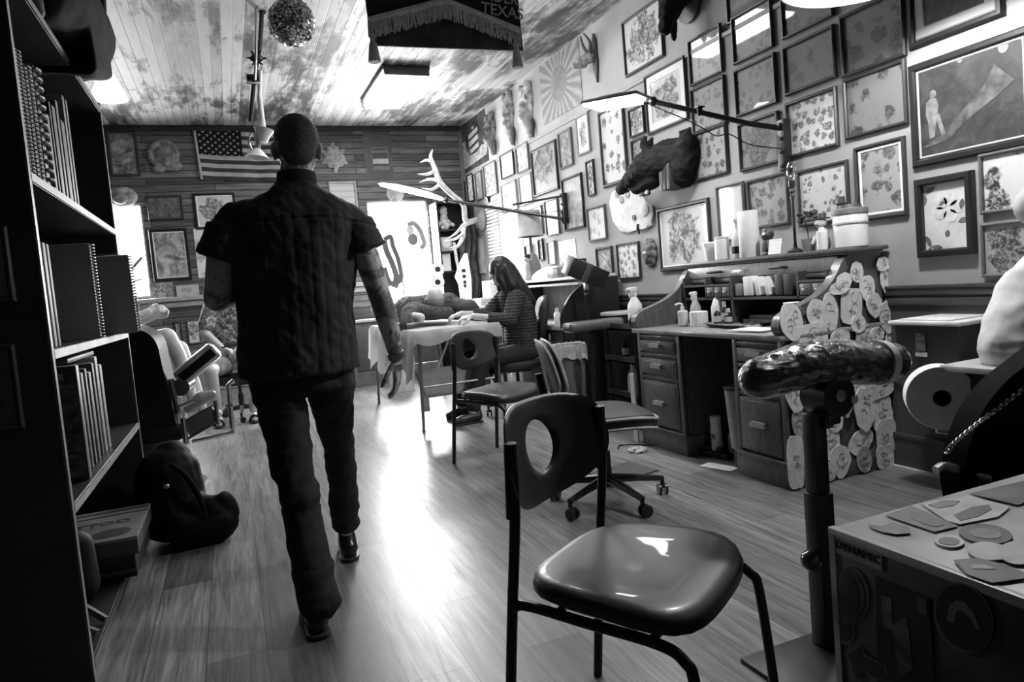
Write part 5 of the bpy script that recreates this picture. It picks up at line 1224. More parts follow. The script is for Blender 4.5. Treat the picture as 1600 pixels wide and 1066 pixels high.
for x,y in ((2.08,1.36),(2.7,1.36),(2.08,1.0),(2.7,1.0)): b=B(); cyl(b,(x,y,.0),(x,y,.28),.016); obj('leg',b,BLACK,t,True)
b=B(); ch=smooth_path([at(1605,603,Y=1.325),at(1560,638,Y=1.32),at(1520,668,Y=1.32),at(1490,694,Y=1.32),at(1478,708,Y=1.33)],9)
for i,p in enumerate(ch[:-1]):
    d=(ch[i+1]-p); a_,b_,d_=frame_of(d); u=a_ if i%2 else b_
    tube(b,[p+d*.5+d_*math.cos(2*PI*k/10)*d.length*.72+u*math.sin(2*PI*k/10)*.006 for k in range(10)],.0028,5,closed=True)
o_=obj('chain',b,STEEL,t,True)

# ================================================================ second desk, carts and stands by the right wall
BW=mat(.014,.45,var=.3,sc=12); LTW=mat(.45,.5,var=.1)
t=thing('second_desk','black-sided roll-top desk with pale shelves behind the trash can','desk',(2.82,6.0,0))
X0,X1,Y0,Y1=2.56,3.11,5.22,6.75
prof=smooth_path([V((x,z,0)) for x,z in ((X0-.02,.72),(X0-.01,.82),(X0+.05,.94),(X0+.16,1.04),(X0+.3,1.09),(X0+.33,1.115))],5)
for y in (Y0,Y1-.03):
    b=B(); P=pmat((0,y+.03,0),(1,0,0),(0,0,1)); prism(b,[(v.x,v.y) for v in prof]+[(X1,1.115),(X1,0),(X0,0),(X0,.72)],.03,P); obj('side_panel',b,BW,t,True,smooth=False)
b=B(); bx(b,X0-.025,X0+.2,Y0-.004,Y0+.0,.70,.722); bx(b,X0-.02,X1,Y0+.03,Y1-.03,.70,.73); obj('worktop',b,LTW,t,True,smooth=False)
b=B(); bx(b,2.72,X1,Y0+.02,Y1+.0,1.115,1.14,bev=.004); bx(b,2.74,X1,Y0+.03,Y1-.03,1.07,1.09); obj('top_board',b,mat(.6,.45),t,True,smooth=False)
b=B(); bx(b,X1-.02,X1,Y0+.03,Y1-.03,0,1.115); obj('back_board',b,mat(.3,.5),t,True,smooth=False)
b=B(); bx(b,X0+.04,X1-.03,Y0+.04,Y0+.5,0,.70); obj('pedestal',b,mat(.18,.5),t,True,smooth=False); b=B(); bx(b,X0+.04,X1-.03,Y1-.5,Y1-.04,0,.70); obj('pedestal',b,mat(.18,.5),t,True,smooth=False)
for ya,yb in ((Y0+.06,Y0+.48),(Y1-.48,Y1-.06)):
    for z0,z1 in ((.1,.34),(.36,.52),(.54,.68)):
        b=B(); bx(b,X0+.02,X0+.045,ya,yb,z0,z1,bev=.005); d=obj('drawer',b,mat(.3,.45),t,True); b=B(); tube(b,[(X0+.02,(ya+yb)/2-.05,(z0+z1)/2),(X0-.005,(ya+yb)/2,(z0+z1)/2-.01),(X0+.02,(ya+yb)/2+.05,(z0+z1)/2)],.008,6,sm=4); obj('handle',b,CHROME,d,True)
g2='clutter on the second desk'
for k,(x,y,z,h,r,m_,lab) in enumerate(((2.95,5.55,1.142,.15,.045,WHITE,'white jar with a dark lid on the second desk'),(2.9,5.75,1.142,.10,.028,MGREY,'small grey bottle beside the dark-lidded jar'),(2.6,5.8,.732,.16,.03,mat(.6,.4),'pale bottle standing on the second desk worktop'),(2.66,5.95,.732,.12,.035,WHITE,'short white bottle on the second desk worktop'),(2.6,6.12,.732,.18,.028,LGREY,'tall grey bottle on the second desk worktop'),(2.7,5.62,.732,.14,.03,WHITE,'white squeeze bottle near the end of the second desk'),(2.62,6.3,.732,.13,.03,WHITE,'white bottle behind the woman on the second desk'))):
    jar('bottle','bottle',lab,(x,y,z),[(0,0),(r,0),(r,h*.65),(r*.5,h*.78),(0,h*.78)],m_,[(0,h*.76),(r*.55 if k else r*1.02,h*.76),(r*.5 if k else r,h),(0,h)],BLACK if k in (0,2) else WHITE,'cap',group=g2)
t=thing('hat_lamp','white oval dish standing on the second desk top','dish',(2.88,6.15,1.142)); b=B(); lathe(b,[(0,0),(.12,.04),(.14,.06),(.12,.055),(0,.02)],axis=(-.5,-.3,1),n=24); obj('dish',b,WHITE,t)
t=thing('clear_box','grey clear box on the second desk top right of the white dish','box',(2.92,5.95,1.142)); b=B(); bx(b,-.08,.08,-.12,.12,0,.09,bev=.008); obj('body',b,mat(.25,.3,var=.5,sc=25),t); b=B(); bx(b,-.083,.083,-.123,.123,.09,.1,bev=.004); obj('lid',b,LGREY,t)
t=thing('table_lamp','table lamp with a pale drum shade on the second desk top','lamp',(2.90,6.52,1.142))
b=B(); lathe(b,[(0,0),(.07,0),(.08,.05),(.085,.14),(.06,.24),(.02,.28),(.012,.45),(0,.45)],n=24); obj('base',b,mat(.25,.4),t)
b=B(); lathe(b,[(.135,.44),(.12,.70),(.118,.70),(.133,.44)],n=32); obj('lamp_shade',b,mat(.62,.7),t)
b=B(); ell(b,(0,0,.53),(.03,.03,.045)); obj('bulb',b,emis(3,'lit_small_bulb'),t)
t=thing('doll_figure','small dark-haired doll standing on the second desk top beside the lamp','doll',(2.80,6.42,1.142)); b=B(); caps(b,[(0,0,.02),(0,0,.16)],[.035,.022]); ell(b,(0,0,.215),(.028,.03,.034)); obj('body',remesh(b,.005,3),mat(.5,.6),t); b=B(); ell(b,(.008,0,.235),(.032,.034,.03)); obj('hair',b,mat(.02,.7),t)
# trash can with bag
t=thing('trash_can','round trash can with a white liner beside the black roll-top side','bin',(2.46,4.96,0))
b=B(); lathe(b,[(0,0),(.10,0),(.105,.005),(.125,.60),(.12,.60),(.1,.02),(0,.02)],n=28); obj('body',b,mat(.16,.5,var=.5,sc=6,st=(1,1,.1)),t)
b=B(); rr=random.Random(2); n=40; R_=[]
for r_,z in ((.118,.55),(.124,.61),(.134,.612),(.142,.56),(.146,.50)): R_.append([V(((r_+.006*math.sin(k*3.3))*math.cos(2*PI*k/n),(r_+.006*math.sin(k*3.3))*math.sin(2*PI*k/n),z+(rr.uniform(-.02,.02) if z<.51 else rr.uniform(-.004,.004)))) for k in range(n)])
rings_to(b,R_,caps=False); obj('liner',b,mat(.55,.4,bump=.3,sc=30),t)
# padded armrest on a stand + black cart
t=thing('padded_armrest','padded grey armrest on a black stand between the trash can and the oak desk','armrest',(2.50,4.60,0))
b=B(); R_=[]
box(b,(2.50,4.60,.765),(.46,.16,.075),bev=.03,seg=4); obj('cushion',b,mat(.10,.3,var=.3,sc=8,coat=.3),t,True)
b=B(); cyl(b,(2.47,4.6,.0),(2.47,4.6,.73),.022); bx(b,2.34,2.585,4.44,4.76,0,.015); cyl(b,(2.47,4.6,.5),(2.47,4.6,.62),.035); obj('stand',b,BLACK,t,True)
t=thing('rolling_cart','black three-tier cart of bottles left of the oak desk','cart',(2.82,4.42,0))
b=B()
for x in (2.62,3.02):
    for y in (4.22,4.62): cyl(b,(x,y,.05),(x,y,.76),.012,.012,8)
obj('posts',b,BLACK,t,True); 
for z in (.22,.48,.72): b=B(); bx(b,2.60,3.04,4.20,4.64,z,z+.012); bx(b,2.60,3.04,4.20,4.21,z,z+.05); bx(b,2.60,2.61,4.2,4.64,z,z+.05); obj('tray',b,mat(.02,.5),t,True,smooth=False)
for x in (2.63,3.01):
    for y in (4.23,4.61): b=B(); ell(b,(x,y,.027),(.026,.014,.027)); obj('caster',b,BLACK,t,True)
spray_bottle('big white spray bottle on the top tray of the black cart',(2.76,4.42,.734),.29,.055,rz=.4)
spray_bottle('white spray bottle on the lower tray of the black cart',(2.69,4.40,.234),.27,.045,rz=.9)
jar('bottle','bottle','small dark bottle with a white label on the middle tray of the black cart',(2.70,4.50,.494),cylp(.025,0,.12),BLACK,[(0,.12),(.012,.12),(.012,.15),(0,.15)],BLACK,'cap',[(.0255,.03),(.026,.03),(.026,.08),(.0255,.08)],WHITE)
t=thing('clamp_light','black clamp and knob fixed on the corner of the black cart','clamp',(2.62,4.22,.79)); b=B(); ell(b,(0,-.01,.0),(.05,.03,.045)); cyl(b,(0,-.04,0),(0,-.02,0),.02); tube(b,[(0,0,-.02),(0,0,.03),(.05,0,.07)],.015,8); obj('body',b,BLACK,t)
t=thing('storage_drum','black drum with a pale lid behind the big spray bottle','drum',(2.93,4.93,0)); b=B(); lathe(b,cylp(.15,0,.80,.01),n=28); obj('body',b,BLACK,t); b=B(); lathe(b,cylp(.157,.80,.825),n=28); obj('lid',b,mat(.5,.5),t)
t=thing('white_board','thin white board leaning beside the left oak drawers','board',(2.43,3.99,0)); b=B(); box(b,(2.43,3.99,.23),(.012,.05,.46)); obj('board',b,mat(.7,.5),t,True,smooth=False)
t=thing('music_stand','thin black stand holding up the open black book','stand',(2.66,4.98,0))
b=B(); cyl(b,(2.66,4.98,.03),(2.66,4.98,1.08),.011,.011,8)
for k in range(3): a=k*2.1+.4; tube(b,[(2.66,4.98,.12),(2.66+.2*math.cos(a),4.98+.14*math.sin(a),.008)],.009,6)
obj('stand',b,BLACK,t,True); b=B(); box(b,(2.66,4.96,1.05),(.03,.03,.06),bev=.005); tube(b,[(2.66,4.95,1.0),(2.63,4.93,.99)],.01,6); obj('clip',b,STEEL,t,True)
t=thing('black_case','black box-like book with a patterned band, tilted on the thin stand','book',m=mx((2.67,4.97,1.165),0) @ Matrix.Rotation(.42,4,'Y') @ Matrix.Rotation(.25,4,'X'))
b=B(); bx(b,-.17,.17,-.07,.07,-.075,.075,bev=.008); obj('cover',b,mat(.012,.5),t); b=B(); bx(b,-.045,.01,-.073,.073,-.078,.078,bev=.004); obj('band',b,mat(.07,.5,var=.8,sc=60),t)
# ================================================================ bookcase and what it holds
BX0,BX1,BY0,BY1=-.84,-.50,2.42,4.12
CASE=wood(.008,.022,rough=.5); EDGE=mat(.06,.45,var=.4,sc=20)
t=thing('bookcase','tall dark open bookcase along the left edge of the picture','bookcase',(-.67,3.27,0))
b=B(); bx(b,BX0,BX1,BY0,BY0+.03,0,2.95,bev=.002); sd=obj('side_panel',b,CASE,t,True,smooth=False); b=B(); bx(b,BX1,BX1+.004,BY0+.002,BY0+.028,0,2.95); obj('front_edge',b,EDGE,sd,True,smooth=False)
b=B(); bx(b,BX0,BX1,BY1-.03,BY1,0,2.22,bev=.002); sd=obj('side_panel',b,CASE,t,True,smooth=False); b=B(); bx(b,BX1,BX1+.004,BY1-.028,BY1-.002,0,2.22); obj('front_edge',b,EDGE,sd,True,smooth=False)
b=B(); bx(b,BX0,BX0+.012,BY0+.03,BY1-.03,0,2.2); obj('back_panel',b,CASE,t,True,smooth=False)
SHZ=[.09,.575,1.05,1.58,2.2]
for i,z in enumerate(SHZ):
    b=B(); bx(b,BX0+.012,BX1,BY0+.03,BY1-.03,z-.03,z,bev=.002); s_=obj('shelf',b,wood(.02,.05) if i else CASE,t,True,smooth=False)
    b=B(); bx(b,BX1,BX1+.005,BY0+.03,BY1-.03,z-.028,z-.002); obj('front_edge',b,[mat(.03,.5),mat(.16,.45,var=.3),mat(.45,.45,var=.25,sc=8),mat(.22,.45,var=.25,sc=8),mat(.07,.45)][i],s_,True,smooth=False)
b=B(); bx(b,BX0+.012,BX1-.02,BY0+.03,BY1-.03,0,.06); obj('plinth',b,CASE,t,True,smooth=False)
def bookm(v,var=.15): return mat(v,.55,var=var,sc=20)
def book(name,label,y,z,w,h,d,m_,x1=BX1-.02,lean=0,kind='book',group=None,spiral=None,sm=None,cat='book'):
    """stands on a shelf, spine towards the room"""
    M=Matrix.Translation((x1,y,z+.001+abs(math.sin(lean))*0)) @ Matrix.Rotation(lean,4,'X')
    t=thing(name,label,cat,m=M,group=group)
    b=B(); bx(b,-d,0,0,w,0,h,bev=.003); obj('cover',b,m_,t)
    b=B(); bx(b,-d-.002,-.006,.004,w-.004,.004,h+.0012); obj('pages',b,PAPER,t,smooth=False)
    if spiral:
        b=B(); n=int(h/spiral)
        for k in range(n): zz=(k+.5)*h/n; tube(b,[(.004+.010*math.cos(a),w/2+(w/2+.004)*math.sin(a),zz) for a in [2*PI*j/10 for j in range(10)]],.0024 if spiral<.02 else .006,5,closed=True)
        obj('spiral_binding',b,sm or mat(.25,.35),t)
    return t
gA='binders on the upper shelf of the bookcase'; z=SHZ[3]
y=2.47
for k,(w,h,v,sp,lab) in enumerate(((.035,.40,.05,.012,'dark spiral binder nearest on the upper shelf'),(.035,.41,.09,.012,'grey spiral binder, second on the upper shelf'),(.03,.42,.03,None,'thin black album, third on the upper shelf'),(.04,.40,.10,.014,'grey spiral binder, fourth on the upper shelf'),(.035,.42,.05,None,'dark grey album right of the grey spiral binder'),(.05,.44,.06,.03,'thick binder with big white rings on the upper shelf'))):
    if k==0: y=2.56
    book('spiral_binder' if sp else 'album',lab,y,z,w,h,.26,bookm(v),BX1-.035,group=gA,spiral=sp,sm=mat(.35,.35) if sp and sp>.02 else None); y+=w+.026
y+=.03
for k,(w,h,v,lab) in enumerate(((.03,.30,.16,'short pale book after the ringed binder on the upper shelf'),(.02,.36,.015,'thin black book beside the short pale one'),(.05,.36,.01,'wide black book in the middle of the upper shelf'),(.035,.40,.06,'grey spined book with a small label, upper shelf'),(.06,.34,.012,'black album before the pale pair, upper shelf'),(.035,.46,.17,'tall pale album near the far end of the upper shelf'),(.03,.46,.12,'tall grey album at the far end of the upper shelf'))):
    book('book',lab,y,z,w,h,.24,bookm(v),BX1-.03,group=gA); y+=w+.028
gB='albums on the second shelf of the bookcase'; z=SHZ[2]
for k,(y,w,h,v,x1,lab,ln) in enumerate(((2.53,.022,.33,.10,-.53,'thin grey album nearest on the second shelf',0),(2.575,.045,.33,.018,-.53,'black album with faint writing on the second shelf',0),(2.645,.035,.34,.32,-.53,'white-spined album on the second shelf',0),(2.70,.03,.34,.14,-.53,'grey-spined album right of the white one',0))):
    book('album',lab,y,z,w,h,.25,bookm(v),x1,group=gB)
book('portfolio','large grey spiral portfolio on the second shelf',3.30,z,.03,.39,.36,mat(.20,.6,var=.08,sc=60),BX1+.0,spiral=.013,sm=mat(.4,.3,1),group=gB,cat='portfolio')
book('portfolio','smaller dark portfolio leaning out at the far end of the second shelf',3.66,z,.035,.36,.36,mat(.16,.6,var=.1),BX1+.10,lean=.12,spiral=.013,sm=mat(.15,.3),group=gB,cat='portfolio')
book('album','dark hard case standing behind the leaning portfolio',3.80,z,.10,.38,.30,bookm(.02),BX1+.04,group=gB)
gC='art books on the third shelf of the bookcase'; z=SHZ[1]
tL=book('art_book','large art book with a landscape cover on the third shelf',2.80,z,.045,.40,.30,mat(.11,.5),BX1-.01,group=gC)
b=B(); box(b,(-.13,-.0016,.2),(.24,.002,.37)); q=N('landscape_cover'); c=q.coord('Generated',(1.2,1,3.5)); f=q.noise(c,3.0,5,.6,.8); obj('printed_cover',b,q.bsdf(q.ramp(f,[(.35,.03),(.5,.12),(.62,.26)]),.5),tL,smooth=False)
b=B(); box(b,(-.09,-.0035,.365),(.10,.002,.022)); obj('cover_label',b,mat(.5,.5),tL,smooth=False); b=B(); box(b,(-.09,-.0035,.025),(.09,.002,.014)); obj('cover_label',b,mat(.5,.5),tL,smooth=False)
y=2.98
for k,(w,h,v,d,lab) in enumerate(((.04,.36,.03,.22,'dark book right of the landscape art book'),(.03,.37,.16,.22,'grey book in the middle of the third shelf'),(.045,.35,.08,.22,'mottled book in the middle of the third shelf'),(.035,.38,.03,.23,'black book before the pale pair on the third shelf'),(.05,.40,.20,.24,'pale album towards the far end of the third shelf'),(.05,.36,.16,.24,'grey album at the far end of the third shelf'))):
    book('art_book',lab,y,z,w,h,d,bookm(v,.4),BX1-.03,group=gC); y+=w+.04
t=thing('flat_book','long grey book lying across the tops of the third shelf books','book',(-.66,3.2,SHZ[1]+.402)); b=B(); bx(b,-.12,.10,-.25,.28,.0,.018,bev=.003); obj('cover',b,mat(.12,.5),t)
# bottom shelf
t=thing('carton','dark carton on the bottom shelf under the printed flat box','box',(-.62,3.35,SHZ[0]+.001)); b=B(); bx(b,-.18,.17,-.22,.26,0,.088,bev=.003); obj('body',b,mat(.015,.6),t,smooth=False); b=B(); bx(b,.0,.172,-.223,-.218,.02,.035); obj('pale_strip',b,mat(.10,.6),t,smooth=False)
t=thing('printed_box','flat printed box sticking out of the bottom shelf','box',(-.62,3.37,.181)); b=B(); bx(b,-.18,.185,-.24,.26,0,.072,bev=.002); obj('body',b,mat(.05,.6),t,smooth=False)
b=B(); bx(b,-.182,.187,-.242,.262,.060,.0735,bev=.002); obj('lid',b,mat(.15,.6,var=.4,sc=9),t,smooth=False)
b=B(); text(b,'TATTOO',.075,pmat((-.02,.02,.0742),(1,0,0),(0,1,0)),.002); obj('lettering',b,mat(.015,.6),t,smooth=False)
b=B(); prism(b,disc(.08,-.14,.075,.06),.0015,Matrix.Translation((0,0,.0737))); obj('printed_emblem',b,mat(.04,.6,var=.6,sc=40),t,smooth=False)
b=B(); bx(b,-.18,.185,.14,.16,.0733,.075); bx(b,-.18,.185,.20,.235,.0733,.075); obj('printed_band',b,mat(.03,.6),t,smooth=False)
t=thing('folded_easel','small folded easel of pale sticks at the near end of the bottom shelf','easel',(-.55,2.75,SHZ[0]+.001))
for k,(p,q_) in enumerate((((-.15,.06,.16),(.05,-.04,.012)),((-.15,-.05,.10),(.04,-.14,.012)),((-.14,.1,.02),(-.13,.1,.20)))): b=B(); tube(b,[p,q_],.012,6); obj('stick',b,mat(.08,.5),t)
t=thing('dark_pouch','dark pouch standing on the bottom shelf in front of the cartons','pouch',(-.62,2.98,SHZ[0]+.001)); b=B(); caps(b,[(0,0,.06),(0,.02,.2)],[.07,.06]); obj('body',remesh(b,.008,3),mat(.012,.7),t)
# pictures on the near side panel
for (x0,x1,z0,z1,lab,v) in ((-.80,-.565,1.20,1.42,'small dim framed print on the end of the bookcase, upper one',.05),(-.80,-.585,.83,1.08,'small dim framed print on the end of the bookcase, lower one',.03)):
    M=Matrix(((1,0,0,(x0+x1)/2),(0,0,-1,BY0-.001),(0,1,0,(z0+z1)/2),(0,0,0,1))); t=thing('picture_frame',lab,'picture',m=M); b=B(); ring(b,x1-x0,z1-z0,.018,0,.012); obj('frame',b,FD,t,smooth=False); b=B(); box(b,(0,0,.003),(x1-x0-.03,z1-z0-.03,.005)); obj('print',b,art('figure',950+int(z0*10),v*3,.01,1,.2),t,smooth=False)
# on top
t=thing('duffel_bag','bulky black bag overhanging the top of the bookcase','bag',(-.62,3.5,2.201)); b=B(); P=[(-.62,3.10,2.42),(-.60,3.5,2.44),(-.58,3.82,2.46)]; caps(b,P,[.22,.235,.22]); box(b,(-.58,3.62,2.40),(.36,.62,.38),mx(rx=.25),bev=.03); obj('body',remesh(b,.014,4,lambda p:.008*nz(p,9)),mat(.003,.8,spec=.08),t,True)
b=B(); tube(b,[(-.40,3.2,2.5),(-.36,3.5,2.62),(-.40,3.8,2.5)],.014,8,sm=4); obj('handle',b,BLACK,t,True)
t=thing('trinket','pale little trinket figure at the front of the bookcase top','ornament',(-.53,2.98,2.201)); b=B(); caps(b,[(0,0,.03),(0,.0,.10),(0.0,.01,.16)],[.03,.035,.022]); obj('figure',remesh(b,.005,2,lambda p:.006*nz(p,40)),mat(.12,.6,var=.6,sc=30),t)
# black bag on the floor
t=thing('backpack','slumped black backpack on the floor in front of the barber chair','bag',(-.30,3.75,0))
b=B(); caps(b,[(-.36,3.78,.17),(-.36,3.80,.33),(-.34,3.82,.40)],[.165,.15,.10]); caps(b,[(-.24,3.70,.12),(-.18,3.68,.13)],[.12,.10]); caps(b,[(-.30,3.66,.10),(-.15,3.66,.09)],[.10,.09]); caps(b,[(-.12,3.66,.20),(-.10,3.66,.14)],[.045,.05])
obj('body',remesh(b,.010,3,lambda p:.007*nz(p,14)),mat(.003,.7,spec=.12),t,True)
b=B(); tube(b,[(-.33,3.62,.42),(-.27,3.60,.36),(-.22,3.59,.24),(-.20,3.58,.12)],[.012,.014,.014,.010],8,sm=4); obj('strap',b,mat(.004,.8,spec=.1),t,True)
b=B(); ell(b,(-.21,3.60,.16),(.015,.008,.02)); ell(b,(-.36,3.62,.32),(.018,.01,.012)); obj('buckle',b,STEEL,t,True)

# ================================================================ barber chair
t=thing('barber_chair','black upholstered barber chair with chrome arms and footrest, behind the bookcase','chair',(-.55,5.05,0))
BLK=mat(.004,.5,var=.2,spec=.2)
b=B(); R_=[]
P=pmat((0,5.35,0),(1,0,0),(0,0,1))
cur=smooth_path([V((x,z,0)) for x,z in ((-.80,.36),(-.80,.95),(-.74,1.05),(-.62,1.08),(-.50,1.04),(-.43,.96),(-.41,.80),(-.38,.55),(-.37,.36))],5)
prism(b,[(v.x,v.y) for v in cur],.62,P,bev=.03); obj('seat_shell',b,BLK,t,True)
b=B(); bx(b,-.80,-.34,4.72,5.36,.34,.44,bev=.03); obj('seat',b,BLK,t,True)
b=B(); cyl(b,(-.55,5.05,.03),(-.55,5.05,.36),.09,.07,20); lathe(b,[(0,0),(.30,0),(.30,.012),(.12,.05),(0,.05)],c=(-.55,5.05,0),n=32); obj('pedestal',b,mat(.12,.3),t,True)
b=B(); box(b,(-.22,4.85,.79),(.30,.12,.12),mx(ry=-.62),bev=.03); obj('armrest',b,mat(.85,.22,.9,bump=0),t,True)
b=B(); box(b,(-.22,4.787,.79),(.25,.008,.055),mx(ry=-.62),bev=.003); obj('armrest_pad',b,BLK,t,True)
b=B(); cyl(b,(-.33,4.80,.66),(-.30,4.92,.67),.055,.055,18); tube(b,[(-.36,4.85,.60),(-.38,4.85,.45),(-.37,4.85,.38)],.03,10); cyl(b,(-.38,4.82,.72),(-.36,4.82,.50),.018); cyl(b,(-.35,4.80,.54),(-.26,4.80,.57),.014); obj('arm_bracket',b,CHROME,t,True)
b=B(); tube(b,[(-.02,4.80,.66),(-.055,4.80,.64),(-.06,4.80,.36),(-.05,4.80,.33),(-.30,4.80,.315)],.016,10,sm=1); cyl(b,(-.062,4.80,.50),(-.062,4.80,.515),.024); obj('footrest_bar',b,CHROME,t,True)
b=B(); box(b,(-.235,4.80,.43),(.20,.012,.10),mx(ry=-.42),bev=.004); obj('footrest_plate',b,mat(.16,.3,.6),t,True)
b=B(); box(b,(-.235,4.79,.49),(.21,.022,.012),mx(ry=-.42)); box(b,(-.235,4.79,.375),(.21,.022,.012),mx(ry=-.42)); tube(b,[(-.335,4.79,.30),(-.335,4.79,.47)],.016,8); tube(b,[(-.14,4.79,.40),(-.14,4.79,.55)],.014,8); obj('footrest_frame',b,CHROME,t,True)
b=B(); caps(b,[(-.30,4.86,.52),(-.22,4.86,.57),(-.16,4.86,.585)],[.035,.045,.03]); obj('footrest_cushion',remesh(b,.007,2),mat(.3,.3),t,True)

# ================================================================ massage table with a sheet
t=thing('folding_table','folding massage table with metal legs in the middle of the room','table',(1.72,6.3,0))
TX_0,TX_1,TY_0,TY_1,TT=1.35,2.04,5.40,7.25,.81
b=B(); bx(b,TX_0,TX_1,TY_0,TY_1,TT-.075,TT,bev=.02); obj('tabletop',b,mat(.03,.5),t,True)
LM=mat(.30,.35,.7)
for x in (TX_0+.02,TX_1-.03):
    for y in (TY_0+.02,TY_1-.03):
        b=B(); sx=-.03 if x<1.7 else .03; tube(b,[(x,y,TT-.07),(x+sx,y,0)],[.017,.013],8); ell(b,(x+sx,y,.012),.016); obj('leg',b,LM,t,True)
def brace(p,q_,r=.011): b=B(); tube(b,[p,q_],r,8); obj('leg_brace',b,LM,t,True)
for y in (TY_0+.02,TY_1-.03): brace((TX_0+.02,y,.36),(TX_1-.03,y,.36),.010)
for x in (TX_0+.03,TX_1-.04): brace((x,TY_0+.05,.30),(x,TY_0+.7,TT-.08)); brace((x,TY_1-.06,.30),(x,TY_1-.7,TT-.08))
# the sheet
b=B(); x0,x1,y0,y1=TX_0-.012,TX_1+.012,TY_0-.012,TY_1+.012; nx_,ny_=26,50
def shp(u,v):   # u across -.4..1.4, v along
    x=x0+(x1-x0)*min(1,max(0,u)); y=y0+(y1-y0)*min(1,max(0,v)); z=TT+.006+.004*nz((u*4,v*9,1))
    if u<0: d=-u*.9; z-=d*(1+.15*math.sin(v*23)); x-=.02+.025*math.sin(v*31)*min(1,d*4)+d*.12
    if u>1: d=(u-1)*.5; z-=d; x+=.015+.015*math.sin(v*27)*min(1,d*5)
    if v<0: d=-v*.9; z-=d*(1+.3*math.sin(u*9)); y-=.015+.012*math.sin(u*19)
    return V((x,y,z))
us=[-.42,-.32,-.22,-.12,-.05,0]+[k/14 for k in range(1,14)]+[1,1.06,1.15,1.25]; vs=[-.11,-.07,-.03,0]+[k/34 for k in range(1,34)]+[1]
g_=[[b.verts.new(shp(u,v)) for v in vs] for u in us]
for i in range(len(us)-1):
    for j in range(len(vs)-1): b.faces.new((g_[i][j],g_[i+1][j],g_[i+1][j+1],g_[i][j+1]))
q_=bmesh.ops.solidify(b,geom=b.faces[:],thickness=.003)
tag(obj('table_sheet',b,mat(.78,.75,var=.05,bump=.15)),'white sheet draped over the folding massage table','sheet')
t=thing('shelf_panel','pale lower shelf panel hanging under the white-sheeted table','panel',(1.75,5.75,0)); b=B(); box(b,(1.70,5.62,.36),(.62,.02,.24),mx(rx=-.1)); obj('panel',b,mat(.36,.6),t,True,smooth=False)
b=B(); box(b,(1.42,5.60,.20),(.07,.012,.14),bev=.004); obj('hanging_flap',b,mat(.36,.6),t,True)

# ================================================================ far corner clutter
t=thing('corner_shelf','narrow black open shelf unit in the far right corner','shelf',(2.86,8.98,0))
SX0,SX1,SY0,SY1=2.62,3.10,8.80,9.14
b=B()
for z in (.05,.62,.98,1.36,1.62,1.90,2.26): bx(b,SX0,SX1,SY0,SY1,z-.02,z)
bx(b,SX0,SX0+.02,SY0,SY1,0,2.26); bx(b,SX1-.02,SX1,SY0,SY1,0,2.26); bx(b,SX0,SX1,SY1-.015,SY1,0,2.26); obj('carcass',b,mat(.008,.5),t,True,smooth=False)
t=thing('doll_figure','pale ruffled clown doll sitting in the top of the corner shelf','doll',(2.75,8.93,1.901)); b=B(); caps(b,[(0,0,.05),(0,0,.16)],[.075,.055]); ell(b,(0,-.01,.25),(.055,.055,.065)); caps(b,[(-.04,-.03,.12),(-.11,-.06,.06)],[.03,.025]); caps(b,[(.04,-.03,.12),(.1,-.06,.05)],[.03,.025]); obj('figure',remesh(b,.009,2,lambda p:.012*nz(p,22)),mat(.4,.7,var=.6,sc=18),t)
b=B(); ell(b,(0,.01,.285),(.06,.06,.05)); obj('hair',b,mat(.08,.8),t)
t=thing('small_clock','pale square clock on the corner shelf below the doll','clock',(2.74,8.92,1.621)); b=B(); bx(b,-.08,.08,-.04,.04,0,.19,bev=.01); obj('case',b,mat(.4,.5),t); b=B(); lathe(b,[(0,0),(.055,0),(.055,.006),(0,.006)],c=(0,-.041,.10),axis=(0,-1,0)); obj('dial',b,mat(.65,.5),t)
t=thing('white_carton','narrow white carton on the middle board of the corner shelf','box',(2.72,8.92,1.361)); b=B(); bx(b,-.06,.05,-.06,.06,0,.23,bev=.003); obj('body',b,mat(.6,.6),t,smooth=False)
t=thing('hanging_cloth','mottled grey cloth hanging down the front of the corner shelf','cloth',(3.0,8.74,1.2)); b=B(); n=14; fr=[[b.verts.new((2.88+.22*i/n+.02*math.sin(j*.9),8.72+.03*math.sin(i*1.3+j*.3),1.95-j*.085)) for i in range(n+1)] for j in range(13)]
for j in range(12):
    for i in range(n): b.faces.new((fr[j][i],fr[j][i+1],fr[j+1][i+1],fr[j+1][i]))
bmesh.ops.solidify(b,geom=b.faces[:],thickness=.006); obj('fabric',b,mat(.12,.8,var=.8,sc=14),t,True)
b=B(); tube(b,[(2.80,8.74,1.72),(2.81,8.73,1.5),(2.83,8.73,1.30)],[.02,.022,.015],8,sm=3); obj('pale_ribbon',b,mat(.6,.7),t,True)
for k,(px,py,Yk,lab) in enumerate(((684,421,8.72,'upper paper roll in the pair beside the back window'),(684,441,8.70,'lower paper roll in the pair beside the back window'))):
    p=at(px,py,Y=Yk); t=thing('paper_roll',lab,'paper roll',p,group='paper rolls by the window'); b=B(); lathe(b,[(.035,0),(.085,0),(.087,.004),(.087,.13),(.035,.13)],axis=(.3,1,0),n=24,hollow=True); obj('paper',b,mat(.6,.7,var=.1),t); b=B(); lathe(b,[(0,.03),(.036,.03),(.036,.04),(0,.04)],axis=(.3,1,0),n=16); obj('core',b,BLACK,t)
t=thing('coffin_board','white coffin-shaped board with dark lettering standing in the far right corner','board',at(723,432,Y=8.0)); 
P_=lambda pts:[tuple((TW[t.name].inverted()@at(x,y,Y=8.0)).xz) for x,y in pts]
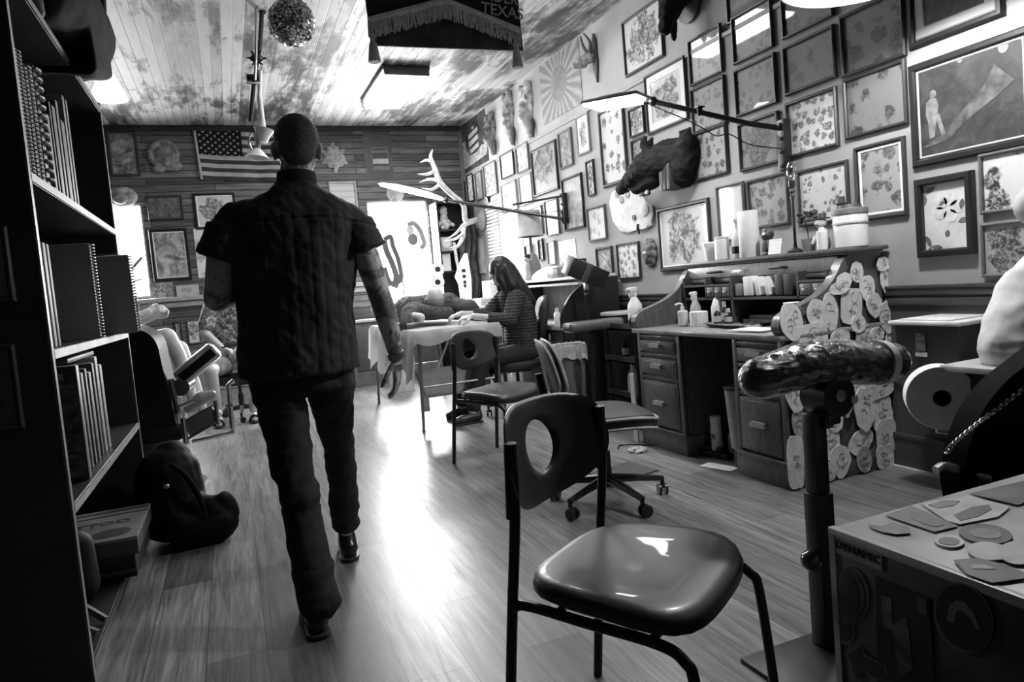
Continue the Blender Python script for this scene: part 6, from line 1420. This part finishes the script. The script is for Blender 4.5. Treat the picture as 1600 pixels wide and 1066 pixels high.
b=B(); prism(b,P_([(726,396),(730,396),(736,436),(737.5,477),(721,477),(717,445),(711,433),(718,412)]),.03,pmat((0,.015,0),(1,0,0),(0,0,1)),bev=.004); obj('board',b,mat(.75,.5),t)
b=B(); q=[TW[t.name].inverted()@at(x,y,Y=8.0) for x,y in ((723.5,423),(724.5,432),(725.5,441),(726,447))]; 
for k,p in enumerate(q): box(b,(p.x,-.019,p.z),(.045-.006*k,.004,.035)); 
obj('lettering',b,BLACK,t,smooth=False); t.location.y-=.0
t=thing('side_table','low cluttered side table along the far end of the right wall','table',(2.85,7.85,0)); b=B(); bx(b,2.55,3.12,7.3,8.15,.835,.865,bev=.004); obj('top',b,mat(.55,.5),t,True)
for x in (2.58,3.09):
    for y in (7.33,8.12): b=B(); bx(b,x-.02,x+.02,y-.02,y+.02,0,.835); obj('leg',b,BLACK,t,True,smooth=False)
t=thing('paper_stack','stack of pale papers on the low side table','papers',(2.80,7.7,.866)); b=B()
for k in range(5): box(b,(0,0,.012+.024*k),(.3-.01*k,.36,.02),mx(rz=.05*math.sin(k*3)))
obj('sheets',b,mat(.6,.6,var=.15),t,smooth=False)
t=thing('open_box','pale open box leaning on the side table against the wall','box',(2.98,7.9,.866)); b=B(); box(b,(0,0,.16),(.2,.28,.30),mx(rx=.06),bev=.004); obj('body',b,mat(.62,.6),t)
# low back wall: bench with a dark counter under the ledge, cupboard below the window
t=thing('storage_cabinet','dark cabinet with drawers under the back window','cabinet',(1.9,8.9,0)); b=B(); bx(b,1.36,2.5,8.75,9.10,.0,.80,bev=.004); obj('body',b,mat(.10,.5,var=.3),t,True,smooth=False)
b=B(); bx(b,1.33,2.53,8.72,9.11,.80,.83,bev=.004); obj('top',b,mat(.35,.5),t,True,smooth=False)
for k in range(3):
    b=B(); bx(b,1.40+.37*k,1.74+.37*k,8.735,8.75,.2,.74,bev=.004); d=obj('door',b,mat(.06,.45),t,True); b=B(); ell(b,(1.70+.37*k,8.725,.5),.015); obj('knob',b,WHITE,d,True)
t=thing('cardboard_box','white carton on the floor under the far end of the massage table','box',(1.75,7.9,0)); b=B(); bx(b,-.12,.12,-.12,.12,0,.5,bev=.004); obj('body',b,mat(.65,.6),t,smooth=False)
# ================================================================ people
def skin_mat(v, name, tatt=None, dark=.06):
    q=N(name); c=q.coord('Object'); f=q.noise(c,9,4); base=q.ramp(f,[(.3,v*.88),(.7,v*1.08)])
    if tatt:
        n=q.noise(c,tatt,6,.62,1.6); m=q.ramp(n,[(.45,1),(.54,0)]); n2=q.noise(c,tatt*2.4,4,.6,1.0)
        base=q.mix(q.math('MULTIPLY',m,q.ramp(n2,[(.35,.95),(.65,.45)])),base,dark)
    return q.bsdf(base,.5,0,q.noise(c,120,3),.08)
SK=skin_mat(.40,'skin'); SKT=skin_mat(.58,'tattooed_skin',9,.05); SKL=skin_mat(.55,'pale_skin')
HAIR=mat(.010,.5,var=.5,sc=40,st=(1,1,.1),bump=.4,spec=.4); STUB=mat(.10,.7,var=.45,sc=120,bump=.3)
def hand(bm, wrist, fwd, palm, s=1.0, curl=.4, side=1, spread=.12):
    """palm and five bent fingers; fwd = wrist to knuckles, palm = way the palm faces, side = +1 thumb on fwd x palm"""
    w=V(wrist); f=V(fwd).normalized(); n=V(palm); n=(n-f*n.dot(f)).normalized(); t=f.cross(n)*side   # t: towards the thumb
    P=lambda a,b,c:w+f*a*s+t*b*s+n*c*s
    caps(bm,[P(0,0,0),P(.03,0,0)],[.024*s,.026*s],10)
    for b_ in (.028,.010,-.010,-.028): caps(bm,[P(.02,b_*.6,0),P(.088-abs(b_-.005)*.25,b_,0)],[.015*s,.0115*s],10)
    for b_,L in ((.030,.072),(.010,.082),(-.011,.075),(-.030,.058)):
        p=P(.086-abs(b_-.005)*.25,b_,0); d=(f+t*b_*spread*20*.2); d.normalize(); pts=[p]; a=0
        for k,l in enumerate((.45,.31,.24)):
            a+=curl*(.7,1.1,.9)[k]; dd=d*math.cos(a)+n*math.sin(a); p=p+dd*L*l*s; pts.append(p)
        caps(bm,pts,[.0098*s,.0092*s,.0085*s,.0072*s],10)
    p0=P(.018,.026,.004); d=(f*.62+t*.72+n*.35).normalized(); p1=p0+d*.040*s; d2=(f*.85+t*.38+n*.42).normalized(); p2=p1+d2*.032*s; p3=p2+(f*.9+t*.1+n*.5).normalized()*.025*s
    caps(bm,[P(.01,.010,0),p0,p1,p2,p3],[.02*s,.016*s,.0125*s,.0108*s,.009*s],10)
def head(bm, c, up, face, s=1.0):
    """skull, jaw, nose, ears, brow, lips about centre c"""
    u=V(up).normalized(); f=V(face); f=(f-u*f.dot(u)).normalized(); r=f.cross(u); c=V(c)
    M=Matrix((r,f,u)).transposed().to_4x4()
    P=lambda a,b,h:c+r*a*s+f*b*s+u*h*s
    E=lambda p,q:ell(bm,P(*p),tuple(x*s for x in q),M,20,14)
    E((0,-.018,.03),(.076,.092,.085)); E((0,.012,-.015),(.066,.080,.092)); E((0,.040,-.075),(.047,.045,.045))
    for k in (-1,1):
        E((k*.077,-.006,-.012),(.010,.021,.033)); E((k*.083,-.012,-.006),(.007,.017,.026))
        E((k*.034,.068,-.026),(.024,.020,.018)); E((k*.030,.078,.018),(.024,.012,.010)); E((k*.030,.081,-.001),(.014,.010,.009))
    caps(bm,[P(0,.086,.008),P(0,.102,-.030)],[.008*s,.013*s],10); E((0,.094,-.036),(.018,.012,.009))
    E((0,.078,-.062),(.024,.013,.0065)); E((0,.076,-.073),(.021,.012,.007)); E((0,.076,-.096),(.022,.017,.016))
    return P,M

# ---------------- the walking man in the dark shirt
man=thing('person','man walking away in a dark short-sleeved pleated shirt and trousers, tattooed right arm','person',(.22,2.65,0))
T=lambda x,z,y=2.68:V((x,y,z))
hc=V((.293,2.70,1.69)); 
b=B()
P_,M_=head(b,hc,(.03,.06,1),(.12,1,-.12),1.02)
caps(b,[(.285,2.69,1.63),(.272,2.685,1.55),(.262,2.685,1.47)],[.056,.060,.075],18)
loft(b,[((.262,2.69,1.50),.12,.07),((.262,2.69,1.44),.17,.095),((.255,2.69,1.30),.155,.105),((.235,2.69,1.10),.14,.10),((.225,2.69,.95),.15,.105),((.225,2.69,.86),.14,.10)])
# right arm hanging, tattooed
sr=V((.455,2.69,1.435)); er=V((.535,2.655,1.13)); wr=V((.585,2.70,.885))
caps(b,[sr+V((-.02,0,-.04)),sr.lerp(er,.5)+V((.008,0,0)),er],[.050,.050,.043],16); caps(b,[er,er.lerp(wr,.3)+V((.004,0,0)),wr],[.042,.044,.027],16)
hand(b,wr+V((0.0,.004,-.012)),(.02,.10,-1),(-.75,.45,0),1.0,.34,-1)
# left arm bent forward, holding something in front
sl=V((.045,2.69,1.445)); el_=V((-.035,2.70,1.165)); wl=V((.10,2.93,1.20))
caps(b,[sl+V((.02,0,-.04)),sl.lerp(el_,.5)+V((-.008,0,0)),el_],[.050,.054,.046],16); caps(b,[el_,el_.lerp(wl,.35),wl],[.046,.046,.028],16)
hand(b,wl+V((.012,.012,.004)),(.75,.6,.12),(.2,-.3,1),1.0,.75,1)
# legs
LL=[V((.140,2.69,.90)),V((.160,2.60,.47)),V((.165,2.415,.11))]; RL=[V((.315,2.70,.90)),V((.355,2.91,.52)),V((.370,3.06,.13))]
for L in (LL,RL): caps(b,L,[.070,.045,.032],16)
caps(b,[LL[2],(.165,2.40,.05),(.165,2.53,.045)],[.032,.03,.026]); caps(b,[RL[2],(.37,3.04,.06),(.385,3.17,.045)],[.032,.03,.026])
obj('body',remesh(b,.0052,2),SKT,man,True)
# hair: cropped stubble over the skull
b=B(); ell(b,hc+V((0.000,-.022,.036)),(.0795,.094,.086),mx(rx=-.12),28,18); ell(b,hc+V((-.004,-.055,-.012)),(.066,.052,.062),None,24,16)
hb=remesh(b,.006,2,lambda p:.0012*nz(p,160)); obj('hair',hb,STUB,man,True)
# shirt
def pleat(p):
    d=.003*nz((p.x*16+p.z*6,p.y*10,p.z*7),1)+.0035*nz((p.x*30+p.z*20,p.y*14,p.z*16),1)+.0025*nz(p,40)
    d+=.009*nz((p.x*7+p.z*5,p.y*5,p.z*3.4-p.x*3),1,7)+.006*nz((p.x*9-p.z*7,p.y*5,p.z*6),1,3)
    if p.y<2.70 and p.z<1.44 and .0<p.x<.5:
        cx=.245+(p.z-1.1)*.03
        for k in (-.125,-.035,.055,.14):
            g=abs(p.x-(cx+k*(1+.1*(p.z-1.1)))); 
            if g<.016: d+=.0016*(1-(g/.016)**2)
            for o_ in (-.020,.020):
                h=abs(p.x-(cx+k*(1+.1*(p.z-1.1)))+o_)
                if h<.006: d-=.0016*(1-h/.006)
    if p.y<2.68 and abs(p.z-1.425+.08*(p.x-.26)**2*6)<.006: d-=.004
    return d
b=B()
loft(b,[((.222,2.70,.862),.212,.145),((.222,2.70,.868),.218,.150),((.224,2.70,.95),.216,.150),((.232,2.695,1.10),.212,.146),((.246,2.69,1.26),.222,.142),((.258,2.685,1.38),.228,.132),((.260,2.685,1.42),.236,.120),((.264,2.685,1.465),.208,.110),((.268,2.685,1.51),.150,.092),((.273,2.685,1.555),.084,.074),((.277,2.685,1.585),.070,.068),((.279,2.688,1.60),.064,.064)],36)
sl2=sl.lerp(el_,.50); sr2=sr.lerp(er,.46)
caps(b,[V((.11,2.688,1.425)),sl+V((.018,0,-.018)),sl.lerp(el_,.2)],[.088,.080,.078],20); caps(b,[V((.41,2.688,1.42)),sr+V((-.016,0,-.018)),sr.lerp(er,.2)],[.088,.078,.076],20)
cyl(b,sl.lerp(el_,.12),sl2+V((-.012,0,0)),.082,.088,24); cyl(b,sr.lerp(er,.12),sr2+V((.012,0,0)),.078,.084,24)
sb=remesh(b,.0055,2,pleat)
q=N('dark_shirt_cloth'); c=q.coord('Object'); f=q.noise(c,14,5); wv=q.noise(c,260,2); SHIRT=q.bsdf(q.ramp(f,[(.3,.022),(.7,.045)]),.75,0,wv,.15,spec=.25)
obj('shirt',sb,SHIRT,man,True,ang=70)
b=B(); lathe(b,[(.060,0),(.068,-.004),(.074,.012),(.069,.045),(.062,.048),(.06,.02)],c=(.279,2.687,1.555),axis=(.05,.06,1),n=32); obj('shirt_collar',b,SHIRT,man,True)
# trousers
def crease(p): return .006*nz((p.x*12,p.y*12,p.z*15),1)+.004*nz(p,30)+(.010*nz((p.x*6,p.y*6,p.z*22),1,3) if (p.z<.22 or .40<p.z<.62 or .74<p.z<.88) else 0)
b=B()
loft(b,[((.225,2.70,.80),.172,.125),((.225,2.70,.90),.175,.128),((.228,2.70,.98),.165,.118)],28)
caps(b,[V((.135,2.695,.86)),V((.148,2.66,.68)),V((.160,2.605,.49)),V((.168,2.52,.30)),V((.180,2.425,.105))],[.104,.085,.070,.067,.072],20)
caps(b,[V((.318,2.70,.86)),V((.336,2.79,.70)),V((.356,2.90,.53)),V((.366,2.985,.32)),V((.370,3.055,.17))],[.100,.080,.064,.060,.064],20)
tb=remesh(b,.0065,3,crease)
q=N('dark_denim'); c=q.coord('Object'); f=q.noise(c,10,5); wv=q.noise(c,300,2); DENIM=q.bsdf(q.ramp(f,[(.3,.014),(.7,.032)]),.8,0,wv,.2,spec=.2)
obj('trousers',tb,DENIM,man,True,ang=70)
def shoe(heel,toe,w,m,parent,pitch=0):
    h,t_=V(heel),V(toe); b=B()
    caps(b,[h+V((0,0,.05)),h.lerp(t_,.35)+V((0,0,.048)),h.lerp(t_,.75)+V((0,0,.038)),t_+V((0,0,.033))],[w*.86,w*.9,w*.98,w*.72],16); caps(b,[h+V((0,.01,.06)),h+V((0,.03,.10))],[w*.85,w*.8],14)
    bb=remesh(b,.006,3)
    for v in bb.verts: v.co.z=max(v.co.z,h.z+.012)
    obj('shoe',bb,m,parent,True)
    b=B(); caps(b,[h,h.lerp(t_,.4),h.lerp(t_,.78),t_],[w*.95,w*.9,w*1.05,w*.75],18)
    for v in b.verts: v.co.z=h.z+(.0 if v.co.z<h.z else .016)
    bb=remesh(b,.005,1); obj('shoe_sole',bb,mat(.03,.5),parent,True)
shoe((.166,2.40,.002),(.160,2.60,.002),.046,mat(.010,.35,coat=.2),man); shoe((.370,3.03,.002),(.392,3.22,.002),.046,mat(.010,.35,coat=.2),man)
b=B(); ax=(wr-er).normalized(); lathe(b,[(.028,-.012),(.034,-.012),(.034,.012),(.028,.012)],c=wr-ax*.004,axis=ax,n=28); obj('watch_band',b,STEEL,man,True)

WOFF=V((-.235,-.27,0)); _obj0=obj
def obj(name,bm,m,parent=None,world=False,**k):
    bm.transform(Matrix.Translation(WOFF)); return _obj0(name,bm,m,parent,world,**k)
# ---------------- the long-haired woman at the table
wo=thing('person','woman with long dark hair in a dark knit sweater, sitting and working at the table','person',(2.55,5.85,0))
def plant(v): return V(v)
hc=V((2.46,5.98,1.245))
b=B(); head(b,hc,(-.25,0,1),(-.8,.6,-.35),1.0)
caps(b,[(2.485,5.98,1.17),(2.53,5.97,1.06)],[.05,.06],16)
loft(b,[((2.54,5.96,1.04),.07,.10),((2.57,5.95,.95),.10,.15),((2.60,5.93,.78),.11,.15),((2.61,5.92,.55),.14,.18),((2.60,5.92,.46),.13,.18)])
for s,(sh,e,w_) in ((1,((2.52,6.12,1.02),(2.36,6.14,.86),(2.10,6.06,.90))),(-1,((2.52,5.80,1.02),(2.40,5.72,.82),(2.12,5.80,.88)))):
    caps(b,[V(sh)-V((0,0,.05)),e,w_],[.045,.042,.027],14)
hand(b,(2.09,6.06,.90),(-1,-.15,-.12),(0,0,-1),.9,.55,-1); hand(b,(2.10,5.80,.88),(-1,.3,-.08),(0,.3,-1),.9,.6,1)
for y,ky,fx,fy in ((6.02,6.06,1.93,6.02),(5.82,5.74,1.86,5.72)): caps(b,[(2.58,y,.52),(2.12,ky,.50),(2.02,ky,.10)],[.085,.055,.04],14); caps(b,[(2.02,ky,.05),(1.9,ky,.035)],[.035,.03])
obj('body',remesh(b,.007,2),SKL,wo,True)
b=B(); knit=lambda p:.004*nz(p,40)+.003*math.sin(p.z*240)
loft(b,[((2.60,5.925,.50),.16,.20),((2.60,5.93,.72),.145,.185),((2.575,5.95,.92),.14,.20),((2.545,5.96,1.03),.11,.165),((2.53,5.965,1.08),.07,.08)],28)
for sh,e,w_ in (((2.52,6.11,1.00),(2.36,6.14,.86),(2.24,6.10,.885)),((2.52,5.81,1.00),(2.41,5.72,.82),(2.26,5.76,.85))): caps(b,[sh,e,w_],[.078,.066,.048],16)
obj('sweater',remesh(b,.008,2,knit),mat(.045,.85,var=.6,sc=60,bump=.5,spec=.2),wo,True)
b=B()
for y,ky in ((6.02,6.06),(5.82,5.74)): caps(b,[(2.60,y,.52),(2.14,ky,.505),(2.03,ky,.14)],[.10,.072,.06],14)
obj('trousers',remesh(b,.009,3),mat(.015,.8),wo,True)
shoe((2.06,5.73,.002),(1.86,5.72,.002),.042,mat(.02,.4),wo); shoe((2.06,6.06,.002),(1.90,6.04,.002),.042,mat(.02,.4),wo)
b=B(); hd=hc
ell(b,hd+V((.006,-.006,.030)),(.100,.100,.102),None,22,14)
caps(b,[hd+V((.065,0,.0)),V((2.60,5.97,1.08)),V((2.68,5.95,.95)),V((2.71,5.94,.85))],[.085,.095,.080,.035],18)
caps(b,[hd+V((.02,-.07,.0)),V((2.52,5.86,1.10)),V((2.56,5.84,.98))],[.060,.070,.045],14); caps(b,[hd+V((-.035,-.075,.03)),hd+V((-.045,-.085,-.06)),V((2.46,5.87,1.08)),V((2.48,5.84,.97))],[.035,.038,.040,.02],12); caps(b,[hd+V((.02,.075,.0)),V((2.50,6.07,1.10)),V((2.54,6.09,.98))],[.045,.05,.03],14)
obj('hair',remesh(b,.008,3,lambda p:.006*nz((p.x*40,p.y*40,p.z*5),1)),HAIR,wo,True)

obj=_obj0
# ---------------- the bald client leaning on the table
cl=thing('person','bald man in a plaid shirt lying face down on the white-sheeted table','person',(1.75,6.3,.78))
TTz=.862
b=B(); hc=V((1.70,6.02,TTz+.175)); head(b,hc,(0,-1,.25),(0,-.35,-1),1.0)
caps(b,[(1.71,6.12,TTz+.15),(1.72,6.22,TTz+.12)],[.055,.065])
loft(b,[((1.73,6.2,TTz+.11),.17,.07),((1.73,6.35,TTz+.12),.20,.10),((1.72,6.7,TTz+.11),.17,.10),((1.72,7.0,TTz+.10),.17,.09)]) if False else caps(b,[(1.62,6.28,TTz+.10),(1.64,6.8,TTz+.10)],[.10,.11])
caps(b,[(1.85,6.28,TTz+.10),(1.83,6.8,TTz+.10)],[.10,.11])
caps(b,[(1.90,6.25,TTz+.09),(2.02,6.0,TTz+.055),(2.08,5.99,TTz+.05)],[.06,.05,.04]); caps(b,[(1.56,6.25,TTz+.09),(1.44,5.98,TTz+.05),(1.50,5.80,TTz+.04)],[.06,.05,.04])
hand(b,(2.09,5.985,TTz+.06),(1,-.15,.1),(0,0,-1),.9,.3,1)
for x in (1.64,1.82): caps(b,[(x,6.8,TTz+.09),(x,7.18,TTz+.07)],[.09,.07])
obj('body',remesh(b,.007,2),SKL,cl,True)
b=B()
caps(b,[(1.60,6.22,TTz+.095),(1.62,6.75,TTz+.10)],[.125,.13],16); caps(b,[(1.86,6.22,TTz+.095),(1.84,6.75,TTz+.10)],[.125,.13],16); caps(b,[(1.56,6.2,TTz+.11),(1.72,6.2,TTz+.12),(1.88,6.2,TTz+.11)],[.12,.11,.12],16)
caps(b,[(1.90,6.22,TTz+.10),(2.01,5.99,TTz+.065),(2.05,5.985,TTz+.06)],[.095,.085,.055],16)
caps(b,[(1.57,6.22,TTz+.10),(1.46,6.0,TTz+.06),(1.40,5.86,TTz-.02),(1.385,5.80,TTz-.10)],[.10,.09,.075,.05],16); caps(b,[(1.52,6.08,TTz+.08),(1.66,5.90,TTz+.05),(1.78,5.92,TTz+.045)],[.09,.075,.06],16)
q=N('plaid_cloth'); c=q.coord('Object'); sp_=q.n('ShaderNodeSeparateXYZ'); q.l(c,sp_.inputs[0])
sx=q.math('SINE',q.math('MULTIPLY',q.math('ADD',sp_.outputs[0],sp_.outputs[2]),330)); sy=q.math('SINE',q.math('MULTIPLY',q.math('SUBTRACT',sp_.outputs[1],sp_.outputs[2]),330))
PLAID=q.bsdf(q.ramp(q.math('ADD',sx,sy),[(.0,.05),(.5,.075),(1.0,.11)]),.85,0,q.noise(c,80,3),.3,spec=.2)
bb=remesh(b,.008,3,lambda p:.008*nz(p,14)+.004*nz(p,35))
for v in bb.verts:
    if v.co.x>1.36 and v.co.z<TTz+.006: v.co.z=max(v.co.z,TTz+.006)
obj('shirt',bb,PLAID,cl,True)
b=B()
for x in (1.64,1.82): caps(b,[(x,6.78,TTz+.10),(x,7.18,TTz+.09)],[.11,.085],14)
obj('trousers',remesh(b,.009,3),mat(.03,.8),cl,True)
b=B(); ell(b,hc+V((0,-.03,-.01)),(.0785,.080,.094),None,24,16); obj('hair',remesh(b,.006,2),mat(.26,.75,var=.3,sc=140),cl,True)

# ---------------- seated person in the patterned shirt (mostly behind the walking man)
ps=thing('person','person in a mottled patterned shirt sitting on the rolling stool behind the walking man','person',(.0,7.5,0))
b=B(); hc=V((.02,7.50,1.42)); head(b,hc,(0,-.05,1),(.25,-1,-.3),1.0)
caps(b,[(.02,7.52,1.34),(.02,7.53,1.24)],[.055,.06]); loft(b,[((.02,7.52,1.25),.12,.09),((.02,7.53,1.15),.18,.11),((.02,7.56,.9),.16,.12),((.02,7.58,.6),.17,.13),((.02,7.58,.5),.16,.12)])
caps(b,[(-.17,7.5,1.15),(-.24,7.42,.90),(-.10,7.22,.75)],[.058,.046,.03]); caps(b,[(.21,7.5,1.15),(.27,7.40,.90),(.12,7.22,.74)],[.058,.046,.03])
hand(b,(-.10,7.21,.745),(.75,-.35,-.2),(0,0,-1),.95,.6,1); hand(b,(.11,7.21,.74),(-.75,-.35,-.1),(0,0,-1),.95,.6,-1)
for x,kx,fx in ((-.10,-.22,-.20),(.13,.22,.12)): caps(b,[(x,7.52,.56),(kx,7.12,.56),(fx,7.30,.12)],[.085,.062,.042],14); caps(b,[(fx,7.30,.05),(fx,7.16,.035)],[.036,.03])
obj('body',remesh(b,.008,2),SKL,ps,True)
b=B(); loft(b,[((.02,7.57,.58),.19,.15),((.02,7.57,.75),.19,.15),((.02,7.55,.95),.19,.14),((.02,7.53,1.12),.20,.125),((.02,7.52,1.22),.14,.10),((.02,7.52,1.27),.07,.07)],28)
caps(b,[(-.15,7.51,1.15),(-.22,7.44,.98)],[.085,.08]); caps(b,[(.19,7.51,1.15),(.25,7.43,.98)],[.085,.08])
q=N('patterned_shirt'); c=q.coord('Object'); f=q.noise(c,16,5,.65,1.5); PSH=q.bsdf(q.ramp(f,[(.40,.05),(.50,.20),(.58,.5)]),.8); obj('shirt',remesh(b,.009,3,lambda p:.008*nz(p,12)),PSH,ps,True)
b=B(); 
for x,kx in ((-.10,-.20),(.13,.20)): caps(b,[(x,7.56,.56),(kx*.9,7.24,.565)],[.105,.085],14)
obj('shorts',remesh(b,.009,3),mat(.25,.8,var=.5),ps,True)
b=B(); ell(b,hc+V((0,.02,.035)),(.085,.095,.085)); caps(b,[hc+V((-.06,.03,0)),hc+V((-.07,.03,-.08))],[.03,.025]); obj('hair',remesh(b,.008,2),HAIR,ps,True)
for fx in (-.20,.12): b=B(); prism(b,disc(fx,7.20,.05,.125),.018,Matrix.Translation((0,0,.002))); tube(b,[(fx-.045,7.19,.02),(fx-.02,7.15,.07),(fx+.02,7.15,.07),(fx+.045,7.19,.02)],.012,8,sm=3); obj('sandal',b,BLACK,ps,True)
b=B(); cyl(b,(-.1,7.16,.76),(.05,7.12,.77),.008,.008,8); obj('dark_stick',b,BLACK,ps,True)
# ---------------- seated person behind the bookcase: clasped hands and bare knee
pk=thing('person','person with clasped hands and a bare knee sitting mostly hidden behind the bookcase','person',(-.75,6.3,0))
t=thing('bench_seat','dark bench under the person behind the bookcase','bench',(-.95,6.35,0)); b=B(); bx(b,-1.5,-.66,6.1,6.75,.60,.68,bev=.02); obj('seat',b,mat(.03,.6),t,True)
for x in (-1.45,-.72):
    for y in (6.14,6.71): b=B(); bx(b,x-.02,x+.02,y-.02,y+.02,0,.60); obj('leg',b,BLACK,t,True,smooth=False)
b=B(); hc=V((-.92,6.38,1.52)); head(b,hc,(0,0,1),(1,-.1,-.1),1.0); caps(b,[(-.94,6.38,1.44),(-.95,6.38,1.32)],[.055,.06])
loft(b,[((-.95,6.38,1.32),.10,.16),((-.95,6.38,1.25),.12,.18),((-.95,6.38,1.0),.12,.16),((-.95,6.38,.80),.15,.18),((-.95,6.38,.72),.14,.17)])
caps(b,[(-.93,6.22,1.26),(-.82,6.20,1.06),(-.60,6.30,1.15)],[.055,.045,.03]); caps(b,[(-.93,6.55,1.26),(-.82,6.56,1.04),(-.58,6.44,1.11)],[.055,.045,.03])
hand(b,(-.60,6.32,1.155),(1,.15,.2),(0,.8,-.4),.95,.55,1); hand(b,(-.57,6.42,1.11),(1,-.2,.1),(0,-.8,.3),.95,.6,-1)
caps(b,[(-.95,6.30,.84),(-.49,6.28,.93),(-.42,6.30,.78),(-.36,6.30,.45)],[.09,.080,.06,.042],16); caps(b,[(-.36,6.30,.41),(-.24,6.28,.39)],[.035,.03])
caps(b,[(-.95,6.48,.80),(-.42,6.50,.82),(-.34,6.50,.50),(-.30,6.5,.30)],[.085,.07,.055,.04],16); caps(b,[(-.30,6.5,.26),(-.18,6.48,.24)],[.036,.03])
obj('body',remesh(b,.008,2),SKL,pk,True)
b=B(); loft(b,[((-.95,6.38,.74),.17,.19),((-.95,6.38,.9),.15,.19),((-.95,6.38,1.1),.145,.20),((-.95,6.38,1.27),.11,.17),((-.95,6.38,1.34),.07,.08)],26); caps(b,[(-.93,6.22,1.22),(-.86,6.2,1.08)],[.075,.07]); caps(b,[(-.93,6.54,1.22),(-.86,6.56,1.08)],[.075,.07]); obj('shirt',remesh(b,.01,3),mat(.05,.8),pk,True)
b=B(); caps(b,[(-.95,6.31,.82),(-.72,6.29,.88)],[.105,.10]); caps(b,[(-.95,6.47,.80),(-.70,6.49,.81)],[.105,.095]); obj('shorts',remesh(b,.01,3),mat(.04,.8),pk,True)
b=B(); ell(b,hc+V((-.02,0,.035)),(.095,.085,.085)); obj('hair',remesh(b,.009,2),HAIR,pk,True)
# ---------------- the man in white at the right edge
pr_=thing('person','person in a white T-shirt cut off by the right edge of the picture','person',(2.95,1.75,0))
b=B(); hc=V((3.02,1.62,1.30)); head(b,hc,(-.1,.1,1),(-.3,-1,-.2),1.0) if False else None
hc=V((2.885,1.68,1.225)); head(b,hc,(-.2,0,1),(.6,-.8,-.1),1.0); caps(b,[(2.89,1.68,1.14),(2.90,1.68,1.05)],[.052,.056])
loft(b,[((2.90,1.68,1.00),.09,.08),((2.88,1.68,.92),.14,.09),((2.88,1.68,.75),.14,.10),((2.90,1.68,.5),.17,.14)]); caps(b,[(2.72,1.68,.93),(2.60,1.66,.78),(2.70,1.45,.66)],[.05,.045,.03]); hand(b,(2.70,1.44,.66),(.6,-.6,0),(0,0,-1),.95,.5,1)
caps(b,[(3.06,1.62,.97),(3.08,1.40,.78)],[.055,.045])
for y in (1.62,1.74): caps(b,[(2.88,y-.02,.55),(2.98,1.25,.52),(2.98,1.22,.12)],[.08,.055,.04])
obj('body',remesh(b,.008,2),SK,pr_,True)
b=B(); loft(b,[((2.91,1.68,.48),.20,.16),((2.88,1.68,.75),.20,.165),((2.87,1.68,.92),.20,.155),((2.88,1.68,1.00),.165,.13),((2.895,1.68,1.06),.09,.09),((2.90,1.68,1.085),.07,.075)],28)
caps(b,[(2.76,1.68,.94),(2.65,1.67,.83),(2.585,1.66,.735)],[.105,.10,.10],20); caps(b,[(3.04,1.64,.96),(3.05,1.5,.85)],[.09,.085])
obj('t_shirt',remesh(b,.008,3,lambda p:.010*nz((p.x*9,p.y*9,p.z*5),1)+.006*nz(p,22)),mat(.6,.85,var=.05,bump=.15,spec=.2),pr_,True)
b=B(); 
for y in (1.62,1.74): caps(b,[(2.90,y-.02,.52),(2.98,1.28,.52),(2.98,1.24,.14)],[.10,.08,.06])
obj('trousers',remesh(b,.01,3),mat(.03,.8),pr_,True)
b=B(); ell(b,hc+V((-.01,.015,.03)),(.086,.086,.088)); obj('hair',remesh(b,.008,2),mat(.3,.8),pr_,True)
t=thing('stool','round stool under the man in white','stool',(2.9,1.70,0)); b=B(); lathe(b,cylp(.15,.40,.455,.015),n=28); obj('seat',b,BLACK,t)
for k in range(4): a=PI/4+k*PI/2; b=B(); cyl(b,(.10*math.cos(a),.10*math.sin(a),.40),(.13*math.cos(a),.13*math.sin(a),0),.013); obj('leg',b,STEEL,t)
# pale trouser leg and shoe just over the trunk
